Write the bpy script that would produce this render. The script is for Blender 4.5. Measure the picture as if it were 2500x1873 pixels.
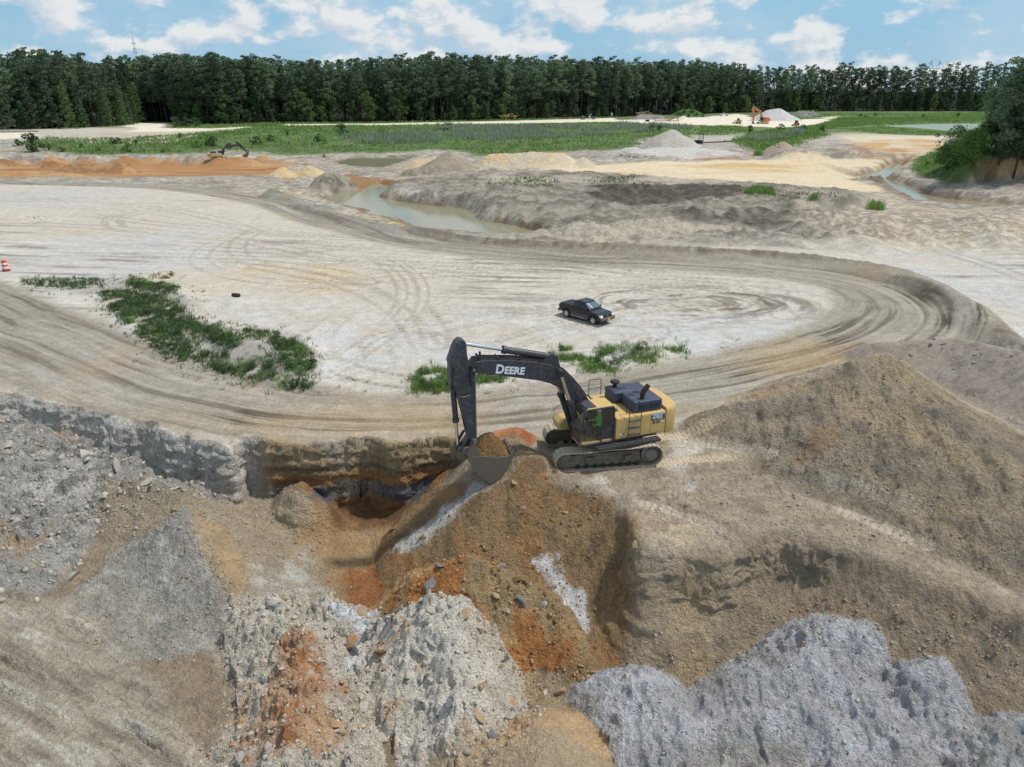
import bpy, bmesh, math, random
import numpy as np
from mathutils import Vector, Matrix, Quaternion

for o in list(bpy.data.objects):
    bpy.data.objects.remove(o)
SC = bpy.context.scene
COL = SC.collection
R = math.radians
rng = np.random.default_rng(7)
random.seed(7)

# ------------------------------------------------------------------ camera
CAM_H = 17.0                      # drone height above the haul-road level (m)
FPX, CXP, CYP, HORIZON = 1800.0, 1250.0, 936.5, 217.0     # focal length, centre and horizon in photo pixels (2500 wide)
PITCH = math.atan((CYP - HORIZON) / FPX)
CP, SP = math.cos(PITCH), math.sin(PITCH)
cam_d = bpy.data.cameras.new('camera')
cam_d.sensor_width = 36.0
cam_d.lens = 36.0 * FPX / 2500.0
cam_d.clip_start = 0.5
cam_d.clip_end = 6000.0
cam = bpy.data.objects.new('camera', cam_d)
cam.location = (0, 0, CAM_H)
cam.rotation_euler = (math.pi / 2 - PITCH, 0, 0)
COL.objects.link(cam)
SC.camera = cam

# ------------------------------------------------------------------ sun, sky, exposure
SUN_EL, SUN_AZ = R(60), R(82)     # azimuth from +Y (view direction) towards +X
SUN_DIR = Vector((math.sin(SUN_AZ) * math.cos(SUN_EL), math.cos(SUN_AZ) * math.cos(SUN_EL), math.sin(SUN_EL)))
sd = bpy.data.lights.new('sun', 'SUN')
sd.energy = 3.3
sd.angle = R(3.0)
sd.color = (1.0, 0.95, 0.88)
sun = bpy.data.objects.new('sun', sd)
sun.rotation_euler = SUN_DIR.to_track_quat('Z', 'Y').to_euler()
COL.objects.link(sun)

world = bpy.data.worlds.new('World')
SC.world = world
world.use_nodes = True
nt = world.node_tree
nt.nodes.clear()
def wn(t, **k):
    n = nt.nodes.new(t)
    for a, b in k.items():
        setattr(n, a, b)
    return n
def wmath(op, a, b=None, clamp=False):
    n = wn('ShaderNodeMath', operation=op, use_clamp=clamp)
    for i, v in enumerate((a, b)):
        if v is None: continue
        if isinstance(v, (int, float)): n.inputs[i].default_value = v
        else: nt.links.new(v, n.inputs[i])
    return n.outputs[0]
def wramp(src, lo, hi):
    n = wn('ShaderNodeMapRange', interpolation_type='SMOOTHSTEP')
    nt.links.new(src, n.inputs[0])
    n.inputs[1].default_value = lo; n.inputs[2].default_value = hi
    return n.outputs[0]
def wmix(f, a, b):
    n = wn('ShaderNodeMix', data_type='RGBA')
    for s, v in ((0, f), (6, a), (7, b)):
        if isinstance(v, (int, float)): n.inputs[s].default_value = v
        elif isinstance(v, tuple): n.inputs[s].default_value = v
        else: nt.links.new(v, n.inputs[s])
    return n.outputs[2]
sky = wn('ShaderNodeTexSky', sky_type='NISHITA')
sky.sun_disc = False
sky.sun_elevation = SUN_EL
sky.sun_rotation = SUN_AZ
sky.altitude = 50
sky.air_density = 1.0
sky.dust_density = 0.6
sky.ozone_density = 2.0
tc = wn('ShaderNodeTexCoord')
sep = wn('ShaderNodeSeparateXYZ'); nt.links.new(tc.outputs['Generated'], sep.inputs[0])
comb = wn('ShaderNodeCombineXYZ')
nt.links.new(sep.outputs[0], comb.inputs[0]); nt.links.new(sep.outputs[1], comb.inputs[1])
nt.links.new(wmath('MULTIPLY', sep.outputs[2], 1.9), comb.inputs[2])
def wnoise(scale, detail, rough, off=(0, 0, 0), dist=0.0):
    m = wn('ShaderNodeMapping'); nt.links.new(comb.outputs[0], m.inputs[0]); m.inputs['Location'].default_value = off
    n = wn('ShaderNodeTexNoise'); nt.links.new(m.outputs[0], n.inputs['Vector'])
    n.inputs['Scale'].default_value = scale; n.inputs['Detail'].default_value = detail; n.inputs['Roughness'].default_value = rough
    n.inputs['Distortion'].default_value = dist
    return n.outputs[0]
cov = wnoise(4.0, 2.0, 0.5, (0.6, 2.1, 0.9))
body = wnoise(15.0, 8.0, 0.56, (2.3, 0.2, 1.0), 0.1)
lit = wnoise(15.0, 8.0, 0.56, (2.3099999999999996, 0.2, 1.022), 0.1)
dens = wmath('ADD', body, wmath('MULTIPLY', wmath('SUBTRACT', cov, 0.47), 0.55))
cloud = wramp(dens, 0.465, 0.61)
veil = wramp(wnoise(4.5, 5.0, 0.62, (9.0, 2.0, 0.0)), 0.38, 0.72)
shade = wramp(wmath('SUBTRACT', body, lit), -0.09, 0.10)
ccol = wmix(shade, (5.0, 5.5, 6.1, 1), (6.9, 7.0, 7.0, 1))
skyc = wmix(1.0, sky.outputs[0], (0.80, 1.00, 1.0, 1))
[n for n in nt.nodes if n.type == 'MIX'][-1].blend_type = 'MULTIPLY'
hz = wmix(wmath('MULTIPLY', wramp(sep.outputs[2], 0.45, 0.0), 0.85), skyc, (2.35, 4.25, 6.1, 1))
s1 = wmix(wmath('MULTIPLY', veil, 0.55), hz, (4.6, 5.7, 6.6, 1))
s2 = wmix(wmath('MULTIPLY', cloud, 0.9), s1, ccol)
bg = wn('ShaderNodeBackground'); bg.inputs[1].default_value = 0.12
nt.links.new(s2, bg.inputs[0])
wo = wn('ShaderNodeOutputWorld'); nt.links.new(bg.outputs[0], wo.inputs[0])

SC.view_settings.view_transform = 'Standard'
SC.view_settings.look = 'None'
SC.view_settings.exposure = 0.0
SC.view_settings.gamma = 1.0
SC.view_settings.use_curve_mapping = False
SC.render.engine = 'CYCLES'
SC.cycles.max_bounces = 6
SC.cycles.diffuse_bounces = 3
SC.cycles.glossy_bounces = 3
SC.cycles.transmission_bounces = 4
SC.cycles.transparent_max_bounces = 6
SC.cycles.caustics_reflective = False
SC.cycles.caustics_refractive = False
# ------------------------------------------------------------------ pixel ray -> place on the ground
def ray(px, py):
    u = (px - CXP) / FPX; v = -(py - CYP) / FPX
    return (u, CP + v * SP, -SP + v * CP)
def P(px, py, z=0.0):
    """the place in the quarry that lies at height z along that sight line"""
    r = ray(px, py); t = (z - CAM_H) / r[2]
    return (r[0] * t, r[1] * t, z)
def PL(pts, z=0.0):
    return np.array([P(q[0], q[1], q[2] if len(q) > 2 else z)[:2] for q in pts])

# ------------------------------------------------------------------ noise in world metres
def _h(ix, iy, s):
    h = (ix.astype(np.uint32) * np.uint32(374761393) + iy.astype(np.uint32) * np.uint32(668265263) + np.uint32(s * 974711 + 12345))
    h = (h ^ (h >> np.uint32(13))) * np.uint32(1274126177)
    h = h ^ (h >> np.uint32(16))
    return h
def _hf(ix, iy, s):
    return (_h(ix, iy, s) & np.uint32(0xffffff)).astype(np.float32) / np.float32(0xffffff)
def vnoise(x, y, s=0):
    fx = np.floor(x); fy = np.floor(y)
    ix = fx.astype(np.int64); iy = fy.astype(np.int64)
    tx = (x - fx).astype(np.float32); ty = (y - fy).astype(np.float32)
    tx = tx * tx * tx * (tx * (tx * 6 - 15) + 10); ty = ty * ty * ty * (ty * (ty * 6 - 15) + 10)
    a = _hf(ix, iy, s); b = _hf(ix + 1, iy, s); c = _hf(ix, iy + 1, s); d = _hf(ix + 1, iy + 1, s)
    return ((a + (b - a) * tx) * (1 - ty) + (c + (d - c) * tx) * ty) * 2 - 1
def fbm(x, y, freq=1.0, octv=5, gain=0.5, s=0, ridged=False):
    out = np.zeros_like(x, dtype=np.float32); amp = 1.0; tot = 0.0
    cx, sx = math.cos(0.65), math.sin(0.65)
    u, v = x * freq, y * freq
    for i in range(octv):
        n = vnoise(u + 17.3 * i, v - 9.1 * i, s + i)
        if ridged: n = 1 - 2 * np.abs(n)
        out += amp * n; tot += amp
        u, v = (cx * u - sx * v) * 2.03, (sx * u + cx * v) * 2.03
        amp *= gain
    return out / tot
def worley(x, y, freq=1.0, s=0):
    u = x * freq; v = y * freq
    fx = np.floor(u); fy = np.floor(v); ix = fx.astype(np.int64); iy = fy.astype(np.int64)
    d1 = np.full(x.shape, 9.0, np.float32); d2 = d1.copy(); cid = np.zeros(x.shape, np.float32)
    for dx in (-1, 0, 1):
        for dy in (-1, 0, 1):
            jx, jy = ix + dx, iy + dy
            qx = jx + _hf(jx, jy, s); qy = jy + _hf(jx, jy, s + 1)
            d = ((qx - u) ** 2 + (qy - v) ** 2).astype(np.float32)
            near = d < d1
            d2 = np.where(near, d1, np.minimum(d2, d)); cid = np.where(near, _hf(jx, jy, s + 2), cid); d1 = np.where(near, d, d1)
    return np.sqrt(d1), np.sqrt(d2), cid
def sstep(a, b, x):
    t = np.clip((x - a) / (b - a), 0, 1); return t * t * (3 - 2 * t)
def sdpoly(x, y, V):
    """signed distance to a polygon, negative inside"""
    d = np.full(x.shape, 1e18); inside = np.zeros(x.shape, bool); n = len(V)
    for i in range(n):
        ax, ay = V[i]; bx, by = V[(i + 1) % n]
        ex, ey = bx - ax, by - ay; wx, wy = x - ax, y - ay
        t = np.clip((wx * ex + wy * ey) / (ex * ex + ey * ey + 1e-12), 0, 1)
        d = np.minimum(d, (wx - ex * t) ** 2 + (wy - ey * t) ** 2)
        c = ((ay > y) != (by > y)) & (x < (bx - ax) * (y - ay) / (by - ay + 1e-12) + ax)
        inside ^= c
    d = np.sqrt(d)
    return np.where(inside, -d, d)
def sdline(x, y, V, w=None):
    """distance to a polyline: (distance, arc length, interpolated width, signed side)"""
    d = np.full(x.shape, 1e18); al = np.zeros(x.shape); wd = np.zeros(x.shape); sg = np.zeros(x.shape); L = 0.0
    for i in range(len(V) - 1):
        ax, ay = V[i]; bx, by = V[i + 1]; ex, ey = bx - ax, by - ay; ll = math.hypot(ex, ey)
        wx, wy = x - ax, y - ay
        t = np.clip((wx * ex + wy * ey) / (ll * ll + 1e-12), 0, 1)
        q = (wx - ex * t) ** 2 + (wy - ey * t) ** 2
        m = q < d
        d = np.where(m, q, d); al = np.where(m, L + t * ll, al); sg = np.where(m, np.sign(ex * wy - ey * wx), sg)
        if w is not None: wd = np.where(m, w[i] + (w[i + 1] - w[i]) * t, wd)
        L += ll
    return np.sqrt(d), al, wd, sg
def smooth_line(pts, n=4):
    """Catmull-Rom resampling of a list of tuples"""
    p = np.array(pts, float); out = []
    for i in range(len(p) - 1):
        a, b, c, d = p[max(i - 1, 0)], p[i], p[i + 1], p[min(i + 2, len(p) - 1)]
        for k in range(n):
            t = k / n
            out.append(0.5 * ((2 * b) + (c - a) * t + (2 * a - 5 * b + 4 * c - d) * t * t + (-a + 3 * b - 3 * c + d) * t ** 3))
    out.append(p[-1])
    return np.array(out)
class RBF:
    def __init__(s, pts, lam=0.02):
        q = np.array(pts, float); s.c = q[:, :2]; n = len(q)
        d = np.sqrt(((s.c[:, None] - s.c[None]) ** 2).sum(2))
        A = np.zeros((n + 3, n + 3)); A[:n, :n] = -d - 0 * np.eye(n) + lam * np.eye(n) * 1.0
        A[:n, n] = 1; A[:n, n + 1:] = s.c; A[n, :n] = 1; A[n + 1:, :n] = s.c.T
        b = np.zeros(n + 3); b[:n] = q[:, 2]
        s.w = np.linalg.solve(A, b); s.n = n
    def __call__(s, x, y):
        sh = x.shape; x = x.ravel(); y = y.ravel()
        out = s.w[s.n] + s.w[s.n + 1] * x + s.w[s.n + 2] * y
        x32 = x.astype(np.float32); y32 = y.astype(np.float32); acc = np.zeros(x.shape, np.float64)
        for i in range(s.n):
            acc -= s.w[i] * np.sqrt((x32 - np.float32(s.c[i, 0])) ** 2 + (y32 - np.float32(s.c[i, 1])) ** 2 + np.float32(0.02))
        return (out + acc).reshape(sh)
# ------------------------------------------------------------------ mesh building
class MB:
    """collects shapes; build() links them as ONE mesh object"""
    def __init__(s): s.v = []; s.f = []; s.m = []; s.cur = 0
    def add(s, vs, fs, M=None):
        b = len(s.v)
        for p in vs:
            p = Vector(p)
            s.v.append(tuple(M @ p) if M is not None else tuple(p))
        s.f += [tuple(i + b for i in f) for f in fs]; s.m += [s.cur] * len(fs)
        return s
    def box(s, c, d, M=None, taper=(1, 1), shift=(0, 0)):
        x, y, z = d[0] / 2, d[1] / 2, d[2] / 2; vs = []
        for k in (-1, 1):
            tx, ty = (taper if k > 0 else (1, 1)); sx, sy = (shift if k > 0 else (0, 0))
            for a, b in ((-1, -1), (1, -1), (1, 1), (-1, 1)): vs.append((c[0] + a * x * tx + sx, c[1] + b * y * ty + sy, c[2] + k * z))
        return s.add(vs, [(3, 2, 1, 0), (4, 5, 6, 7), (0, 1, 5, 4), (1, 2, 6, 5), (2, 3, 7, 6), (3, 0, 4, 7)], M)
    def cyl(s, a, b, r, r2=None, n=12, cap=True):
        a = Vector(a); b = Vector(b); r2 = r if r2 is None else r2; d = (b - a)
        q = d.to_track_quat('Z', 'Y'); vs = []
        for p, rr in ((a, r), (b, r2)):
            for i in range(n):
                t = 2 * math.pi * i / n; vs.append(p + q @ Vector((math.cos(t) * rr, math.sin(t) * rr, 0)))
        fs = [(i, (i + 1) % n, n + (i + 1) % n, n + i) for i in range(n)]
        if cap: fs += [tuple(range(n - 1, -1, -1)), tuple(range(n, 2 * n))]
        return s.add(vs, fs)
    def tube(s, pts, r, n=6):
        pts = [Vector(p) for p in pts]; vs = []; m = len(pts)
        for i, p in enumerate(pts):
            d = (pts[min(i + 1, m - 1)] - pts[max(i - 1, 0)]); q = d.to_track_quat('Z', 'Y'); rr = r[i] if isinstance(r, (list, tuple)) else r
            for k in range(n):
                t = 2 * math.pi * k / n; vs.append(p + q @ Vector((math.cos(t) * rr, math.sin(t) * rr, 0)))
        fs = [(i * n + k, i * n + (k + 1) % n, (i + 1) * n + (k + 1) % n, (i + 1) * n + k) for i in range(m - 1) for k in range(n)]
        fs += [tuple(range(n - 1, -1, -1)), tuple(range((m - 1) * n, m * n))]
        return s.add(vs, fs)
    def prism(s, poly, y0, y1, M=None):
        """polygon in x,z pushed through from y0 to y1"""
        n = len(poly); vs = [(p[0], y0, p[1]) for p in poly] + [(p[0], y1, p[1]) for p in poly]
        ar = sum(poly[i][0] * poly[(i + 1) % n][1] - poly[(i + 1) % n][0] * poly[i][1] for i in range(n))
        fs = [tuple(range(n)), tuple(range(2 * n - 1, n - 1, -1))] + [((i + 1) % n, i, n + i, n + (i + 1) % n) for i in range(n)]
        if (ar > 0) == (y1 < y0): fs = [tuple(reversed(f)) for f in fs]
        return s.add(vs, fs, M)
    def lathe(s, prof, c=(0, 0, 0), axis='Z', n=20):
        vs = []; m = len(prof)
        for r, h in prof:
            for k in range(n):
                t = 2 * math.pi * k / n; a, b = r * math.cos(t), r * math.sin(t)
                vs.append({'Z': (c[0] + a, c[1] + b, c[2] + h), 'Y': (c[0] + a, c[1] + h, c[2] + b), 'X': (c[0] + h, c[1] + a, c[2] + b)}[axis])
        fs = [(i * n + k, i * n + (k + 1) % n, (i + 1) * n + (k + 1) % n, (i + 1) * n + k) for i in range(m - 1) for k in range(n)]
        return s.add(vs, fs)
    def build(s, name, mat, parent=None, bevel=0.0, smooth=False, seg=2, norm=True):
        me = bpy.data.meshes.new(name); me.from_pydata(s.v, [], s.f)
        for mm in (mat if isinstance(mat, (list, tuple)) else [mat]): me.materials.append(mm)
        me.polygons.foreach_set('material_index', s.m)
        if norm:
            bm = bmesh.new(); bm.from_mesh(me); bmesh.ops.recalc_face_normals(bm, faces=bm.faces); bm.to_mesh(me); bm.free()
        o = bpy.data.objects.new(name, me); COL.objects.link(o)
        if parent is not None: o.parent = parent
        if bevel:
            md = o.modifiers.new('edge', 'BEVEL'); md.width = bevel; md.segments = seg; md.limit_method = 'ANGLE'; md.angle_limit = R(35)
        if smooth:
            me.polygons.foreach_set('use_smooth', [True] * len(me.polygons)); me.set_sharp_from_angle(angle=R(smooth if smooth is not True else 40))
        return o
def tag(o, label, cat, group=None, kind=None):
    o['label'] = label; o['category'] = cat
    if group: o['group'] = group
    if kind: o['kind'] = kind
    return o
def thing(name, label, cat, loc=(0, 0, 0), rz=0.0, group=None):
    o = bpy.data.objects.new(name, None); o.empty_display_size = .2; COL.objects.link(o); o.location = loc; o.rotation_euler = (0, 0, rz)
    return tag(o, label, cat, group)
def copy_tree(o, parent=None):
    c = o.copy(); COL.objects.link(c); c.parent = parent
    if parent is not None: c.matrix_parent_inverse = o.matrix_parent_inverse
    for ch in o.children: copy_tree(ch, c)
    return c
def zat(x, y):
    x = np.atleast_1d(np.asarray(x, float)); y = np.atleast_1d(np.asarray(y, float)); return full_height(x, y)
def on_ground(px, py):
    """place on the finished ground under a photo pixel"""
    q = HP([(px, py)])[0]; return (q[0], q[1], float(zat(q[0], q[1])[0]))

def pmat(name, col, rough=.6, metal=0.0, dust=None, dustamt=0.0, dscale=3.0, bump=0.0, bscale=20.0, spec=.5, vary=.12, edge_low=None, coat=0.0):
    """painted or plain surface with noise-driven dust and small colour variation"""
    m = bpy.data.materials.new(name); m.use_nodes = True; t = m.node_tree; N = t.nodes; K = t.links; bs = N['Principled BSDF']
    bs.inputs['Roughness'].default_value = rough; bs.inputs['Metallic'].default_value = metal; bs.inputs['Specular IOR Level'].default_value = spec
    if coat: bs.inputs['Coat Weight'].default_value = coat; bs.inputs['Coat Roughness'].default_value = .08
    tcn = N.new('ShaderNodeTexCoord')
    n = N.new('ShaderNodeTexNoise'); K.new(tcn.outputs['Object'], n.inputs['Vector']); n.inputs['Scale'].default_value = dscale; n.inputs['Detail'].default_value = 7; n.inputs['Roughness'].default_value = .65
    mr = N.new('ShaderNodeMapRange'); K.new(n.outputs[0], mr.inputs[0]); mr.inputs[1].default_value = .3; mr.inputs[2].default_value = .7; mr.inputs[3].default_value = 1 - vary; mr.inputs[4].default_value = 1 + vary
    vm = N.new('ShaderNodeVectorMath'); vm.operation = 'SCALE'; vm.inputs[0].default_value = col[:3]; K.new(mr.outputs[0], vm.inputs['Scale'])
    out = vm.outputs[0]
    if dust is not None:
        n2 = N.new('ShaderNodeTexNoise'); K.new(tcn.outputs['Object'], n2.inputs['Vector']); n2.inputs['Scale'].default_value = dscale * 1.7; n2.inputs['Detail'].default_value = 8; n2.inputs['Roughness'].default_value = .7
        r2 = N.new('ShaderNodeMapRange'); K.new(n2.outputs[0], r2.inputs[0]); r2.inputs[1].default_value = .62 - .35 * dustamt; r2.inputs[2].default_value = .80 - .2 * dustamt; r2.inputs[3].default_value = .25 * dustamt; r2.inputs[4].default_value = min(1, .35 + .65 * dustamt)
        mx = N.new('ShaderNodeMix'); mx.data_type = 'RGBA'; K.new(r2.outputs[0], mx.inputs[0]); K.new(out, mx.inputs[6]); mx.inputs[7].default_value = (*dust[:3], 1); out = mx.outputs[2]
        rr = N.new('ShaderNodeMapRange'); K.new(r2.outputs[0], rr.inputs[0]); rr.inputs[3].default_value = rough; rr.inputs[4].default_value = .9; K.new(rr.outputs[0], bs.inputs['Roughness'])
    K.new(out, bs.inputs['Base Color'])
    if bump:
        nb = N.new('ShaderNodeTexNoise'); K.new(tcn.outputs['Object'], nb.inputs['Vector']); nb.inputs['Scale'].default_value = bscale; nb.inputs['Detail'].default_value = 5
        b = N.new('ShaderNodeBump'); b.inputs['Strength'].default_value = .6; b.inputs['Distance'].default_value = bump; K.new(nb.outputs[0], b.inputs['Height']); K.new(b.outputs[0], bs.inputs['Normal'])
    return m
def glass_mat(name='cab_glass', tint=(.55, .62, .62), rough=.03):
    m = bpy.data.materials.new(name); m.use_nodes = True; t = m.node_tree; N = t.nodes; K = t.links
    for n in list(N):
        if n.type != 'OUTPUT_MATERIAL': N.remove(n)
    out = [n for n in N if n.type == 'OUTPUT_MATERIAL'][0]
    g = N.new('ShaderNodeBsdfGlossy'); g.inputs['Roughness'].default_value = rough
    tr = N.new('ShaderNodeBsdfTransparent'); tr.inputs[0].default_value = (*tint, 1)
    fr = N.new('ShaderNodeFresnel'); fr.inputs[0].default_value = 1.5
    mx = N.new('ShaderNodeMixShader'); K.new(fr.outputs[0], mx.inputs[0]); K.new(tr.outputs[0], mx.inputs[1]); K.new(g.outputs[0], mx.inputs[2]); K.new(mx.outputs[0], out.inputs[0])
    return m
def mesh_np(name, V, Q, mats, mi=None, smooth=False):
    me = bpy.data.meshes.new(name); V = np.asarray(V, np.float32); Q = np.asarray(Q, np.int32); k = Q.shape[1]
    me.vertices.add(len(V)); me.vertices.foreach_set('co', V.ravel())
    me.loops.add(Q.size); me.loops.foreach_set('vertex_index', Q.ravel())
    me.polygons.add(len(Q)); me.polygons.foreach_set('loop_start', np.arange(0, Q.size, k, dtype=np.int32)); me.polygons.foreach_set('loop_total', np.full(len(Q), k, np.int32))
    if mi is not None: me.polygons.foreach_set('material_index', np.asarray(mi, np.int32))
    if smooth: me.polygons.foreach_set('use_smooth', np.ones(len(Q), bool))
    for m in mats: me.materials.append(m)
    me.update(); me.validate(); return me
# ================================================================== the terrain of the sand pit
def heap(px, py, foot, z0, slope):
    """a point on the crest of a heap: its sight line, the sight line of its front foot, foot height, slope"""
    ta = -ray(px, py)[2] / ray(px, py)[1]; f = P(px, foot, z0)
    h = max(0.15, (CAM_H - z0 - f[1] * ta) / (1 + ta / slope))
    return P(px, py, z0 + h)
PLAT = [P(*q) for q in [
 (-250,800,0),(0,800,0),(0,930,0),(300,980,0),(600,1040,0),(900,1040,0),(1200,1030,0),(1000,900,0),(600,800,0),(300,700,0),(0,600,0),(400,600,0),
 (800,650,0),(1200,700,0),(1600,720,0),(1900,780,0),(1700,900,0),(2100,830,0),(2300,760,0),(2000,650,0),(1600,630,0),(1200,600,0),(900,555,-.2),
 (700,495,-.3),(400,455,-.4),(0,440,-.5),(-400,440,-.5),(300,520,0),(600,580,0),(-300,560,0),(1400,850,0),(1000,780,0),(1500,560,-1.2),
 (1450,1080,0),(1700,1100,0),(1600,1200,0),(1850,1250,0),(2000,1220,.1),(2300,1250,.2),(2600,1300,.2),(1650,1010,0),(2500,1000,-.2),(2800,900,-.4),
 (2450,720,-.5),(2600,780,-.5),(2350,620,-.8),(2100,600,-.8),(2500,600,-.8),(2700,600,-.5),(2200,540,-.8),(2450,540,-.8),(1900,580,-.6),
 (0,405,-3),(300,405,-3),(600,402,-3.2),(500,395,-3.2),(120,395,-3),(660,425,-2.6),(0,378,-1.2),(300,378,-1.6),(560,380,-2.2),(720,390,-2.4),(-300,390,-2.5),
 (150,345,-.6),(400,350,-.8),(0,340,.4),(250,332,.6),(450,325,.6),(0,318,1.4),(350,312,1.4),(-300,330,1.0),(600,330,.2),(600,362,-1.0),
 (800,306,1.0),(800,345,-.4),(800,372,-2.0),(1000,303,1.0),(1000,340,-.3),(1000,372,-1.9),(1250,300,1.0),(1300,330,0),(1250,365,-1.4),(1450,296,1),
 (1450,345,-.6),(1450,368,-1.3),(1750,303,1),(1750,330,0),(1800,350,-.8),(1950,330,.4),(2050,318,.9),(1950,365,-1),(2060,345,-.2),(2100,358,-.4),(2200,350,.2),
 (2300,355,.1),(2230,385,-.6),(2330,328,.3),(2150,325,.5),
 (1300,425,-1.4),(1600,410,-1.6),(1850,405,-1.6),(2050,400,-1.5),(1500,425,-1.6),(1900,430,-1.6),(2050,440,-1.6),(1150,425,-1.4),(1250,455,-.6),(1050,440,-1.2),
 (960,452,-.5),(1040,462,-.3),(1150,480,-.2),(1230,495,-.2),(1350,505,-.3),(1400,470,-.4),(1600,480,-.6),(1800,490,-.7),(1500,525,-.8),(1700,530,-.6),(2000,500,-.8),(2100,480,-1.2),
 (2240,315.5,-.5),(2330,322.5,-.5),(2400,323,-.5),(2480,323.5,-.5),(2600,324,-.5),(2130,311,-.4),(2190,316,-.3),(2280,325,-.2),(2380,327,-.2),(2500,328,-.2),(2300,312,-1.5),(2420,314,-1.5),(2550,312,-1.5),(2300,301,-.3),(2450,301,-.3),(2193,468,-2.8),(2237,489,-2.8),(2280,491,-2.8),(2160,445,-2.8),(2118,437,-2.8),(2330,496,-2.8),(2200,450,-3),(2240,470,-3),(2180,425,-3),(2150,478,-2.5),(2240,512,-2.4),(2340,510,-2.5),(2080,450,-2.3),(870,411,-2.7),(930,413,-2.7),(890,396,-3),(1025,552,-2.7),(1090,557,-2.7),(1160,562,-2.7),(1240,566,-2.6),(968,532,-2.7),(910,521,-2.7),(840,496,-2.7),(1000,510,-3),(1100,530,-3),(1200,555,-3),(900,490,-3),(950,420,-2),(880,425,-2),(740,470,-1.8),(800,440,-2.2),(900,400,-2.4),
 (2360,388,2.6),(2430,380,3.6),(2520,375,4.2),(2700,370,4.5),(2330,398,.9),(2300,405,-.3),(2420,428,-.6),(2520,432,-.5),(2650,440,-.5),(2300,440,-1.4),(2420,455,-1.0),(2520,470,-1.0),
 (2700,330,2),(2450,340,1.0),(1400,285,1.2),(1900,280,1.2),(2300,285,.8),(2500,283,.8),(1500,275,1.6),(2100,272,1.4),(600,297,1.6),(0,300,1.8),(300,296,1.6),(1000,291,1.6),(2450,270,1.4),(2700,268,1.6),
]]
for gx in (-900, -500, 0, 500, 900):
    PLAT.append((gx, 1000.0, 2.0)); PLAT.append((gx, 4200.0, 2.0))
PLAT += [(-40, 30, .2), (40, 30, .2), (0, 5, 0), (-40, 5, 0), (40, 5, 0)]
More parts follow.
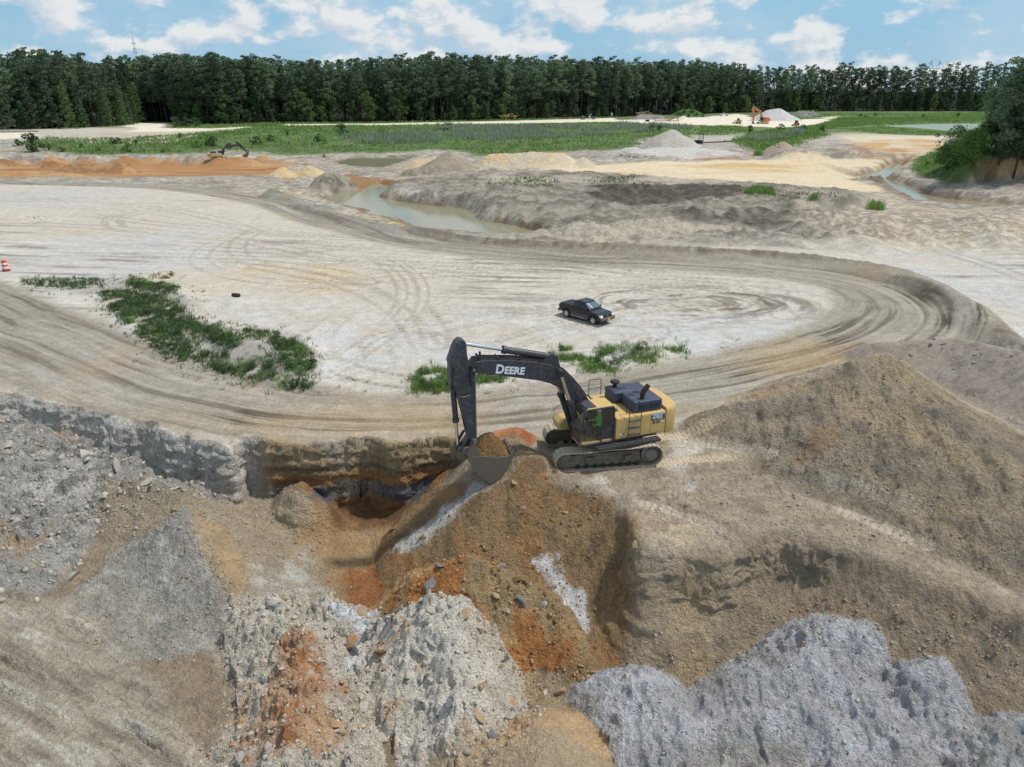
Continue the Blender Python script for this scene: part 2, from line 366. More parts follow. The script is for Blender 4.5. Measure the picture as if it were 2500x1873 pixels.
PIT_C = [P(*q) for q in [
 (-300,980,-.6),(0,1005,-1.0),(120,1032,-1.2),(250,1082,-1.7),(400,1132,-2.0),(480,1160,-2.1),(560,1192,-2.5),
 (-300,1150,-1.4),(0,1150,-1.7),(150,1200,-2.1),(250,1150,-1.9),(0,1300,-2.2),(150,1350,-2.6),(0,1450,-2.5),(-300,1400,-2.2),(-300,1873,-2.6),
 (180,1440,-2.9),(560,1400,-3.5),(350,1600,-3.7),(200,1560,-3.2),(590,1290,-2.9),
 (0,1600,-2.9),(0,1873,-3.1),(200,1873,-3.5),(400,1873,-4.0),(150,1700,-3.2),(330,1740,-3.7),
 (620,1300,-3.5),(700,1262,-3.2),(660,1215,-2.9),(790,1240,-3.5),(830,1290,-4.0),(900,1310,-4.2),(800,1400,-4.2),(900,1430,-4.2),(700,1420,-4.1),(650,1470,-3.8),
 (620,1205,-3.3),(800,1232,-3.5),(900,1243,-4.0),(1000,1238,-3.8),(1080,1200,-2.9),(1130,1120,-.9),(1180,1100,-.35),(1230,1090,-.2),(980,1300,-4.2),(1000,1360,-4.2),
 (1290,1092,-.1),(1340,1150,-.05),(1200,1185,-.3),(1260,1168,-.12),(1240,1260,-1.1),(1150,1212,-.95),(1100,1270,-2.2),(1030,1330,-3.6),(950,1350,-4.3),(1300,1210,-.95),(1400,1240,-.7),(1300,1300,-2.05),(1200,1330,-1.9),(1450,1330,-1.5),
 (1500,1400,-2.0),(1350,1420,-2.9),(1525,1320,-1.0),(1520,1450,-2.5),(1480,1550,-3.6),(1100,1350,-2.9),(1440,1195,-.15),(1500,1225,-.2),(1548,1265,-.25),(1565,1320,-.35),(1560,1400,-1.1),(1575,1480,-1.9),
 (950,1480,-3.9),(880,1530,-4.0),(1420,1600,-3.7),
 
 (1400,1690,-4.0),(1340,1570,-3.8),
 
 
 
 (1650,1560,-2.8),(1800,1560,-3.0),(1750,1630,-3.5),(1950,1500,-2.45),(2220,1580,-1.6),(2370,1670,-1.95),(2460,1730,-2.05),(2200,1480,-.9),(2400,1600,-1.2),(2600,1640,-1.0),
 (1620,1440,-1.8),(1750,1452,-1.9),(1900,1432,-1.9),(2000,1420,-1.5),(2100,1450,-1.1),(1640,1400,-1.3),(1760,1392,-1.2),(1870,1378,-1.1),(1970,1340,-.5),(2080,1338,-.05),(2140,1362,-.05),(2200,1384,-.05),(2275,1412,-.05),(2350,1440,0),(2425,1468,0),(2500,1496,0),(2700,1570,0),(2900,1645,0),(2300,1470,-.45),(2500,1560,-.5),(2150,1420,-.55),(2400,1540,-.7),
 (330,1290,-2.6),(400,1350,-3.0),(480,1340,-3.1),(420,1480,-3.4),(350,1220,-2.4),(480,1225,-2.7),(1150,1425,-4.1),(1290,1480,-3.9),(1050,1480,-4.3),(1050,1560,-4.5),(1150,1650,-4.6),(1050,1750,-4.7),(1100,1873,-4.8),(1330,1700,-4.3),(1250,1620,-4.3),(900,1650,-4.2),(950,1750,-4.4),(1000,1873,-4.7),
 (650,1560,-4.2),(700,1700,-4.4),(700,1850,-4.4),(850,1560,-4.2),(850,1700,-4.4),(500,1600,-3.8),(480,1750,-4.0),(600,1873,-4.2),(800,1873,-4.5),(720,1480,-4.1),(1350,1800,-4.5),(1300,1873,-4.6),(1450,1850,-4.8),(1500,1720,-4.6),(1600,1700,-4.3),(1600,1800,-4.7),(1600,1873,-5.0),(1720,1720,-4.4),
 (1850,1640,-4.0),(1850,1750,-4.6),(1850,1873,-5.0),(2000,1600,-2.76),(2000,1700,-3.6),(2000,1800,-4.3),(2000,1873,-4.8),(2050,1525,-1.95),(2130,1545,-1.9),(2200,1700,-2.76),(2200,1800,-3.6),(2200,1873,-4.1),(2330,1750,-2.7),(2300,1873,-3.7),(2400,1830,-2.9),(2500,1790,-2.3),(2480,1873,-2.95),(2700,1873,-2.7),(2280,1622,-1.9),
]]
PIT = PL(smooth_line([(-500,925),(-200,945),(0,967),(120,985),(250,1015),(380,1046),(480,1085),(560,1092),(598,1068),(700,1080),(800,1092),(900,1076),(980,1084),(1080,1072),(1140,1078),(1200,1096),(1262,1092),
   (1300,1106),(1350,1156),(1420,1182),(1500,1212),(1548,1250),(1566,1306),(1600,1342),(1680,1340),(1780,1326),(1850,1296),(1962,1300),(2080,1334),(2200,1380),(2350,1436),(2500,1492),(2900,1640)], 3))
PIT = np.vstack([PIT, [[60, 2], [-60, 2]]])
plat_f, pit_f = RBF(PLAT, 0.01), RBF(PIT_C, 0.01)

# heaps: name, label, category, crest points, slope, foot height
def H(*a): return a
HEAPS = {
 'clay_mound':   dict(pts=[heap(775,432,466,-2.1,.8), heap(820,403,470,-2.1,.85)], s=.85),
 'grey_cone':    dict(pts=[heap(1095,370,421,-1.5,.58)], s=.58),
 'grey_toe':     dict(pts=[heap(1000,412,432,-1.7,.5), heap(1060,402,428,-1.6,.5)], s=.5),
 'sand_ridge':   dict(pts=[heap(1195,378,413,-1.5,.6), heap(1290,372,413,-1.5,.6), heap(1375,374,411,-1.5,.6)], s=.6),
 'sand_bank':    dict(pts=[heap(1015,388,412,-2.0,.5), heap(1060,384,410,-2.0,.5)], s=.5),
 'sand_cone':    dict(pts=[heap(1422,383,411,-1.6,.62)], s=.62),
 'yellow_cone':  dict(pts=[heap(687,407,430,-1.6,.62)], s=.62),
 'yellow_cone2': dict(pts=[heap(753,404,430,-1.8,.55)], s=.55),
 'white_pile':   dict(pts=[heap(1643,315,362,-1.0,.6), heap(1600,332,362,-1.0,.6)], s=.6),
 'brown_cone':   dict(pts=[heap(1912,344,381,-1.3,.6)], s=.6),
 'gravel_pile':  dict(pts=[heap(1878,266,296,1.0,.55), heap(1905,264,296,1.0,.55)], s=.55),
 'dark_gravel1': dict(pts=[heap(1948,271,284,1.0,.55), heap(1985,271,284,1.0,.55)], s=.55),
 'dark_gravel2': dict(pts=[heap(1965,276,286,1.0,.55)], s=.55),
 'dark_heap':    dict(pts=[heap(1562,279,294,1.0,.6), heap(1612,280,294,1.0,.6)], s=.6),
 'pale_heap':    dict(pts=[heap(1668,282,295,1.0,.6)], s=.6),
 'green_mound':  dict(pts=[heap(1665,266,284,1.0,.5), heap(1690,264,284,1.0,.5)], s=.5),
 'orange1':      dict(pts=[heap(15,389,408,-2.9,.5), heap(-60,389,408,-2.9,.5)], s=.5),
 'orange2':      dict(pts=[heap(127,392,414,-2.9,.5)], s=.5),
 'orange3':      dict(pts=[heap(170,400,428,-2.4,.5), heap(290,397,430,-2.4,.5)], s=.5),
 'orange4':      dict(pts=[heap(-40,422,437,-1.5,.4), heap(60,418,437,-1.5,.4), heap(190,424,437,-1.5,.4)], s=.4),
 'spoil_dig':    dict(pts=[heap(563,388,401,-3.1,.7)], s=.7),
 'spoil_dig2':   dict(pts=[heap(640,380,396,-3.0,.5)], s=.5),
 'tan_mound':    dict(pts=[heap(1720,1012,1085,0,.5), heap(1880,975,1120,0,.55), heap(2020,925,1170,0,.6), heap(2100,885,1225,0,.62), heap(2160,868,1240,0,.62), heap(2320,990,1320,0,.62), heap(2480,1130,1440,0,.6), heap(2650,1240,1500,0,.6)], s=.6),
 'clod_ridge':   dict(pts=[P(2130,838,1.1), P(2230,832,1.6), P(2340,826,2.0), P(2460,850,2.2), P(2640,900,2.3)], s=.55),
 'bucket_cone':  dict(pts=[P(1130,1222,-1.1), P(1165,1205,-.65), P(1205,1188,-.25), P(1270,1166,-.1), P(1345,1154,-.02)], s=.74),
 'grey_heap':    dict(pts=[P(455,1248,-.95), P(500,1320,-1.6), P(560,1420,-2.5), P(600,1490,-3.1)], s=.74),
 'tan_ridge':    dict(pts=[P(270,1188,-1.5), P(340,1186,-1.15), P(410,1202,-1.1), P(480,1238,-1.25), P(560,1262,-1.9)], s=.8),
 'brown_mound':  dict(pts=[P(1015,1408,-2.3), P(1060,1385,-1.9), P(1150,1364,-1.5), P(1250,1408,-1.8), P(1340,1472,-2.5), P(1405,1570,-3.2)], s=.92),
 'pale_mound':   dict(pts=[P(1075,1466,-1.5), P(1110,1540,-2.0), P(1130,1640,-2.5), P(1120,1760,-3.0)], s=.85),
 'pale_mound2':  dict(pts=[P(1010,1525,-2.4), P(1000,1640,-2.9)], s=.85),
 'rubble_mound': dict(pts=[P(590,1490,-3.0), P(640,1470,-2.6), P(720,1545,-2.55), P(745,1660,-2.55), P(720,1800,-2.7), P(640,1900,-3.0)], s=.75),
 'rubble_mound2':dict(pts=[P(780,1478,-2.9), P(860,1500,-3.2)], s=.8),
 'tan_toe':      dict(pts=[P(1330,1742,-2.9), P(1310,1873,-2.4)], s=.6),
 'blue_a':       dict(pts=[P(1460,1672,-3.1), P(1570,1656,-2.55), P(1640,1720,-2.9), P(1680,1860,-3.0)], s=.72),
 'blue_b':       dict(pts=[P(1740,1728,-3.3), P(1850,1642,-2.5), P(2000,1596,-1.95), P(2110,1680,-2.1), P(2200,1780,-2.4), P(2260,1900,-2.9)], s=.72),
 'blue_f':       dict(pts=[P(1690,1790,-3.2), P(1830,1760,-2.75), P(1980,1730,-2.45), P(2050,1800,-2.6), P(2080,1900,-2.9)], s=.72),
 'blue_g':       dict(pts=[P(1560,1790,-3.3), P(1700,1880,-3.2), P(1850,1880,-3.1)], s=.72),
 'blue_c':       dict(pts=[P(1985,1540,-1.75), P(2050,1520,-1.5), P(2130,1540,-1.55), P(2150,1590,-1.9)], s=.75),
 'blue_d':       dict(pts=[P(2240,1632,-1.75), P(2290,1614,-1.45), P(2330,1720,-2.1), P(2370,1830,-2.6)], s=.75),
 'blue_e':       dict(pts=[P(2450,1800,-2.0), P(2520,1775,-1.6), P(2640,1780,-1.6)], s=.7),
 'track_spoil':  dict(pts=[P(1200,1092,.75), P(1262,1086,1.05), P(1318,1120,.7), P(1352,1150,.3)], s=.8),
 'orange_spoil': dict(pts=[P(1215,1052,.55), P(1255,1044,.8)], s=.75),
 'lump':         dict(pts=[P(700,1190,-2.0), P(735,1182,-1.7)], s=1.4),
}
BERM = [heap(*q) for q in [(660,462,478,-.3,.5),(720,484,498,-.3,.5),(790,512,526,-.2,.55),(860,529,545,-.2,.6),(960,550,566,-.1,.6),(1074,567,583,-.1,.6),(1200,582,601,0,.6),(1356,590,616,0,.6),
        (1530,595,625,0,.6),(1695,603,631,0,.6),(1850,611,641,0,.6),(1978,620,651,0,.6),(2090,636,668,0,.6),(2204,655,690,0,.6),(2300,690,730,0,.6),(2375,735,780,0,.6),(2420,780,830,0,.6),(2480,830,880,0,.6)]]
SMALL = [([P(400,690,.7),P(470,740,.8)],.35),([P(540,790,1.0),P(600,830,1.1),P(660,850,1.1),P(720,870,.9)],.4),([P(570,728,.65)],.35),([P(700,800,.6),P(740,830,.8)],.4),([P(1555,838,.55),P(1590,850,.4)],.4),
         ([P(320,672,.5),P(400,665,.4)],.3),([P(1275,975,.25)],.2),([P(690,905,.6),P(760,925,.5),P(840,955,.35)],.4)]
# small rises of the spoil field between the stream and the berm
_r = np.random.default_rng(3)
for i in range(46):
    px, py = _r.uniform(1350, 2480), _r.uniform(452, 590)
    zz = -0.5 + _r.uniform(.3, 1.3)
    if (py > 560 and px < 1500) or (px > 2060 and py < 525) : continue
    q = P(px, py, zz); SMALL.append(([q, (q[0] + _r.uniform(-4, 4), q[1] + _r.uniform(-2, 2), zz - _r.uniform(0, .4))], _r.uniform(.3, .5)))
for i in range(16):
    px, py = _r.uniform(1520, 2150), _r.uniform(352, 380); q = P(px, py, -.6 + _r.uniform(.2, 1.5)); SMALL.append(([q, (q[0] + _r.uniform(-6, 6), q[1], q[2] - .3)], .4))
for i in range(22):
    px, py = _r.uniform(0, 620), _r.uniform(374, 385); q = P(px, py, -1.6 + _r.uniform(.3, 1.3)); SMALL.append(([q, (q[0] + _r.uniform(-5, 5), q[1], q[2] - .2)], .5))

WATER = {   # name: (outline, level)
 'stream': (PL([(800,484),(815,472),(880,462),(905,450),(930,446),(958,458),(962,470),(925,480),(962,490),(1040,500),(1112,507),(1150,516),(1172,537),(1257,552),(1320,566),(1330,574),(1220,572),(1130,564),(1025,556),(968,535),(910,524),(895,511),(823,498)], -2.6), -2.6),
 'pool':   (PL([(818,398),(850,388),(930,384),(1000,384),(985,393),(960,401),(930,409),(870,407)], -2.6), -2.6),
 'channel':(PL([(2088,428),(2150,416),(2170,400),(2212,396),(2190,416),(2160,436),(2178,439),(2222,454),(2266,476),(2300,483),(2370,491),(2460,497),(2520,500),(2500,510),(2400,505),(2320,494),(2280,490),(2237,488),(2190,466),(2160,444),(2120,438)], -2.6), -2.6),
 'lagoon': (PL([(2120,309),(2200,305),(2310,302),(2700,302),(2700,322),(2480,322),(2330,321),(2240,314)], -.4), -.4),
}
ROAD_PX = [(-420,600,5.2),(-200,700,5.2),(0,800,5.2),(150,862,5.0),(320,935,4.3),(510,983,3.8),(740,1018,3.4),(960,1022,3.2),(1150,1016,3.3),(1400,990,3.6),(1700,940,3.9),(1905,900,4.3),(2060,862,4.8),(2190,812,5.3),(2232,768,5.4),
           (2190,722,5.3),(2080,685,4.6),(1860,656,3.8),(1600,641,3.3),(1356,630,3.1),(1074,599,3.2),(848,548,3.3),(690,497,3.4),(540,462,3.5),(300,446,3.5),(0,440,3.6),(-400,440,3.6)]
_rs = smooth_line([P(a, b)[:2] + (w,) for a, b, w in ROAD_PX], 5)
ROAD, ROADW = _rs[:, :2], _rs[:, 2]

BLUFF = PL([(2345,394),(2375,398),(2410,392),(2450,396),(2500,394),(2560,392),(2850,388),(2850,350),(2440,352),(2380,366)], 3.4)
LOOP = np.array([P(a, b)[:2] for a, b, w in ROAD_PX[3:-1]] + [P(-400,440)[:2], P(-500,560)[:2], P(-100,720)[:2]])
def smax(a, b, k=0.25):
    h = np.clip(0.5 + 0.5 * (a - b) / k, 0, 1)
    return b + (a - b) * h + k * h * (1 - h)
def ridge_h(x, y, pts, slope, jag=0.0, seed=0):
    V = np.array(pts)
    if len(V) == 1: V = np.vstack([V, V + [[.05, 0, 0]]])
    k = 1 + jag * fbm(x, y, .22, 3, .5, seed) if jag else 1.0
    out = np.full(x.shape, -99.0)
    for i in range(len(V) - 1):
        ax, ay, az = V[i]; bx, by, bz = V[i + 1]; ex, ey = bx - ax, by - ay; ll = ex * ex + ey * ey + 1e-9
        t = np.clip(((x - ax) * ex + (y - ay) * ey) / ll, 0, 1)
        if ll > .1:      # lean the nearest point uphill so that a sloping crest throws a true cone envelope
            g = (bz - az) / math.sqrt(ll)
            if abs(g) < slope * .95:
                d0 = np.sqrt((x - ax - ex * t) ** 2 + (y - ay - ey * t) ** 2)
                t = np.clip(t + d0 * g / math.sqrt(slope * slope - g * g) / math.sqrt(ll), 0, 1)
        d = np.sqrt((x - ax - ex * t) ** 2 + (y - ay - ey * t) ** 2) * k
        h = az + (bz - az) * t - slope * (np.sqrt(d * d + 0.12) - 0.3)
        out = np.maximum(out, h)
    return out
def near_mask(x, y, pts, slope, extra=2.0):
    V = np.array(pts); r = (V[:, 2].max() + 6) / slope + extra
    return (x > V[:, 0].min() - r) & (x < V[:, 0].max() + r) & (y > V[:, 1].min() - r) & (y < V[:, 1].max() + r)

def base_height(x, y, owner=None):
    """the large shapes; owner (optional dict) receives which heap each place belongs to"""
    x = np.asarray(x, float); y = np.asarray(y, float)
    z = plat_f(x, y)
    far = sstep(300, 420, y); z = z * (1 - far) + np.clip(z, .6, 2.4) * far
    for i, (pts, s) in enumerate(SMALL + [(BERM, .6)]):
        q = near_mask(x, y, pts, s)
        if not q.any(): continue
        hh = ridge_h(x[q], y[q], pts, s, .25, 90 + i)
        if len(pts) > 10 and owner is not None: owner.setdefault('berm', np.zeros(x.shape, bool))[q] = hh > z[q] + .05
        z[q] = smax(z[q], hh, .3)
    # the excavated pit
    m = y < 48
    if m.any():
        xm, ym = x[m], y[m]
        wx = xm + .7 * fbm(xm, ym, .5, 3, .45, 31); wy = ym + .7 * fbm(xm, ym, .5, 3, .45, 41)
        s = sdpoly(wx, wy, PIT)
        soft = sstep(.5, 3.0, xm) * (1 - .55 * sstep(8.5, 9.5, xm) * sstep(14.5, 13, xm))
        ledge = np.clip(fbm(xm, ym, .7, 3, .5, 45) + .2, 0, 1)
        bank = sstep(-11.0, -14.0, xm)
        k = (.70 - .3 * soft) * sstep(.10 + .4 * soft + .1 * bank, -.30 - .6 * soft - .25 * bank, s) + (.30 + .3 * soft) * sstep(-.1, -.45 - .5 * ledge - .6 * soft - .3 * bank, s)
        zp = np.clip(pit_f(xm, ym), -6, .6)
        z[m] = z[m] * (1 - k) + np.minimum(zp, z[m] + .05) * k
        # crest of loosened earth along the pit edge on the road side
        z[m] += .22 * np.exp(-((s - .7) / .55) ** 2) * (xm < -2) * (.6 + .6 * fbm(xm, ym, .9, 3, .5, 5))
    for i, (name, h) in enumerate(HEAPS.items()):
        q = near_mask(x, y, h['pts'], h['s'])
        if not q.any(): continue
        hh = ridge_h(x[q], y[q], h['pts'], h['s'], .16, 50 + i)
        if owner is not None: owner.setdefault(name, np.zeros(x.shape, bool))[q] = hh > z[q] + .12
        z[q] = smax(z[q], hh, .25)
    q = (x > BLUFF[:, 0].min() - 8) & (x < BLUFF[:, 0].max() + 8) & (y > BLUFF[:, 1].min() - 8) & (y < BLUFF[:, 1].max() + 8)
    if q.any():
        s = sdpoly(x[q], y[q], BLUFF) + 1.1 * fbm(x[q], y[q], .22, 4, .5, 66)
        z[q] = np.maximum(z[q], -1.4 + 4.6 * sstep(1.6, -1.6, s) + .8 * sstep(6, 0, s) - .8 * sstep(0, -1, s) * 0)
    for name, (V, lv) in WATER.items():
        q = (x > V[:, 0].min() - 14) & (x < V[:, 0].max() + 14) & (y > V[:, 1].min() - 14) & (y < V[:, 1].max() + 14)
        if not q.any(): continue
        s = sdpoly(x[q], y[q], V) + .5 * fbm(x[q], y[q], .35, 4, .5, 77)
        zi = lv + .02 + np.where(s < 0, np.maximum(.35 * s, -1.2), 0)
        steep = 1.1 if name != 'lagoon' else .25
        zo = lv + .02 + steep * np.maximum(s, 0)
        zz = np.where(s < 0, np.minimum(z[q], zi), np.clip(z[q], lv + .03, None))
        zz = np.where(s >= 0, np.minimum(zz, zo), zz)
        z[q] = zz
    return z

def HP(pts):
    """where the sight lines of photo pixels meet the large shapes"""
    r = np.array([ray(a, b) for a, b in pts]); n = len(r)
    t = np.repeat(np.geomspace(14, 900, 420)[None, :], n, 0)
    for _ in range(2):
        zz = base_height((r[:, :1] * t).ravel(), (r[:, 1:2] * t).ravel()).reshape(t.shape)
        below = CAM_H + r[:, 2:] * t < zz
        i = np.where(below.any(1), below.argmax(1), t.shape[1] - 1); i = np.maximum(i, 1)
        t0 = t[np.arange(n), i - 1]; t1 = t[np.arange(n), i]
        t = t0[:, None] + (t1 - t0)[:, None] * np.linspace(0, 1, 16)[None, :]
    tm = t.mean(1)
    return np.stack([r[:, 0] * tm, r[:, 1] * tm], 1)
def hit(px, py): return tuple(HP([(px, py)])[0])
# ---- zones of the ground
Z_RUBBLE = HP([(-200,980),(0,1005),(250,1080),(470,1165),(560,1200),(420,1215),(280,1190),(230,1300),(130,1450),(-200,1500)])
Z_BLUE = HP([(1415,1690),(1500,1655),(1590,1652),(1680,1700),(1730,1735),(1800,1660),(1900,1610),(1960,1570),(1960,1535),(2030,1517),(2130,1535),(2150,1600),(2210,1640),(2280,1618),(2310,1680),(2360,1760),(2400,1873),(2350,1980),(1560,1980),(1500,1800)])
Z_BLUE2 = HP([(2390,1830),(2440,1790),(2700,1740),(2700,1980),(2400,1980)])
Z_PALE = HP([(1075,1462),(1130,1490),(1180,1560),(1260,1640),(1240,1720),(1330,1740),(1250,1800),(1180,1873),(950,1980),(760,1980),(830,1780),(880,1700),(960,1620),(990,1540)])
Z_KPALE = HP([(560,1470),(700,1455),(790,1475),(910,1500),(900,1600),(860,1700),(860,1873),(560,1980),(480,1873),(560,1720),(560,1580)])
Z_KORG = HP([(700,1530),(760,1560),(800,1630),(840,1700),(850,1800),(760,1850),(640,1840),(600,1760),(640,1660),(680,1580)])
Z_SLOPE = HP([(1200,1195),(1340,1165),(1480,1215),(1545,1270),(1550,1400),(1560,1500),(1500,1640),(1400,1640),(1330,1500),(1240,1400),(1130,1360),(1010,1345),(960,1350),(1080,1260)])
Z_BACK = HP([(1030,1400),(1150,1360),(1260,1405),(1400,1520),(1440,1640),(1360,1700),(1260,1620),(1180,1530),(1090,1460),(1000,1530),(960,1620),(920,1640),(930,1500)])
Z_FLOOR = HP([(790,1250),(1000,1260),(1060,1280),(960,1350),(1010,1400),(940,1480),(860,1500),(760,1420),(700,1400),(740,1320)])
Z_ORG = HP([(820,1240),(1000,1240),(960,1280),(840,1300)])
Z_ORG2 = HP([(840,1420),(900,1370),(990,1365),(1000,1400),(930,1470),(870,1490),(830,1470)])
Z_STRIA = HP([(620,1380),(760,1340),(800,1420),(780,1470),(640,1480),(600,1440)])
Z_HEAPGREY = HP([(455,1250),(300,1330),(170,1450),(200,1560),(330,1620),(520,1600),(590,1500),(540,1420),(500,1330)])
Z_HEAPTAN = HP([(470,1250),(560,1300),(620,1380),(610,1480),(560,1490),(520,1400),(490,1310)])
Z_TAN2 = HP([(270,1180),(400,1195),(560,1230),(650,1210),(800,1260),(760,1340),(620,1380),(560,1300),(460,1250),(330,1300),(240,1280)])
Z_MTAN = HP([(1250,1760),(1330,1735),(1430,1740),(1490,1800),(1550,1873),(1560,1980),(1000,1980),(1050,1860),(1180,1830)])
Z_DARKGROUND = HP([(1440,462),(1560,450),(1760,455),(1830,470),(1700,492),(1560,500),(1460,485)])
Z_DARK2 = HP([(1640,530),(1800,515),(1930,515),(1990,535),(1880,555),(1700,550)])
Z_GREY = HP([(930,470),(980,440),(1150,428),(1400,418),(1700,438),(1960,445),(2100,470),(2080,540),(2160,585),(1800,605),(1400,595),(1300,570),(1240,550),(1150,505)])
Z_SAND = HP([(1320,405),(1500,400),(1700,393),(1900,388),(2100,385),(2180,395),(2110,425),(2090,440),(2170,470),(2000,460),(1850,448),(1600,432),(1400,418)])
Z_SAND2 = HP([(2040,318),(2160,328),(2320,325),(2320,368),(2250,382),(2150,372),(2080,350)])
Z_YARD = HP([(1300,300),(1400,290),(1600,285),(1800,278),(1900,280),(2050,283),(2030,295),(1990,305),(1900,315),(1840,308),(1700,306),(1500,298),(1400,300)])
Z_LANE = HP([(690,303),(900,302),(1050,299),(1250,295),(1500,288),(1500,296),(1250,302),(1050,304),(880,306),(690,307)])
Z_LANE2 = HP([(296,309),(330,301),(420,300),(395,305),(400,312),(520,314),(620,308),(620,312),(500,319),(390,322),(310,322),(330,315)])
Z_LANE3 = HP([(-200,330),(80,323),(90,334),(0,340),(-200,345)])
Z_MEADOW = HP([(590,315),(640,306),(1000,305),(1250,303),(1480,299),(1690,310),(1690,328),(1640,318),(1590,335),(1545,360),(1400,368),(1180,378),(1080,362),(960,372),(700,373),(480,368),(420,350)])
Z_MEAD2 = HP([(50,350),(110,340),(300,352),(480,345),(520,368),(380,375),(270,378),(110,368)])
Z_MEAD3 = HP([(1720,305),(1800,303),(1830,320),(1780,330),(1700,330)])
Z_MEAD4 = HP([(1790,345),(1830,325),(1930,312),(2000,295),(2060,288),(2450,283),(2700,283),(2700,302),(2300,300),(2160,304),(2040,312),(2000,320),(2020,332),(1960,345),(1900,360),(1830,362)])
Z_MEAD5 = HP([(2040,315),(2160,308),(2240,318),(2330,324),(2320,332),(2150,327)])
Z_MEAD6 = HP([(2250,385),(2310,370),(2350,395),(2360,420),(2330,438),(2260,430),(2230,418)])
Z_ORPIT = HP([(-200,395),(0,392),(300,385),(480,392),(650,385),(700,395),(690,420),(620,428),(400,432),(200,434),(-200,436)])
Z_BLUFFTOP = HP([(2310,405),(2370,385),(2440,380),(2700,370),(2700,340),(2330,345),(2270,375)])
Z_WHITE = HP([(1500,365),(1620,345),(1700,350),(1800,372),(1780,382),(1600,380)])
Z_ORPATCH = HP([(1700,381),(1780,384),(1850,380),(1800,388),(1700,390)])
Z_ORPATCH2 = HP([(2050,370),(2130,352),(2260,375),(2230,400),(2150,395),(2080,385)])
Z_RPALE = HP([(1990,500),(2150,480),(2250,505),(2600,520),(2650,640),(2500,700),(2350,640),(2180,620),(2050,580)])
Z_LOWL = HP([(-200,1480),(120,1440),(260,1520),(420,1700),(480,1873),(420,1980),(-300,1980)])
Z_DBANK = PL([(2080,848),(2350,826),(2700,862),(2800,1300),(2520,1180),(2300,990),(2180,890)], .5)
Z_WEEDS = HP([(90,690),(250,680),(420,690),(470,760),(580,800),(760,840),(780,930),(680,930),(560,910),(450,870),(330,790),(250,730)])
Z_MARSH = HP([(840,428),(930,440),(960,452),(920,468),(860,472)])

def S(r, g, b, k=1.0):
    f = lambda c: ((c / 255 + .055) / 1.055) ** 2.4 if c > 10 else c / 255 / 12.92
    c = np.array([f(r), f(g), f(b)], np.float32) * k
    return c + (float(c.mean()) - c) * .12

def pats(x, y):
    """lines of wheels, tracks and bucket teeth: depth in metres and how strongly each place is worn"""
    dz = np.zeros(x.shape, np.float32); wear = np.zeros(x.shape, np.float32)
    d, al, w, sg = sdline(x, y, ROAD, ROADW)
    wv = .5 * fbm(x, y, .12, 2, .5, 8)
    inroad = sstep(.5, -.5, d - w + wv)
    lat = d * sg
    st = fbm(lat * 1.0 + .8 * wv, al * .045, 1.9, 4, .62, 12)
    fine = fbm(lat, al * .03, 6.0, 2, .5, 13)
    deep = sstep(.15, .6, fbm(x, y, .06, 3, .5, 14))
    dz += inroad * ((.030 + .07 * deep) * st + .014 * fine)
    return dz, inroad, st, fine, deep, d - w

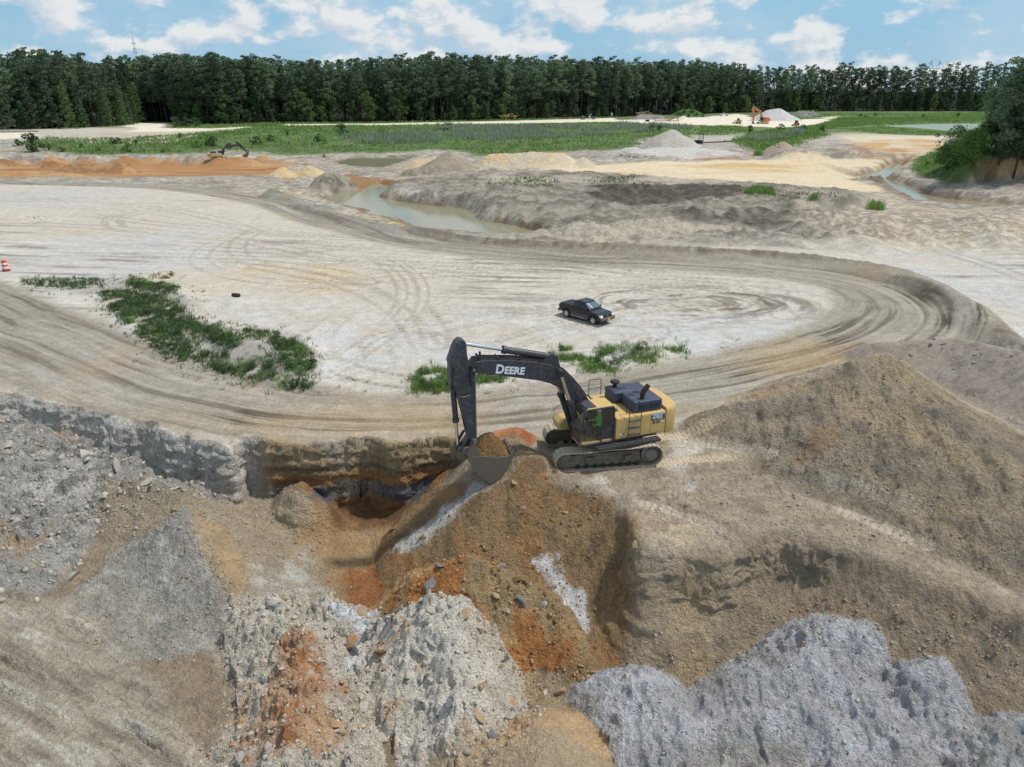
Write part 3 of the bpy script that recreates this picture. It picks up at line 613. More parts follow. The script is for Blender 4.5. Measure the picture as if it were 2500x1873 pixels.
def full_height(x, y, with_zones=False):
    own = {}
    z = base_height(x, y, own)
    dzr, inroad, st, fine, deep, dr = pats(x, y)
    near = sstep(60, 38, y)
    inpit = np.zeros(x.shape); m = y < 50
    if m.any(): inpit[m] = sstep(.6, -.6, sdpoly(x[m], y[m], PIT))
    def zone(V, soft=.5, amp=.5, fr=.5, seed=0):
        pad = soft + 1.6 * amp + 1
        q = (x > V[:, 0].min() - pad) & (x < V[:, 0].max() + pad) & (y > V[:, 1].min() - pad) & (y < V[:, 1].max() + pad)
        out = np.zeros(x.shape, np.float32)
        if q.any():
            s = sdpoly(x[q], y[q], V) + 1.5 * amp * fbm(x[q], y[q], fr, 6, .62, 200 + seed)
            out[q] = sstep(soft, -soft, s)
        return out
    zs = {}
    ow = lambda *k: np.maximum.reduce([own.get(i, np.zeros(x.shape, bool)).astype(np.float32) for i in k])
    zs['rub'] = zone(Z_RUBBLE, .5, .6, .5, 1); zs['blue'] = ow('blue_a', 'blue_b', 'blue_c', 'blue_d', 'blue_e', 'blue_f', 'blue_g')
    zs['pale'] = np.maximum(ow('pale_mound', 'pale_mound2'), .0); zs['kpale'] = np.maximum(zone(Z_KPALE, .4, .8, .8, 5) * .8, ow('rubble_mound', 'rubble_mound2')); zs['korg'] = zone(Z_KORG, .35, .8, 1.0, 6)
    zs['stria'] = zone(Z_STRIA, .6, .5, .5, 7); zs['floor'] = zone(Z_FLOOR, .5, .6, .7, 8)
    zs['heap'] = zone(Z_HEAPGREY, .3, .4, .6, 9)
    zs['slope'] = np.maximum(zone(Z_SLOPE, .35, .5, .6, 10), ow('bucket_cone')); zs['back'] = ow('brown_mound')
    tanm = np.zeros(x.shape, np.float32)
    if m.any():
        q = near_mask(x, y, HEAPS['tan_mound']['pts'], .6) & m
        if q.any(): tanm[q] = sstep(-.5, .4, ridge_h(x[q], y[q], HEAPS['tan_mound']['pts'], .6, .16, 50 + list(HEAPS).index('tan_mound')) - .2)
    bench = near * (1 - inpit) * sstep(-1.5, 1.5, x - 0 + .2 * (y - 33)) * sstep(38.5, 35.5, y + .18 * np.maximum(x - 6, 0)) * (1 - inroad)
    # ---- roughness
    calm = (1 - inroad)
    cl = np.zeros(x.shape, np.float32)
    big = fbm(x, y, .8, 5, .55, 21); rid = fbm(x, y, 1.1, 5, .58, 25, True); mid = fbm(x, y, 2.6, 4, .6, 29)
    amp_big = .03 + inpit * .13 + tanm * .17 + bench * .08 + zs['rub'] * .16 + zs['pale'] * .05 + zs['kpale'] * .06
    amp_rid = inpit * .09 + zs['back'] * .08 + zs['heap'] * .03 + bench * .04 + zs['rub'] * .10 + zs['kpale'] * .08 + zs['pale'] * .06
    amp_mid = .006 + inpit * .035 + bench * .035 + tanm * .06 + zs['rub'] * .06 + zs['kpale'] * .07 + zs['pale'] * .05 + zs['blue'] * .03
    amp_big *= (1 - .75 * zs['stria']) * (1 - .6 * zs['floor']) * (1 - .5 * zs['slope']); amp_mid *= (1 - .5 * zs['slope'])
    dz = calm * (amp_big * big + amp_rid * rid + amp_mid * mid)
    n = y < 47
    lump = np.zeros(x.shape, np.float32)
    if n.any():
        xn, yn = x[n], y[n]
        wx = xn + .12 * fbm(xn, yn, 2.5, 2, .5, 33); wy = yn + .12 * fbm(xn, yn, 2.5, 2, .5, 34)
        a1, b1, c1 = worley(wx, wy, 1.25, 61); a2, b2, c2 = worley(wx, wy, 3.1, 64)
        bl1 = np.clip(.75 - a1, 0, 1) ** 1.0 * (c1 > .62) * sstep(.0, .16, b1 - a1)
        bl2 = np.clip(.75 - a2, 0, 1) * (c2 > .5) * sstep(.0, .22, b2 - a2)
        k = (zs['rub'] + zs['kpale'] * 1.0 + zs['pale'] * .75 + zs['back'] * .35)[n]
        k2 = (.10 * inpit + .05 * bench + .07 * tanm + .55 * zs['rub'] + 1.0 * zs['kpale'] + .8 * zs['pale'] + .10 * zs['blue'] + .4 * zs['heap'] + .35 * zs['back'] + .12 * zs['slope'])[n]
        lump[n] = (k * .50 * bl1 + k2 * .26 * bl2)
        # down-slope rills on the spoil faces
        ril = fbm(xn * 1.0 + .25 * fbm(xn, yn, .6, 2, .5, 71), yn * .22, 2.2, 4, .6, 72)
        lump[n] += ((.05 * zs['blue'] + .08 * zs['slope'] + .09 * (inpit * (y < 27) * (x > 4)) + .15 * tanm)[n]) * ril
        # bucket-tooth marks on the pit floor
        ang = R(24); u = -math.sin(ang) * xn + math.cos(ang) * yn
        lump[n] += (zs['stria'] + .55 * zs['floor'])[n] * .055 * np.sin(u * 13 + 2.2 * fbm(xn, yn, .5, 2, .5, 75)) * (.5 + .5 * vnoise(xn * 1.3, yn * 1.3, 76))
        # crescent folds of the tipped grey clay
        fold = fbm(xn + .0, yn * 1.0, .55, 3, .5, 79); lump[n] += zs['blue'][n] * (.06 * np.sin(fold * 17 + yn * .8) + .10 * fbm(xn, yn * .8, 2.0, 5, .66, 78, True) + .05 * fbm(xn, yn, 5.0, 3, .6, 77))
        sa = np.array(P(400, 1800, -3.7)[:2]) - np.array(P(0, 1600, -3)[:2]); sa = sa / np.linalg.norm(sa); LL = zone(Z_LOWL, .5, .8, .5, 58)[n]
        lstr = fbm((xn * sa[0] + yn * sa[1]) * .16, -xn * sa[1] + yn * sa[0], 2.2, 4, .62, 91)
        lump[n] += LL * .09 * lstr
        if with_zones: zs['lstr'] = _put(x.shape, n, lstr * LL)
        # track prints behind the excavator
        for oy in (31.70, 34.44):
            ta = R(-8); ux = (xn - 4.4) * math.cos(ta) - (yn - oy) * math.sin(ta); uy = (xn - 4.4) * math.sin(ta) + (yn - oy) * math.cos(ta)
            mk = sstep(.42, .34, np.abs(uy)) * sstep(2.2, 3.0, ux) * sstep(7.6, 5.6, ux + .5 * vnoise(xn, yn, 81))
            lump[n] = lump[n] * (1 - .8 * mk) + mk * (-.04 + .03 * np.cos(ux * 6.2832 / .216))
            dz[n] = dz[n] * (1 - .8 * mk)
            if with_zones: zs['print'] = np.maximum(zs.get('print', 0), _put(x.shape, n, mk))
        # crawler cleat bands in the lower corner and over the bench
        for V in CLEATS:
            q = (xn > V[:, 0].min() - 2) & (xn < V[:, 0].max() + 2) & (yn > V[:, 1].min() - 2) & (yn < V[:, 1].max() + 2)
            if not q.any(): continue
            d, al, _, _ = sdline(xn[q], yn[q], V); mk = sstep(.42, .34, d) * (.35 + .65 * sstep(-.3, .2, vnoise(xn[q] * .6, yn[q] * .6, 85)))
            lq = lump[n]; lq[q] = lq[q] * (1 - .7 * mk) + mk * (-.03 + .035 * np.cos(al * 6.2832 / .31)); lump[n] = lq
            if with_zones: zs['cleat'] = np.maximum(zs.get('cleat', 0), _put(x.shape, np.flatnonzero(n)[q], mk))
    for pts, wd, dp in RUTS:
        q = (x > pts[:, 0].min() - 3) & (x < pts[:, 0].max() + 3) & (y > pts[:, 1].min() - 3) & (y < pts[:, 1].max() + 3)
        if not q.any(): continue
        d, al, _, _ = sdline(x[q], y[q], pts)
        d = d + .12 * fbm(x[q], y[q], .9, 3, .5, 83)
        g = np.exp(-(d / wd) ** 2); sh = np.exp(-((d - 1.9 * wd) / wd) ** 2)
        dz[q] += dp * (-g + .45 * sh) * (.55 + .5 * vnoise(al * .5, al * 0 + 3, 84))
        if with_zones: zs['rut'] = np.maximum(zs.get('rut', 0), _put(x.shape, q, g))
    # plateau: swirls of old wheel tracks
    pl = sstep(41, 47, y) * sstep(150, 130, y) * calm
    wxp = x + 5 * fbm(x, y, .035, 2, .5, 101); wyp = y + 5 * fbm(x, y, .03, 2, .5, 102) + .10 * x
    trk = fbm(wxp * .07, wyp, 1.3, 4, .62, 104)
    cxr, cyr = P(1690, 742)[:2]
    rr = np.hypot((x - cxr) * .62, (y - cyr) * 1.15); ring = np.exp(-((rr - 4.0) / 3.2) ** 2)
    trk2 = fbm(rr * 1.0 + .4 * fbm(x, y, .3, 2, .5, 107), np.arctan2(y - cyr, x - cxr) * .9, 1.8, 3, .6, 106)
    patch = sstep(-.1, .45, fbm(x, y, .07, 3, .5, 108))
    dz += pl * (.035 * patch * trk + .16 * ring * trk2)
    for V, wd, dp in TRACKS:
        q = (x > V[:, 0].min() - 2) & (x < V[:, 0].max() + 2) & (y > V[:, 1].min() - 2) & (y < V[:, 1].max() + 2)
        if not q.any(): continue
        d, al, _, sg = sdline(x[q], y[q], V); d2 = np.abs(d - .95)
        g = np.exp(-(d2 / wd) ** 4) * (.55 + .45 * vnoise(al * .25, al * 0 + 1.5, 121)) * (1 - .6 * inroad[q])
        dz[q] += -dp * g + .5 * dp * np.exp(-((d2 - 1.6 * wd) / wd) ** 2)
        if with_zones: zs['track'] = np.maximum(zs.get('track', 0), _put(x.shape, q, g * (.6 + .4 * np.sin(al * 9 + sg * 3 * d2))))
    # mid-distance spoil
    inner = sstep(1.5, -1.5, sdpoly(x, y, LOOP)) * (y > 40)
    md = sstep(82, 95, y) * sstep(330, 240, y) * calm * (1 - inner)
    grey = zone(Z_GREY, 2, 4, .1, 20)
    flatz = np.maximum.reduce([zone(Z_SAND, 2, 3, .1, 21), zone(Z_SAND2, 3, 3, .1, 22), zone(Z_ORPIT, 3, 2, .1, 23)])
    heapm = np.zeros(x.shape, np.float32)
    mb = fbm(x, y, .16, 5, .55, 111); mr = fbm(x, y, .35, 4, .58, 113, True)
    m2 = fbm(x, y, .8, 4, .6, 115, True)
    dz += md * (1 - .85 * flatz) * ((.30 + .45 * grey) * mb + (.18 + .30 * grey) * mr + (.16 + .12 * grey) * m2)
    bm = ridge_h(x, y, BERM, .6, .25, 90 + len(SMALL)); bm = sstep(-.6, .3, bm - plat_f(x, y)) if False else sstep(2.6, .6, sdline(x, y, np.array(BERM)[:, :2])[0]) * calm
    dz += bm * (.16 * fbm(x, y, .9, 4, .6, 117, True) + .10 * fbm(x, y, 2.2, 3, .6, 118))
    z = z + dz + dzr * (1 - .0) + lump * calm
    # water stays open: nothing pokes through, banks stay above the level
    for name, (V, lv) in WATER.items():
        q = (x > V[:, 0].min() - 4) & (x < V[:, 0].max() + 4) & (y > V[:, 1].min() - 4) & (y < V[:, 1].max() + 4)
        if not q.any(): continue
        s = sdpoly(x[q], y[q], V) + .5 * fbm(x[q], y[q], .35, 4, .5, 77)
        z[q] = np.where(s < 0, np.minimum(z[q], lv + .02 + .3 * s), np.maximum(z[q], lv + .03 + .10 * np.minimum(s, 1)))
    if not with_zones: return z
    loc = dict(zs=zs, own=own, inroad=inroad, st=st, fine=fine, deep=deep, dr=dr, inpit=inpit, bench=bench, tanm=tanm, near=near, pl=pl, trk=trk, ring=ring, trk2=trk2, patch=patch, md=md, grey=grey, mb=mb, mr=mr, big=big, mid=mid, rid=rid, m2=m2, flatz=flatz, lump=lump, bm=bm, zone=zone)
    return z, loc
def _put(shape, mask, v):
    o = np.zeros(shape, np.float32); o[mask] = v; return o
CLEATS = [HP(smooth_line(q, 4)) for q in ([(-80,1625),(160,1725),(320,1830),(420,1920)], [(-80,1540),(180,1640),(380,1760),(480,1860)], [(-60,1720),(120,1800),(260,1900)], [(20,1560),(130,1500),(240,1440)], [(1640,1070),(1760,1085),(1880,1110)], [(1560,1230),(1650,1250),(1760,1290)], [(1900,1150),(2080,1190),(2260,1235)], [(1960,1215),(2100,1262),(2260,1330)])]
RUTS = [(HP(smooth_line([(1900,1165),(2080,1205),(2260,1250),(2400,1320),(2560,1420)], 4)), .30, .20), (HP(smooth_line([(1940,1200),(2100,1245),(2260,1310),(2400,1390),(2560,1500)], 4)), .28, .16),
        (HP(smooth_line([(1640,1160),(1780,1140),(1900,1165)], 4)), .3, .12), (HP(smooth_line([(1560,1215),(1650,1235),(1740,1268),(1790,1300)], 4)), .22, .16), (HP(smooth_line([(1640,1250),(1760,1235),(1860,1260)], 4)), .22, .10),
        (HP(smooth_line([(-60,1590),(180,1690),(330,1790),(470,1900)], 4)), .16, .30), (HP(smooth_line([(-60,1660),(150,1760),(300,1873)], 4)), .16, .26), (HP(smooth_line([(-40,1500),(120,1450),(240,1390)], 4)), .2, .10),
        (HP(smooth_line([(1230,830),(1420,790),(1600,800),(1700,770)], 4)), .18, .05), (HP(smooth_line([(150,787),(304,874),(494,924),(722,977),(900,990)], 4)), .2, .08),
        (HP(smooth_line([(0,905),(114,940),(342,996),(532,1040)], 4)), .2, .08)]

_r2 = np.random.default_rng(17); TRACKS = []
def _arc(p0, p1, bend, n=14):
    p0, p1 = np.array(p0), np.array(p1); d = p1 - p0; nrm = np.array([-d[1], d[0]]); t = np.linspace(0, 1, n)[:, None]
    return p0 + d * t + nrm * bend * (4 * t * (1 - t))
for a, b, bend in [((850,640),(1450,690),.10),((700,700),(1350,650),.08),((300,620),(1200,680),.05),((1100,760),(1650,720),-.12),((1250,830),(1800,740),.10),((1000,830),(1500,760),.12),((560,640),(1050,840),.15),((800,780),(1000,930),-.2),((930,880),(1080,800),.3),
                   ((100,560),(800,640),.06),((200,520),(900,590),-.05),((0,500),(600,560),.08),((600,600),(1500,660),.03),((1450,700),(1750,760),.25),((1500,800),(1900,720),-.15),((1250,930),(1500,870),.1),((1130,960),(1450,900),.06),((300,560),(500,500),.3),((900,620),(760,930),.15),((640,560),(900,700),-.25),((1480,790),(1560,830),.4),((1350,640),(1900,690),-.04),((1560,690),(1900,770),.22),((760,620),(1300,600),.05)]:
    for k in range(2):
        j = _r2.normal(0, 14, 4); TRACKS.append((_arc(P(a[0] + j[0], a[1] + .6 * j[1])[:2], P(b[0] + j[2], b[1] + .6 * j[3])[:2], bend * _r2.uniform(.7, 1.3)), _r2.uniform(.16, .28), _r2.uniform(.02, .05)))
for a, b, bend in [((1500,425),(2050,395),.06),((1950,395),(2060,450),-.25),((1900,400),(2020,455),-.2),((1600,400),(1900,440),.05),((2090,330),(2120,365),-.2),((2250,560),(2500,620),.08),((2200,600),(2500,700),.06),((2150,580),(2480,560),.05),((1700,430),(2080,410),-.04)]:
    TRACKS.append((_arc(P(a[0], a[1], -1.3)[:2], P(b[0], b[1], -1.3)[:2], bend), .45, .05))
TLX = np.array([P(a, b, 1.5)[:2] for a, b in [(-420,322),(-150,318),(0,315),(120,313),(230,310),(296,300),(360,297),(430,300),(540,304),(640,300),(800,298),(1000,296),(1250,291),(1500,284),(1650,279),(1800,275),(2000,271.5),(2200,271),(2450,271),(2750,270),(3150,270),(3600,271)]]).T
def mixc(c, col, f):
    f = np.clip(f, 0, 1)[:, None].astype(np.float32)
    c *= (1 - f); c += f * np.asarray(col, np.float32)[None, :] if np.ndim(col) == 1 else f * col

def ground_colour(x, y, z, L):
    """base colour of sand, clay, spoil and turf (no light in it)"""
    zs = L['zs']; zone = L['zone']; n = x.shape[0]; K = .86
    n1 = fbm(x, y, .05, 4, .5, 301); n2 = fbm(x, y, .3, 4, .55, 305); n3 = fbm(x, y, 1.4, 3, .6, 309)
    c = np.tile(S(206, 197, 181, K), (n, 1)).astype(np.float32)          # pale quarry sand
    pl = L['pl']
    mixc(c, S(200, 197, 190, K), pl * sstep(-.1, .5, n1 + .3 * n2))
    mixc(c, S(212, 188, 140, K), sstep(.12, .6, fbm(x, y, .045, 4, .55, 311)) * .75 * sstep(46, 70, y))
    mixc(c, S(150, 142, 130, K), pl * L['patch'] * sstep(.08, .45, L['trk']) * .9)
    mixc(c, S(228, 220, 200, K), pl * L['patch'] * sstep(-.15, -.6, L['trk']) * .6)
    mixc(c, S(104, 93, 79, K), pl * L['ring'] * sstep(-.05, .40, L['trk2']) * .9)
    mixc(c, S(138, 126, 108, K), zs.get('track', np.zeros(n)) * .85)
    nearw = sstep(66, 52, y) * sstep(41, 44, y)
    mixc(c, S(204, 205, 204, K), nearw * sstep(-.4, .5, n2) * .6)
    wz = zone(Z_WEEDS, .8, 1.4, .35, 62); mixc(c, S(164, 156, 142, K), wz * sstep(-.4, .3, n2) * .8)
    # mid-distance
    md = L['md']
    mixc(c, S(196, 186, 168, K), md * sstep(-.4, .4, n1))
    mixc(c, S(150, 142, 130, K), md * sstep(.05, .45, L['mb']) * .8); mixc(c, S(124, 114, 100, K), md * sstep(.1, .5, L['m2']) * .55); mixc(c, S(238, 232, 220, K), md * sstep(0, -.4, L['m2']) * .45)
    mixc(c, S(228, 216, 196, K), md * sstep(-.05, -.5, L['mr']) * .5)
    g = L['grey'] * md
    mixc(c, S(172, 163, 147, K), g * .85); mixc(c, S(120, 112, 100, K), g * sstep(.15, .55, L['mr'] + .3 * n2) * .75); mixc(c, S(204, 193, 172, K), g * sstep(.0, .45, n1 - .3 * L['mr']) * .85)
    mixc(c, S(78, 70, 62, K), np.maximum(zone(Z_DARKGROUND, 1.5, 3, .15, 31), .75 * zone(Z_DARK2, 1.5, 3, .15, 32)) * (.75 + .35 * n3))
    rp = zone(Z_RPALE, 3, 6, .12, 60) * md; mixc(c, S(222, 210, 188, K), rp * .8); mixc(c, S(160, 146, 126, K), rp * sstep(.05, .4, L['m2']) * .8); mixc(c, S(232, 206, 158, K), rp * sstep(.1, .5, n1) * .6)
    sand = zone(Z_SAND, 2, 4, .1, 21)
    mixc(c, S(236, 216, 178, K), sand); mixc(c, S(222, 186, 128, K), sand * sstep(.0, .5, fbm(x * .35, y, .1, 4, .6, 315)))
    s2 = zone(Z_SAND2, 3, 4, .1, 22); mixc(c, S(228, 212, 184, K), s2); mixc(c, S(214, 176, 124, K), s2 * sstep(.15, .5, n1))
    op = zone(Z_ORPIT, 3, 3, .12, 23)
    mixc(c, S(188, 138, 88, K), op); mixc(c, S(154, 102, 62, K), op * sstep(-.1, .4, fbm(x * .2, y, .12, 4, .6, 317))); mixc(c, S(208, 166, 112, K), op * sstep(.1, .5, fbm(x * .3, y, .2, 3, .6, 318)) * .7)
    mixc(c, S(184, 134, 88, K), np.maximum(zone(Z_ORPATCH, 2, 3, .15, 33), zone(Z_ORPATCH2, 3, 5, .12, 34) * sstep(-.2, .3, n2)) * .85)
    mixc(c, S(226, 222, 214, K), zone(Z_WHITE, 3, 5, .12, 35) * .8)
    mixc(c, S(178, 126, 76, K), zone(Z_MARSH, 1, 2, .3, 36) * .85)
    for zz, lv in ((WATER['stream'], 0), (WATER['channel'], 0), (WATER['pool'], 0)):
        V = zz[0]; q = (x > V[:, 0].min() - 9) & (x < V[:, 0].max() + 9) & (y > V[:, 1].min() - 9) & (y < V[:, 1].max() + 9)
        if q.any():
            s = sdpoly(x[q], y[q], V); f = np.zeros(n, np.float32); f[q] = sstep(3.2, .6, s) * sstep(.6, -.6, z[q] + 1.9)
            mixc(c, S(136, 108, 74, K), f * .8 * sstep(-.5, .3, n2)); 
    q = (y > 140) & (y < 185) & (x > 70); sb = np.full(n, 99.0)
    if q.any(): sb[q] = sdpoly(x[q], y[q], BLUFF)
    bf = sstep(2.5, .5, sb) * q; mixc(c, S(196, 164, 116, K), bf * sstep(0, 1.0, z)); mixc(c, S(118, 100, 78, K), bf * sstep(.6, -.6, z + .5 * n2)); mixc(c, S(92, 110, 56, K), (sb < -.8) * q * .8)
    # yard and lanes
    mixc(c, S(240, 230, 206, K), np.maximum.reduce([zone(Z_YARD, 3, 6, .06, 37), zone(Z_LANE, 1.2, 1.5, .1, 38), zone(Z_LANE2, 1.5, 2, .1, 39), zone(Z_LANE3, 2, 2, .1, 40)]))
    gr = np.maximum.reduce([zone(Z_MEADOW, 4, 8, .06, 41), zone(Z_MEAD2, 3, 6, .08, 42), zone(Z_MEAD3, 3, 4, .08, 43), zone(Z_MEAD4, 3, 5, .08, 44), zone(Z_MEAD5, 3, 4, .08, 45), zone(Z_MEAD6, 1.5, 3, .15, 46), zone(Z_BLUFFTOP, 2, 3, .1, 47)])
    lane = np.maximum.reduce([zone(Z_YARD, 3, 6, .06, 37), zone(Z_LANE, 1.2, 1.5, .1, 38), zone(Z_LANE2, 1.5, 2, .1, 39), zone(Z_LANE3, 2, 2, .1, 40)])
    farturf = sstep(300, 340, y + .12 * x + 8 * n1) * (1 - lane)
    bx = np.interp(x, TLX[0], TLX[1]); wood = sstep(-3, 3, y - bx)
    gr = np.maximum(gr * (1 - zone(Z_YARD, 3, 6, .06, 37)), farturf)
    mixc(c, S(92, 124, 58, K), gr * (.9 + .1 * n2)); mixc(c, S(120, 134, 84, K), gr * sstep(0, .5, n1)); mixc(c, S(70, 104, 48, K), gr * sstep(.05, .5, n2) * .7)
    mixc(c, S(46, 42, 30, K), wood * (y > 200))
    L['turf'] = gr
    # ---- road
    r = L['inroad']; 
    mixc(c, S(160, 151, 135, K), r * .95); mixc(c, S(180, 173, 160, K), r * sstep(.0, .5, L['st']) * .9); mixc(c, S(124, 115, 100, K), r * sstep(-.02, -.45, L['st']) * .95)
    mixc(c, S(80, 72, 61, K), r * sstep(-.2, .35, L['deep'] - .3 + .6 * n1) * sstep(-.02, -.32, L['st'] + .3 * L['fine']) * .9); mixc(c, S(186, 160, 118, K), r * sstep(.2, .55, n1) * .6)
    edge = np.exp(-(L['dr'] / .8) ** 2) * (1 - sstep(140, 200, y)); mixc(c, S(168, 158, 140, K), edge * .6)
    # berm
    mixc(c, S(158, 146, 126, K), L['bm'] * .9); mixc(c, S(118, 107, 92, K), L['bm'] * sstep(0, .5, n3 + n2) * .7); mixc(c, S(196, 186, 166, K), L['bm'] * sstep(.1, .5, fbm(x, y, .25, 4, .55, 351)) * .7)
    # heaps far and mid
    own = L['own']
    def hc(nm, col, col2=None, f=.9):
        if nm in own:
            m = own[nm].astype(np.float32); mixc(c, col, m * f)
            if col2 is not None: mixc(c, col2, m * f * sstep(-.05, .45, n2 + .5 * n3))
    hc('clay_mound', S(176, 166, 148, K), S(112, 106, 98, K)); hc('grey_cone', S(178, 164, 142, K), S(164, 150, 128, K)); hc('grey_toe', S(170, 158, 138, K), S(130, 120, 106, K))
    hc('sand_ridge', S(226, 210, 178, K), S(230, 194, 134, K)); hc('sand_bank', S(224, 202, 160, K), S(214, 186, 138, K)); hc('sand_cone', S(220, 204, 172, K), S(206, 188, 156, K))
    hc('yellow_cone', S(232, 208, 160, K), S(224, 190, 132, K)); hc('yellow_cone2', S(230, 206, 158, K), S(222, 188, 130, K)); hc('white_pile', S(206, 200, 188, K), S(186, 178, 164, K)); hc('brown_cone', S(192, 176, 152, K), S(178, 160, 136, K))
    hc('gravel_pile', S(206, 204, 202, K), S(194, 192, 190, K)); hc('dark_gravel1', S(138, 136, 138, K)); hc('dark_gravel2', S(150, 148, 150, K)); hc('dark_heap', S(146, 138, 132, K), S(128, 120, 114, K)); hc('pale_heap', S(236, 226, 200, K), S(222, 206, 170, K)); hc('green_mound', S(74, 108, 52, K))
    for k in ('orange1', 'orange2', 'orange3'): hc(k, S(162, 118, 78, K), S(192, 150, 100, K))
    hc('orange4', S(206, 166, 112, K), S(190, 140, 86, K)); hc('spoil_dig', S(160, 104, 58, K)); hc('spoil_dig2', S(196, 156, 96, K))
    # ---- near: bench, spoil mound and pit
    K = 1.58
    b = L['bench']
    mixc(c, S(146, 132, 112, K), b * .95); mixc(c, S(168, 150, 122, K), b * sstep(.05, .5, n2) * .8); mixc(c, S(112, 100, 86, K), b * sstep(.1, .5, n3 + .4 * L['rid']) * .6); mixc(c, S(184, 178, 166, K), b * sstep(.32, .6, fbm(x, y, .5, 3, .5, 321)) * .7)
    t = L['tanm']
    mixc(c, S(160, 145, 121, K), t * .95); mixc(c, S(172, 153, 121, K), t * sstep(0, .5, fbm(x + .5 * y, y * .4, .5, 4, .55, 323)) * .8); mixc(c, S(136, 126, 112, K), t * sstep(0, .45, fbm(x + .6 * y, y * .35, .6, 4, .55, 325)) * .8); mixc(c, S(158, 122, 84, K), t * sstep(.35, .6, fbm(x, y, .35, 4, .5, 326)) * .5)
    db = zone(Z_DBANK, .6, .8, .4, 61) * (1 - L['inroad']) * (1 - L['tanm']); mixc(c, S(118, 110, 99, K), db * .95); mixc(c, S(92, 85, 76, K), db * sstep(.0, .45, n3 + .4 * n2) * .8); mixc(c, S(152, 147, 138, K), db * sstep(.15, .5, n2) * .6)
    if 'clod_ridge' in own: mixc(c, S(124, 115, 104, K), own['clod_ridge'] * .9); mixc(c, S(186, 184, 178, K), own['clod_ridge'] * sstep(.2, .5, n2) * sstep(26, 34, x) * .6); mixc(c, S(98, 90, 80, K), own['clod_ridge'] * sstep(.1, .5, n3) * .7)
    if 'track_spoil' in own: mixc(c, S(146, 112, 70, K), own['track_spoil'] * .95); mixc(c, S(150, 98, 56, K), own['track_spoil'] * sstep(.0, .4, n2 + .4 * n3))
    if 'orange_spoil' in own: mixc(c, S(152, 98, 58, K), own['orange_spoil'] * .95); mixc(c, S(138, 70, 28, K), own['orange_spoil'] * sstep(0, .5, n3) * .8)
    i = L['inpit'] * (y < 50)
    mixc(c, S(146, 130, 108, K), i); mixc(c, S(160, 138, 104, K), i * sstep(0, .5, n2) * .8); mixc(c, S(118, 106, 90, K), i * sstep(.05, .5, n3) * .6)
    # cut wall under the haul road: brown sand over a blue-grey clay seam over orange
    q = (y < 47) & (y > 29) & (x < 1.5); s = np.full(n, 9.0); 
    if q.any(): s[q] = sdpoly(x[q], y[q], PIT)
    wall = sstep(-2.2, -1.2, s) * sstep(.25, .05, s) * q
    wl = wall * sstep(-13.5, -11.8, x)
    zj = z + .25 * n2 + .1 * n3
    mixc(c, S(168, 164, 156, K), wall * (1 - sstep(-14.5, -12, x)) * .8)
    mixc(c, S(138, 120, 90, K), wl); mixc(c, S(96, 84, 64, K), wl * sstep(-1.05, -1.2, zj) * sstep(-1.5, -1.35, zj) * .9); mixc(c, S(134, 100, 60, K), wl * sstep(-1.4, -1.6, zj)); mixc(c, S(92, 92, 95, K), wl * sstep(-2.0, -2.3, zj) * sstep(-3.2, -2.9, zj) * sstep(-.25, .15, n2)); mixc(c, S(116, 86, 56, K), wl * sstep(-2.9, -3.3, zj))
    mixc(c, S(166, 162, 154, K), zs['rub']); mixc(c, S(190, 186, 178, K), zs['rub'] * sstep(.0, .5, n2)); mixc(c, S(122, 118, 110, K), zs['rub'] * sstep(.05, .5, n3 + .4 * n2) * .8); mixc(c, S(182, 150, 112, K), zs['rub'] * sstep(.4, .65, fbm(x, y, .5, 3, .5, 331)) * .6)
    ta = zone(Z_TAN2, .5, .7, .6, 50); mixc(c, S(156, 142, 118, K), ta * .85)
    mixc(c, S(148, 143, 134, K), zs['heap'] * .95); mixc(c, S(166, 161, 152, K), zs['heap'] * sstep(0, .4, n3) * .7)
    ht = zone(Z_HEAPTAN, .4, .5, .7, 51); mixc(c, S(166, 142, 106, K), ht * .85 * sstep(-.5, .3, n2))
    fl = zs['floor']; mixc(c, S(156, 126, 84, K), fl * .9); mixc(c, S(180, 150, 108, K), fl * sstep(0, .4, n2) * .7)
    mixc(c, S(156, 148, 132, K), zs['stria'] * .85); mixc(c, S(184, 180, 170, K), zs['stria'] * sstep(.0, .4, fbm(x, y, 1.2, 3, .5, 333)) * .8)
    o1 = zone(Z_ORG, .5, .7, .8, 52); mixc(c, S(148, 116, 78, K), o1 * .9)
    o2 = zone(Z_ORG2, .35, .6, .9, 53); mixc(c, S(150, 98, 54, K), o2 * .95); mixc(c, S(128, 88, 54, K), o2 * sstep(0, .5, n3) * .8)
    sl = zs['slope']; mixc(c, S(136, 110, 76, K), sl * .95); mixc(c, S(146, 108, 66, K), sl * sstep(-.1, .4, fbm(x + .7 * y, y * .5, .8, 4, .55, 335)) * .8); mixc(c, S(114, 94, 68, K), sl * sstep(.05, .45, fbm(x, y, 1.1, 4, .55, 337)) * .8)
    st1 = HPC('streak1', [(1180,1190),(1100,1265),(1010,1345),(950,1350),(985,1315),(1060,1265),(1150,1190)]); mixc(c, S(182, 180, 174, K), zone(st1, .25, .45, 1.2, 54) * .85)
    st2 = HPC('streak2', [(1300,1375),(1360,1370),(1400,1420),(1430,1500),(1420,1560),(1390,1480),(1340,1420)]); mixc(c, S(190, 190, 188, K), zone(st2, .12, .35, 1.6, 55) * .9)
    bk = zs['back']; mixc(c, S(148, 126, 90, K), bk * .92); mixc(c, S(158, 106, 56, K), bk * sstep(.0, .35, fbm(x * 1.2, y * .5, .7, 4, .55, 339))); mixc(c, S(172, 142, 92, K), bk * sstep(.2, .5, fbm(x, y, .8, 3, .5, 341)) * .8)
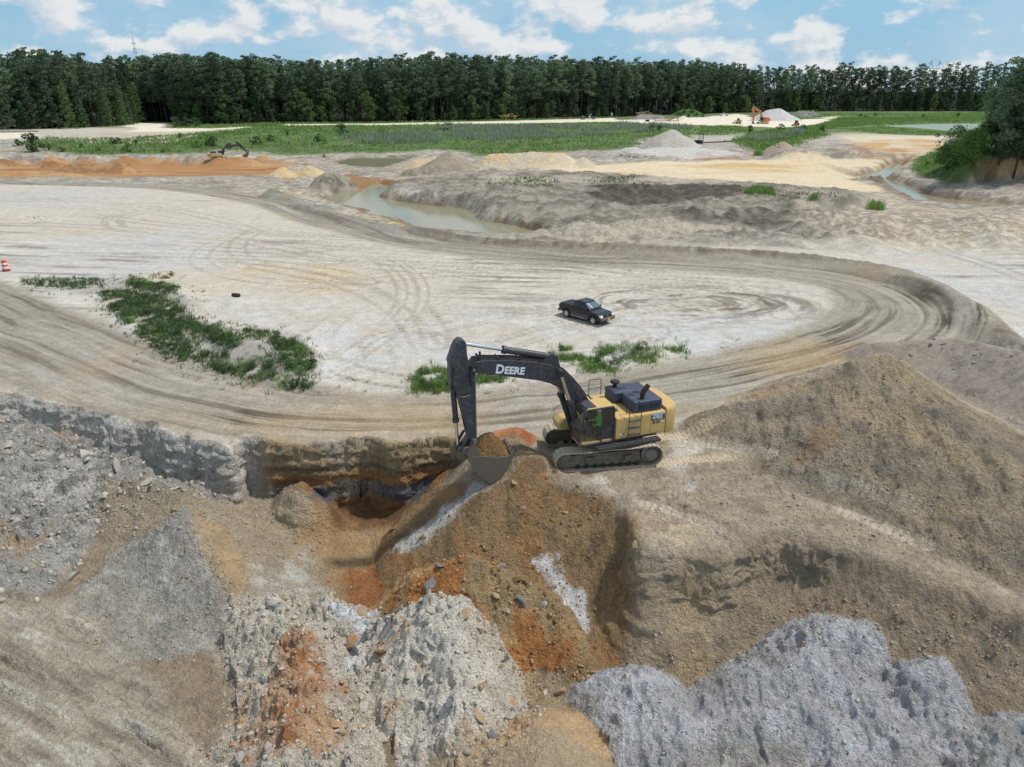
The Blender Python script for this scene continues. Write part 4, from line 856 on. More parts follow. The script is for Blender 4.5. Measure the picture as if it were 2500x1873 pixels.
    kp = zs['kpale']; mixc(c, S(186, 178, 162, K), kp * .95); mixc(c, S(160, 150, 132, K), kp * sstep(0, .45, n2) * .8)
    ko = zs['korg'] * kp; mixc(c, S(178, 142, 108, K), ko * .9); mixc(c, S(166, 114, 72, K), ko * sstep(.1, .45, n2 + .4 * n3))
    pa = zs['pale']; mixc(c, S(196, 189, 176, K), pa * .95); mixc(c, S(176, 166, 148, K), pa * sstep(0, .5, n2) * .8); mixc(c, S(196, 156, 112, K), pa * sstep(.3, .6, fbm(x, y, .7, 3, .5, 343)) * .6)
    wb = HPC('whiteblue', [(800,1480),(910,1500),(905,1550),(870,1640),(850,1640),(860,1560),(800,1510)]); mixc(c, S(196, 198, 204, K), zone(wb, .2, .4, 1.2, 56) * .9)
    mt = zone(Z_MTAN, .3, .4, .8, 57); mixc(c, S(170, 150, 120, K), mt * .95); mixc(c, S(186, 150, 106, K), mt * sstep(.05, .4, n2) * .7)
    bl = zs['blue']; mixc(c, S(158, 158, 160, K), bl); mixc(c, S(146, 142, 136, K), bl * sstep(.0, .4, n2) * .85); mixc(c, S(174, 175, 179, K), bl * sstep(.05, .4, fbm(x, y, .9, 3, .5, 345)) * .7)
    cz = zs.get('cleat', np.zeros(n)); mixc(c, S(188, 178, 158, K), cz * .55)
    pr = zs.get('print', np.zeros(n)); mixc(c, S(186, 170, 140, K), pr * .85)
    ru = zs.get('rut', np.zeros(n)); mixc(c, S(128, 118, 104, K), ru * .35)
    q = zone(Z_LOWL, .5, .8, .5, 58); ls = zs.get('lstr', np.zeros(n)); mixc(c, S(160, 150, 132, K), q * .92); mixc(c, S(182, 175, 161, K), q * sstep(.05, .45, ls) * .85); mixc(c, S(132, 123, 107, K), q * sstep(-.08, -.45, ls) * .8); mixc(c, S(162, 138, 110, K), q * sstep(.15, .5, n2) * .6)
    # mottling
    c *= (1 + .10 * n3 + .06 * n2)[:, None]
    return np.clip(c, .01, .9)
_hpc = {}
def HPC(k, pts):
    if k not in _hpc: _hpc[k] = HP(pts)
    return _hpc[k]

# ---------------------------------------------------------------- build the ground sheet and cut the heaps out of it
def rows(y0, y1, a, b):
    out = [y0]
    while out[-1] < y1: out.append(out[-1] + max(a, b * out[-1]))
    return np.array(out)
def sheet(ys, ncol):
    s = np.linspace(-1, 1, ncol)
    hw = (.9285 * ys + 9.0) * (.86 + .16 * np.clip((ys - 60) / 150, 0, 1))
    X = s[None, :] * hw[:, None]; Y = np.repeat(ys[:, None], ncol, 1)
    return X, Y
def earth_material(name='earth', bump=1.0):
    m = bpy.data.materials.new(name); m.use_nodes = True; t = m.node_tree; N = t.nodes; K = t.links
    bs = N['Principled BSDF']; bs.inputs['Roughness'].default_value = .95; bs.inputs['Specular IOR Level'].default_value = .15
    at = N.new('ShaderNodeAttribute'); at.attribute_name = 'Col'
    geo = N.new('ShaderNodeNewGeometry')
    def noise(sc, det, ro):
        n = N.new('ShaderNodeTexNoise'); K.new(geo.outputs['Position'], n.inputs['Vector']); n.inputs['Scale'].default_value = sc; n.inputs['Detail'].default_value = det; n.inputs['Roughness'].default_value = ro; return n.outputs[0]
    def rmp(src, a, b, c, d):
        r = N.new('ShaderNodeMapRange'); K.new(src, r.inputs[0]); r.inputs[1].default_value = a; r.inputs[2].default_value = b; r.inputs[3].default_value = c; r.inputs[4].default_value = d; return r.outputs[0]
    def mul(a, b):
        n = N.new('ShaderNodeMath'); n.operation = 'MULTIPLY'; K.new(a, n.inputs[0]); K.new(b, n.inputs[1]); return n.outputs[0]
    a = noise(5.5, 5, .65); b = noise(21, 3, .6); cc = noise(1.1, 6, .6)
    f = mul(mul(rmp(a, .3, .7, .72, 1.22), rmp(b, .3, .7, .82, 1.14)), rmp(cc, .3, .7, .84, 1.12))
    vm = N.new('ShaderNodeVectorMath'); vm.operation = 'SCALE'; K.new(at.outputs['Color'], vm.inputs[0]); K.new(f, vm.inputs['Scale'])
    K.new(vm.outputs[0], bs.inputs['Base Color'])
    vo = N.new('ShaderNodeTexVoronoi'); K.new(geo.outputs['Position'], vo.inputs['Vector']); vo.inputs['Scale'].default_value = 9; vo.inputs['Randomness'].default_value = 1
    ad = N.new('ShaderNodeMath'); ad.operation = 'MULTIPLY_ADD'; K.new(a, ad.inputs[0]); ad.inputs[1].default_value = 1.6; K.new(b, ad.inputs[2])
    ad2 = N.new('ShaderNodeMath'); ad2.operation = 'MULTIPLY_ADD'; K.new(vo.outputs['Distance'], ad2.inputs[0]); ad2.inputs[1].default_value = -.55; K.new(ad.outputs[0], ad2.inputs[2])
    at2 = N.new('ShaderNodeAttribute'); at2.attribute_name = 'Rough'
    wide = noise(.9, 5, .65)
    b0 = N.new('ShaderNodeBump'); b0.inputs['Distance'].default_value = .8; K.new(wide, b0.inputs['Height']); at3 = N.new('ShaderNodeAttribute'); at3.attribute_name = 'Wide'; K.new(at3.outputs['Fac'], b0.inputs['Strength'])
    bp = N.new('ShaderNodeBump'); K.new(b0.outputs[0], bp.inputs['Normal']); bp.inputs['Distance'].default_value = .24 * bump; K.new(ad2.outputs[0], bp.inputs['Height']); K.new(at2.outputs['Fac'], bp.inputs['Strength'])
    K.new(bp.outputs[0], bs.inputs['Normal'])
    return m
EARTH = earth_material()

def build_ground():
    parts = []
    for ys, nc in ((rows(9.5, 44.5, .062, .0019), 1180), (rows(44.4, 112, .10, .0033), 820), (rows(111.5, 640, .10, .0047), 560)):
        X, Y = sheet(ys, nc); parts.append((X, Y))
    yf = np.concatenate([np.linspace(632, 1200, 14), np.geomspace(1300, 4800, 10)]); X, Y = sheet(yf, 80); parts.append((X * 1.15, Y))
    vs, cs, rs, fs, owners, ws = [], [], [], [], [], []; base = 0
    HN = list(HEAP_THINGS)
    for k, (X, Y) in enumerate(parts):
        sh = X.shape; x = X.ravel(); y = Y.ravel()
        z, L = full_height(x, y, True)
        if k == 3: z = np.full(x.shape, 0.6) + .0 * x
        if k in (1, 2): z[:sh[1]] -= .04
        col = ground_colour(x, y, z, L)
        if k == 0:
            Z2 = z.reshape(sh); gy, gx = np.gradient(Z2); gx /= np.gradient(X, axis=1); gy /= np.gradient(Y, axis=0)
            st_ = .45 * np.clip(np.hypot(gx, gy) - 1.15, 0, 2.2).ravel() / 2.2
            ox = fbm(x * .8 + z * 1.3, y * .6 - z * 1.9, 1.3, 5, .6, 601) * .42 * st_; oy = fbm(x * .7 - z * 1.2, y * .6 + z * 2.1, 1.2, 5, .6, 611) * .45 * st_
            oz = fbm(x * 1.3, y * .5 + z * 1.1, 1.9, 4, .6, 621) * .22 * st_
            oy = oy + st_ * (.10 * np.sin(z * 8.5 + 2.5 * fbm(x, y, .5, 2, .5, 631)) + .05 * np.sin(z * 21 + 3 * fbm(x, y, .8, 2, .5, 633)))
            x = x + ox; y = y + oy; z = z + oz
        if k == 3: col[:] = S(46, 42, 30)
        rough = np.clip(.12 + .25 * L['md'] + .75 * L['inpit'] + .55 * L['bench'] + .6 * L['tanm'] + .3 * L['zs']['rub'] + .35 * L['bm'] - .1 * L['inroad'], .08, 1.0)
        vs.append(np.stack([x, y, z], 1)); cs.append(col); rs.append(rough); ws.append(np.clip(.05 + .75 * L['md'] * (1 - .8 * L['flatz']) + .3 * L['bm'] * (y > 60), 0, .8))
        ow = np.zeros(x.shape, np.int32)
        for j, nm in enumerate(HN):
            src = HEAP_THINGS[nm][0]
            for sname in src:
                mk = L['own'].get(sname) if not sname.startswith('@') else (L['zs'][sname[1:]] > .5)
                if mk is not None: ow[mk] = j + 1
        idx = np.arange(x.size).reshape(sh) + base
        f = np.stack([idx[:-1, :-1].ravel(), idx[:-1, 1:].ravel(), idx[1:, 1:].ravel(), idx[1:, :-1].ravel()], 1)
        fs.append(f); owners.append(ow[(f[:, 0] - base)])
        base += x.size
    V = np.vstack(vs); C = np.vstack(cs); Rg = np.concatenate(rs); Wd = np.concatenate(ws); Fc = np.vstack(fs); OW = np.concatenate(owners)
    rest = []
    for j in list(range(1, len(HN) + 1)) + [0]:
        f = Fc[OW == j] if j else np.vstack([Fc[OW == 0]] + rest)
        if len(f) < 30:
            rest.append(f); continue
        u, inv = np.unique(f, return_inverse=True); f2 = inv.reshape(f.shape)
        if j > 0:                                   # keep the main body of a heap, the odd crumbs beside it stay ground
            par = list(range(len(u)))
            def root(i):
                while par[i] != i: par[i] = par[par[i]]; i = par[i]
                return i
            for q4 in f2.tolist():
                r0 = root(q4[0])
                for i in q4[1:]: par[root(i)] = r0
            lab = np.array([root(q4[0]) for q4 in f2.tolist()]); ids, cnt = np.unique(lab, return_counts=True); f = f[lab == ids[cnt.argmax()]]
            rest.append(Fc[OW == j][lab != ids[cnt.argmax()]]); u, inv = np.unique(f, return_inverse=True); f2 = inv.reshape(f.shape)
        nm = 'ground' if j == 0 else HEAP_THINGS[HN[j - 1]][1]
        me = bpy.data.meshes.new(nm)
        me.vertices.add(len(u)); me.vertices.foreach_set('co', V[u].astype(np.float32).ravel())
        me.loops.add(f2.size); me.loops.foreach_set('vertex_index', f2.astype(np.int32).ravel())
        me.polygons.add(len(f2)); me.polygons.foreach_set('loop_start', np.arange(0, f2.size, 4, dtype=np.int32)); me.polygons.foreach_set('loop_total', np.full(len(f2), 4, np.int32))
        me.polygons.foreach_set('use_smooth', np.ones(len(f2), bool))
        me.update(); me.validate()
        ca = me.attributes.new('Col', 'FLOAT_COLOR', 'POINT'); ca.data.foreach_set('color', np.hstack([C[u], np.ones((len(u), 1))]).astype(np.float32).ravel())
        ra = me.attributes.new('Rough', 'FLOAT', 'POINT'); ra.data.foreach_set('value', Rg[u].astype(np.float32)); wa = me.attributes.new('Wide', 'FLOAT', 'POINT'); wa.data.foreach_set('value', Wd[u].astype(np.float32))
        me.materials.append(EARTH)
        o = bpy.data.objects.new(nm, me); COL.objects.link(o)
        if j == 0: o['kind'] = 'structure'
        else:
            _, _, label, cat, grp = HEAP_THINGS[HN[j - 1]]; o['label'] = label; o['category'] = cat
            if grp: o['group'] = grp
# heaps that read as things of their own: sources, object name, label, category, group
HEAP_THINGS = {
 'a': (['clay_mound'], 'clay_mound', 'steep streaked grey clay mound beside the narrow stream', 'mound', None),
 'b': (['grey_cone'], 'spoil_mound', 'broad grey brown cone of spoil behind the stream bank', 'mound', None),
 'c': (['sand_ridge'], 'sand_ridge', 'long cream and yellow sand ridge beside the broad grey cone', 'sand pile', None),
 'd': (['sand_cone'], 'sand_pile', 'small pale sand cone at the end of the cream sand ridge', 'sand pile', None),
 'e': (['yellow_cone'], 'sand_pile', 'small yellow sand cone at the rim of the orange digging', 'sand pile', None),
 'f': (['yellow_cone2'], 'sand_pile', 'wider yellow sand heap between the yellow cone and the clay mound', 'sand pile', None),
 'g': (['white_pile'], 'spoil_mound', 'tall whitish spoil pile below the reeds and water pump', 'mound', None),
 'h': (['brown_cone'], 'spoil_mound', 'neat brown sand cone in front of the green bank', 'mound', None),
 'i': (['gravel_pile'], 'gravel_pile', 'largest pale grey gravel pile behind the orange long reach excavator', 'gravel pile', None),
 'j': (['dark_gravel1'], 'gravel_pile', 'long dark grey gravel pile at the far edge of the yard', 'gravel pile', None),
 'k': (['dark_gravel2'], 'gravel_pile', 'small dark grey gravel cone in front of the long dark pile', 'gravel pile', None),
 'l': (['dark_heap'], 'gravel_pile', 'long brown grey gravel heap in front of a parked dump truck', 'gravel pile', None),
 'm': (['pale_heap'], 'sand_pile', 'cream sand heap in front of the overgrown mound', 'sand pile', None),
 'n': (['green_mound'], 'overgrown_mound', 'round earth mound overgrown with green creepers by the pines', 'mound', None),
 'o': (['orange1'], 'spoil_mound', 'brown sand bank at the outer rim of the orange digging', 'mound', None),
 'p': (['orange3', 'orange2'], 'spoil_mound', 'double brown and yellow sand mound in the orange digging', 'mound', None),
 'q': (['tan_mound'], 'spoil_mound', 'big tan spoil mound beside the haul road bend, near the large excavator', 'mound', None),
 'r': (['orange_spoil'], 'spoil_mound', 'small bright orange spoil heap in front of the excavator tracks', 'mound', None),
 's': (['blue_a', 'blue_b', 'blue_c', 'blue_f', 'blue_g'], 'clay_pile', 'big folded blue grey clay pile with three lobes and a crumbly surface', 'clay pile', None),
 's2': (['blue_d'], 'clay_pile', 'narrow pale grey clay pile leaning on the tan slope beside the big folded pile', 'clay pile', None),
 's3': (['blue_e'], 'clay_pile', 'grey clay pile at the foot of the tan slope, apart from the folded piles', 'clay pile', None),
 't': (['pale_mound', 'pale_mound2'], 'clay_pile', 'pale cracked clay mound in front of the brown pit mound', 'clay pile', None),
 't2': (['brown_mound'], 'spoil_mound', 'brown and orange mound in the middle of the pit', 'mound', None),
 't3': (['rubble_mound', 'rubble_mound2'], 'rubble_mound', 'mixed pale, orange and dark clay rubble mound', 'mound', None),
 't4': (['bucket_cone'], 'spoil_mound', 'steep brown spoil cone below the large excavator bucket', 'mound', None),
 'u': (['grey_heap'], 'spoil_mound', 'grey gravelly heap with a sharp crest beside the rubble', 'mound', None),
 'u2': (['tan_ridge'], 'spoil_mound', 'low tan ridge of spoil between the grey heap and the road bank', 'mound', None),
 'v': (['clod_ridge'], 'spoil_bank', 'dark cloddy spoil bank outside the haul road bend', 'mound', None),
 'w': (['berm'], 'earth_berm', 'low grey earth berm along the outer edge of the haul road', 'berm', None),
}
build_ground()
# the cut faces of the pit, finely broken
def cut_face(label, p0, p1, seed):
    i0 = int(np.argmin(((PIT - p0) ** 2).sum(1))); i1 = int(np.argmin(((PIT - p1) ** 2).sum(1))); E = PIT[i0:i1 + 1]
    sl = np.concatenate([[0], np.cumsum(np.linalg.norm(np.diff(E, axis=0), axis=1))]); n = int(sl[-1] / .065); a = np.linspace(0, sl[-1], n)
    ex, ey = np.interp(a, sl, E[:, 0]), np.interp(a, sl, E[:, 1])
    ker = np.ones(25) / 25; pad = lambda v: np.convolve(np.concatenate([np.full(12, v[0]), v, np.full(12, v[-1])]), ker, 'valid'); ex, ey = pad(ex), pad(ey)
    tx, ty = np.gradient(ex), np.gradient(ey); tl = np.hypot(tx, ty) + 1e-9; nx, ny = ty / tl, -tx / tl
    if (sdpoly(ex + nx, ey + ny, PIT) > 0).mean() > .5: nx, ny = -nx, -ny
    t = np.linspace(-1.2, 2.6, 84); X = ex[:, None] + nx[:, None] * t; Y = ey[:, None] + ny[:, None] * t
    Z = base_height(X.ravel(), Y.ravel()).reshape(X.shape)
    M = 76; T2 = np.zeros((n, M)); Z2 = np.zeros((n, M)); SP_ = np.zeros((n, M))
    for k in range(n):
        dl = np.hypot(np.diff(t), np.diff(Z[k]) * 1.6); c = np.concatenate([[0], np.cumsum(dl)]); u = np.linspace(0, c[-1], M); T2[k] = np.interp(u, c, t); Z2[k] = np.interp(u, c, Z[k])
    dT = np.gradient(T2, axis=1); dZ = np.gradient(Z2, axis=1); L_ = np.hypot(dT, dZ) + 1e-9; steep = np.clip(-dZ / L_, 0, 1) ** 1.5
    steep = sum(np.roll(steep, j, 1) for j in (-2, -1, 0, 1, 2)) / 5; nt_, nz_ = -dZ / L_, dT / L_
    A = np.repeat(a[:, None], M, 1); f = lambda fr, o, g_, sd, rd=False: fbm((A + .3 * T2).ravel(), (Z2 * 1.25 + .4 * T2).ravel(), fr, o, g_, seed + sd, rd).reshape(A.shape)
    w1, w2, wc = worley((A * 1.0 + .2 * f(1.5, 2, .5, 9)).ravel(), (Z2 * 1.5).ravel(), 1.9, seed + 40); blk = (np.clip(.6 - w1, 0, 1) * (wc > .35)).reshape(A.shape)
    dsp = steep * (.04 + .22 * f(.55, 3, .5, 1) + .13 * f(1.7, 5, .6, 3, True) + .20 * blk + .05 * np.sin(Z2 * 9 + 4 * f(.3, 2, .5, 5)) + .05 * f(5, 3, .6, 7)) - .05 * (1 - steep)
    fade = np.minimum(sstep(0, .8, A), sstep(0, .8, a[-1] - A)) * sstep(0, 5, np.arange(M))[None] * sstep(0, 5, M - 1 - np.arange(M))[None]
    dsp = dsp * fade - .06 * (1 - fade)
    T3 = T2 + dsp * nt_; Z3 = Z2 + dsp * nz_; X = ex[:, None] + nx[:, None] * T3; Y = ey[:, None] + ny[:, None] * T3
    x, y, z = X.ravel(), Y.ravel(), Z3.ravel(); _, L = full_height(x, y, True); col = ground_colour(x, y, z, L); col *= (1 + .16 * f(2.2, 4, .6, 11).ravel())[:, None]
    Q = np.array([(i * M + j, (i + 1) * M + j, (i + 1) * M + j + 1, i * M + j + 1) for i in range(n - 1) for j in range(M - 1)])
    me = mesh_np('pit_wall', np.stack([x, y, z], 1), Q, [EARTH], smooth=True)
    for nm, v in (('Rough', np.full(len(x), .8)), ('Wide', np.zeros(len(x)))): at_ = me.attributes.new(nm, 'FLOAT', 'POINT'); at_.data.foreach_set('value', v.astype(np.float32))
    ca = me.attributes.new('Col', 'FLOAT_COLOR', 'POINT'); ca.data.foreach_set('color', np.hstack([np.clip(col, .01, .9), np.ones((len(x), 1))]).astype(np.float32).ravel())
    o = bpy.data.objects.new('pit_wall', me); o['kind'] = 'structure'; COL.objects.link(o)
cut_face('', np.array(P(-150, 948)[:2]), np.array(P(1130, 1076)[:2]), 700)
cut_face('', np.array(P(1560, 1290)[:2]), np.array(P(2060, 1328)[:2]), 760)
# water
def water_material():
    m = bpy.data.materials.new('pit_water'); m.use_nodes = True; t = m.node_tree; N = t.nodes; bs = N['Principled BSDF']
    bs.inputs['Base Color'].default_value = (.15, .155, .085, 1); bs.inputs['Specular IOR Level'].default_value = .35; bs.inputs['Roughness'].default_value = .1; bs.inputs['IOR'].default_value = 1.33
    geo = N.new('ShaderNodeNewGeometry'); n = N.new('ShaderNodeTexNoise'); t.links.new(geo.outputs['Position'], n.inputs['Vector']); n.inputs['Scale'].default_value = 1.6; n.inputs['Detail'].default_value = 4
    b = N.new('ShaderNodeBump'); b.inputs['Strength'].default_value = .12; b.inputs['Distance'].default_value = .05; t.links.new(n.outputs[0], b.inputs['Height']); t.links.new(b.outputs[0], bs.inputs['Normal'])
    n2 = N.new('ShaderNodeTexNoise'); t.links.new(geo.outputs['Position'], n2.inputs['Vector']); n2.inputs['Scale'].default_value = .12; n2.inputs['Detail'].default_value = 4
    mx = N.new('ShaderNodeMix'); mx.data_type = 'RGBA'; t.links.new(n2.outputs[0], mx.inputs[0]); mx.inputs[6].default_value = (.20, .21, .13, 1); mx.inputs[7].default_value = (.32, .29, .19, 1); t.links.new(mx.outputs[2], bs.inputs['Base Color'])
    return m
WMAT = water_material()
LMAT = pmat('lagoon_water', (.30, .37, .27), .28, 0, vary=.08, dscale=.05, spec=.4)
for nm, (V, lv) in WATER.items():
    c = V.mean(0); W = c + (V - c) * 1.0
    x0, y0 = V.min(0) - 2; x1, y1 = V.max(0) + 2
    me = bpy.data.meshes.new('water'); me.from_pydata([(x0, y0, lv), (x1, y0, lv), (x1, y1, lv), (x0, y1, lv)], [], [(0, 1, 2, 3)]); me.materials.append(WMAT)
    if nm == 'lagoon': me.materials[0] = LMAT
    o = bpy.data.objects.new('water', me); o['kind'] = 'structure'; COL.objects.link(o)
# ================================================================== vegetation
def leaf_mat(name, col, col2, trans=.25, nscale=.35, vary=.35):
    m = bpy.data.materials.new(name); m.use_nodes = True; t = m.node_tree; N = t.nodes; K = t.links; bs = N['Principled BSDF']
    bs.inputs['Roughness'].default_value = .65; bs.inputs['Specular IOR Level'].default_value = .25
    geo = N.new('ShaderNodeNewGeometry'); oi = N.new('ShaderNodeObjectInfo')
    n = N.new('ShaderNodeTexNoise'); K.new(geo.outputs['Position'], n.inputs['Vector']); n.inputs['Scale'].default_value = nscale; n.inputs['Detail'].default_value = 5; n.inputs['Roughness'].default_value = .7
    r = N.new('ShaderNodeMapRange'); K.new(n.outputs[0], r.inputs[0]); r.inputs[1].default_value = .35; r.inputs[2].default_value = .65
    mx = N.new('ShaderNodeMix'); mx.data_type = 'RGBA'; K.new(r.outputs[0], mx.inputs[0]); mx.inputs[6].default_value = (*col, 1); mx.inputs[7].default_value = (*col2, 1)
    rr = N.new('ShaderNodeMapRange'); K.new(oi.outputs['Random'], rr.inputs[0]); rr.inputs[3].default_value = 1 - vary; rr.inputs[4].default_value = 1 + vary
    ri = N.new('ShaderNodeMapRange'); K.new(geo.outputs['Random Per Island'], ri.inputs[0]); ri.inputs[3].default_value = .72; ri.inputs[4].default_value = 1.3
    mu = N.new('ShaderNodeMath'); mu.operation = 'MULTIPLY'; K.new(rr.outputs[0], mu.inputs[0]); K.new(ri.outputs[0], mu.inputs[1])
    vm = N.new('ShaderNodeVectorMath'); vm.operation = 'SCALE'; K.new(mx.outputs[2], vm.inputs[0]); K.new(mu.outputs[0], vm.inputs['Scale'])
    K.new(vm.outputs[0], bs.inputs['Base Color'])
    tl = N.new('ShaderNodeBsdfTranslucent'); K.new(vm.outputs[0], tl.inputs[0])
    ms = N.new('ShaderNodeMixShader'); ms.inputs[0].default_value = trans; K.new(bs.outputs[0], ms.inputs[1]); K.new(tl.outputs[0], ms.inputs[2])
    out = [q for q in N if q.type == 'OUTPUT_MATERIAL'][0]; K.new(ms.outputs[0], out.inputs[0])
    return m
NEEDLE = leaf_mat('pine_needles', (.098, .150, .088), (.165, .225, .122), .34, .22, .5)
NEEDLE2 = leaf_mat('dark_needles', (.074, .118, .074), (.122, .172, .098), .3, .22)
BROAD = leaf_mat('broad_leaves', (.085, .150, .055), (.135, .210, .080), .35, .3)
BROADD = leaf_mat('dark_broad_leaves', (.056, .100, .046), (.092, .145, .064), .28, .3)
BRIGHT = leaf_mat('bright_leaves', (.13, .24, .05), (.18, .31, .075), .4, .5)
REED = leaf_mat('reed_blades', (.32, .38, .27), (.40, .46, .34), .5, .08, .2)
GRASSM = leaf_mat('grass_blades', (.165, .29, .075), (.26, .37, .12), .48, .10, .2)
WEEDM = leaf_mat('weed_leaves', (.062, .115, .040), (.108, .175, .060), .36, .5, .3)
BARK = pmat('pine_bark', (.055, .044, .036), .9, 0, (.07, .055, .046), .3, 1.5, vary=.3)

def leaves(cent, rad, per, size, r, flat=.5, up=.35):
    """leaf faces filling ellipsoidal clumps: cent (n,3), rad (n,3)"""
    n = len(cent); m = n * per
    c = np.repeat(cent, per, 0); q = np.repeat(rad, per, 0)
    d = r.normal(size=(m, 3)); d /= np.linalg.norm(d, axis=1)[:, None] + 1e-9
    rr = r.uniform(.25, 1, m)[:, None] ** .55
    p = c + d * rr * q
    nrm = d * np.array([1, 1, 1]) + r.normal(size=(m, 3)) * .8 + np.array([0, 0, up]); nrm /= np.linalg.norm(nrm, axis=1)[:, None] + 1e-9
    a = np.cross(nrm, r.normal(size=(m, 3))); a /= np.linalg.norm(a, axis=1)[:, None] + 1e-9
    b = np.cross(nrm, a); s = (size * r.uniform(.6, 1.35, m))[:, None]
    k = r.uniform(.45, .8, m)[:, None]
    V = np.stack([p - a * s * .5, p + b * s * k * .5, p + a * s * .5, p - b * s * k * .5], 1).reshape(-1, 3)
    Q = np.arange(m * 4).reshape(-1, 4)
    return V, Q
def trunk_geo(pts, rad, n=6):
    pts = np.asarray(pts, float); V = []; m = len(pts)
    for i in range(m):
        t = np.arange(n) * 2 * math.pi / n
        V.append(np.stack([pts[i, 0] + rad[i] * np.cos(t), pts[i, 1] + rad[i] * np.sin(t), np.full(n, pts[i, 2])], 1))
    V = np.vstack(V); Q = [(i * n + k, i * n + (k + 1) % n, (i + 1) * n + (k + 1) % n, (i + 1) * n + k) for i in range(m - 1) for k in range(n)]
    return V, np.array(Q)
def cat(parts):
    Vs, Qs = [], []; b = 0
    for V, Q in parts: Vs.append(V); Qs.append(Q + b); b += len(V)
    return np.vstack(Vs), np.vstack(Qs)
def limb(a, b, r0, r1):
    a = np.array(a, float); b = np.array(b, float); d = b - a; L = np.linalg.norm(d); d /= L + 1e-9
    u = np.cross(d, [0, 0, 1.0]); u /= np.linalg.norm(u) + 1e-9; w = np.cross(d, u); V = []
    for p, rr in ((a, r0), (b, r1)):
        for k in range(4):
            t = k * math.pi / 2; V.append(p + rr * (math.cos(t) * u + math.sin(t) * w))
    return np.array(V), np.array([(k, (k + 1) % 4, 4 + (k + 1) % 4, 4 + k) for k in range(4)])
def make_pine(seed, h=31.0, low=.55, spread=3.2, per=64, leaf=.62, nclump=20):
    r = np.random.default_rng(seed); bx, by = r.normal(0, .5, 2)
    tz = np.linspace(0, h * .97, 7); P3 = np.stack([bx * (tz / h) ** 2 + .12 * r.normal(size=7), by * (tz / h) ** 2 + .12 * r.normal(size=7), tz], 1)
    tr = [trunk_geo(P3, np.linspace(.27, .06, 7))]; ce, ra = [], []
    for i in range(nclump):
        f = low + (1 - low) * (i + r.uniform(0, 1)) / nclump
        z = h * f; k = (f - low) / (1 - low)
        reach = spread * (math.sin(math.pi * min(1, .25 + .60 * k)) ** .7) * r.uniform(.35, 1.0)
        a = r.uniform(0, 2 * math.pi); cx, cy = bx * f * f + reach * math.cos(a), by * f * f + reach * math.sin(a)
        ce.append((cx, cy, z)); q = r.uniform(1.3, 2.15) * (1 - .25 * k); ra.append((q * 1.15, q * 1.15, q * .62))
        tr.append(limb((bx * f * f, by * f * f, z - reach * .25), (cx, cy, z), .07, .03))
    for i in range(4):
        f = r.uniform(low * .6, low); a = r.uniform(0, 6.28); L = r.uniform(.8, 2.2)
        tr.append(limb((0, 0, h * f), (L * math.cos(a), L * math.sin(a), h * f + .2), .05, .02))
    ce.append((bx, by, h * .975)); ra.append((1.1, 1.1, .9))
    return cat(tr), leaves(np.array(ce), np.array(ra), per, leaf, r)
def make_broad(seed, h=10.0, w=3.5, nclump=22, per=60, leaf=.5, lo=.12):
    r = np.random.default_rng(seed); tr = [trunk_geo([(0, 0, 0), (.1, .05, h * .35), (.0, .1, h * .7)], [.16, .12, .05])]; ce, ra = [], []
    for i in range(nclump):
        f = lo + (1 - lo) * ((i + .5) / nclump) ; k = math.sin(math.pi * min(1, .18 + .76 * f)) ** .6
        a = r.uniform(0, 6.28); q = w * k * r.uniform(.3, .9)
        ce.append((q * math.cos(a), q * math.sin(a), h * f * .93)); s = w * r.uniform(.24, .42); ra.append((s, s, s * .8))
        if i % 2: tr.append(limb((0, 0, h * f * .6), ce[-1], .06, .02))
    return cat(tr), leaves(np.array(ce), np.array(ra), per, leaf, r)
def make_cedar(seed, h=17.0, w=4.0):
    r = np.random.default_rng(seed); tr = [trunk_geo([(0, 0, 0), (.1, .05, h * .5), (.0, .1, h * .95)], [.2, .12, .03])]; ce, ra = [], []
    for i in range(40):
        f = .03 + .95 * (i + .5) / 40; k = (1 - f) ** .75 + .08; a = i * 2.4 + r.uniform(-.5, .5); q = w * k * r.uniform(.4, .95)
        ce.append((q * math.cos(a), q * math.sin(a), h * f)); s = w * (.20 + .2 * k) * r.uniform(.8, 1.2); ra.append((s, s, s * .6))
    return cat(tr), leaves(np.array(ce), np.array(ra), 44, .6, r)
def proto_tree(geo, bark, leafm):
    (tv, tq), (lv, lq) = geo
    return mesh_np('trunk', tv, tq, [bark], smooth=True), mesh_np('crown', lv, lq, [leafm])
PINES = [proto_tree(make_pine(10 + i, 31 + (i % 4) - 1.5, .36 + .06 * (i % 3), 3.1 + .35 * (i % 3), 62, .66, 30), BARK, NEEDLE if i % 3 else NEEDLE2) for i in range(9)]
CEDARS = [proto_tree(make_cedar(40 + i, 15 + 3 * i, 3.8 + .4 * i), BARK, [BROADD, NEEDLE2, BROAD][i]) for i in range(3)]
BROADS = [proto_tree(make_broad(50 + i, 9 + 1.5 * i, 3.4 + .3 * i), BARK, [BROADD, BROAD, BROADD, BROAD][i]) for i in range(4)]
TALLB = [proto_tree(make_broad(60 + i, 17 + 2 * i, 4.6, 34, 56, .65), BARK, [BROADD, BROAD, BROADD][i]) for i in range(3)]
BUSHES = [proto_tree(make_broad(70 + i, 2.6, 1.6, 12, 60, .26, .05), BARK, [BROAD, BRIGHT, BROADD, REED][i]) for i in range(4)]
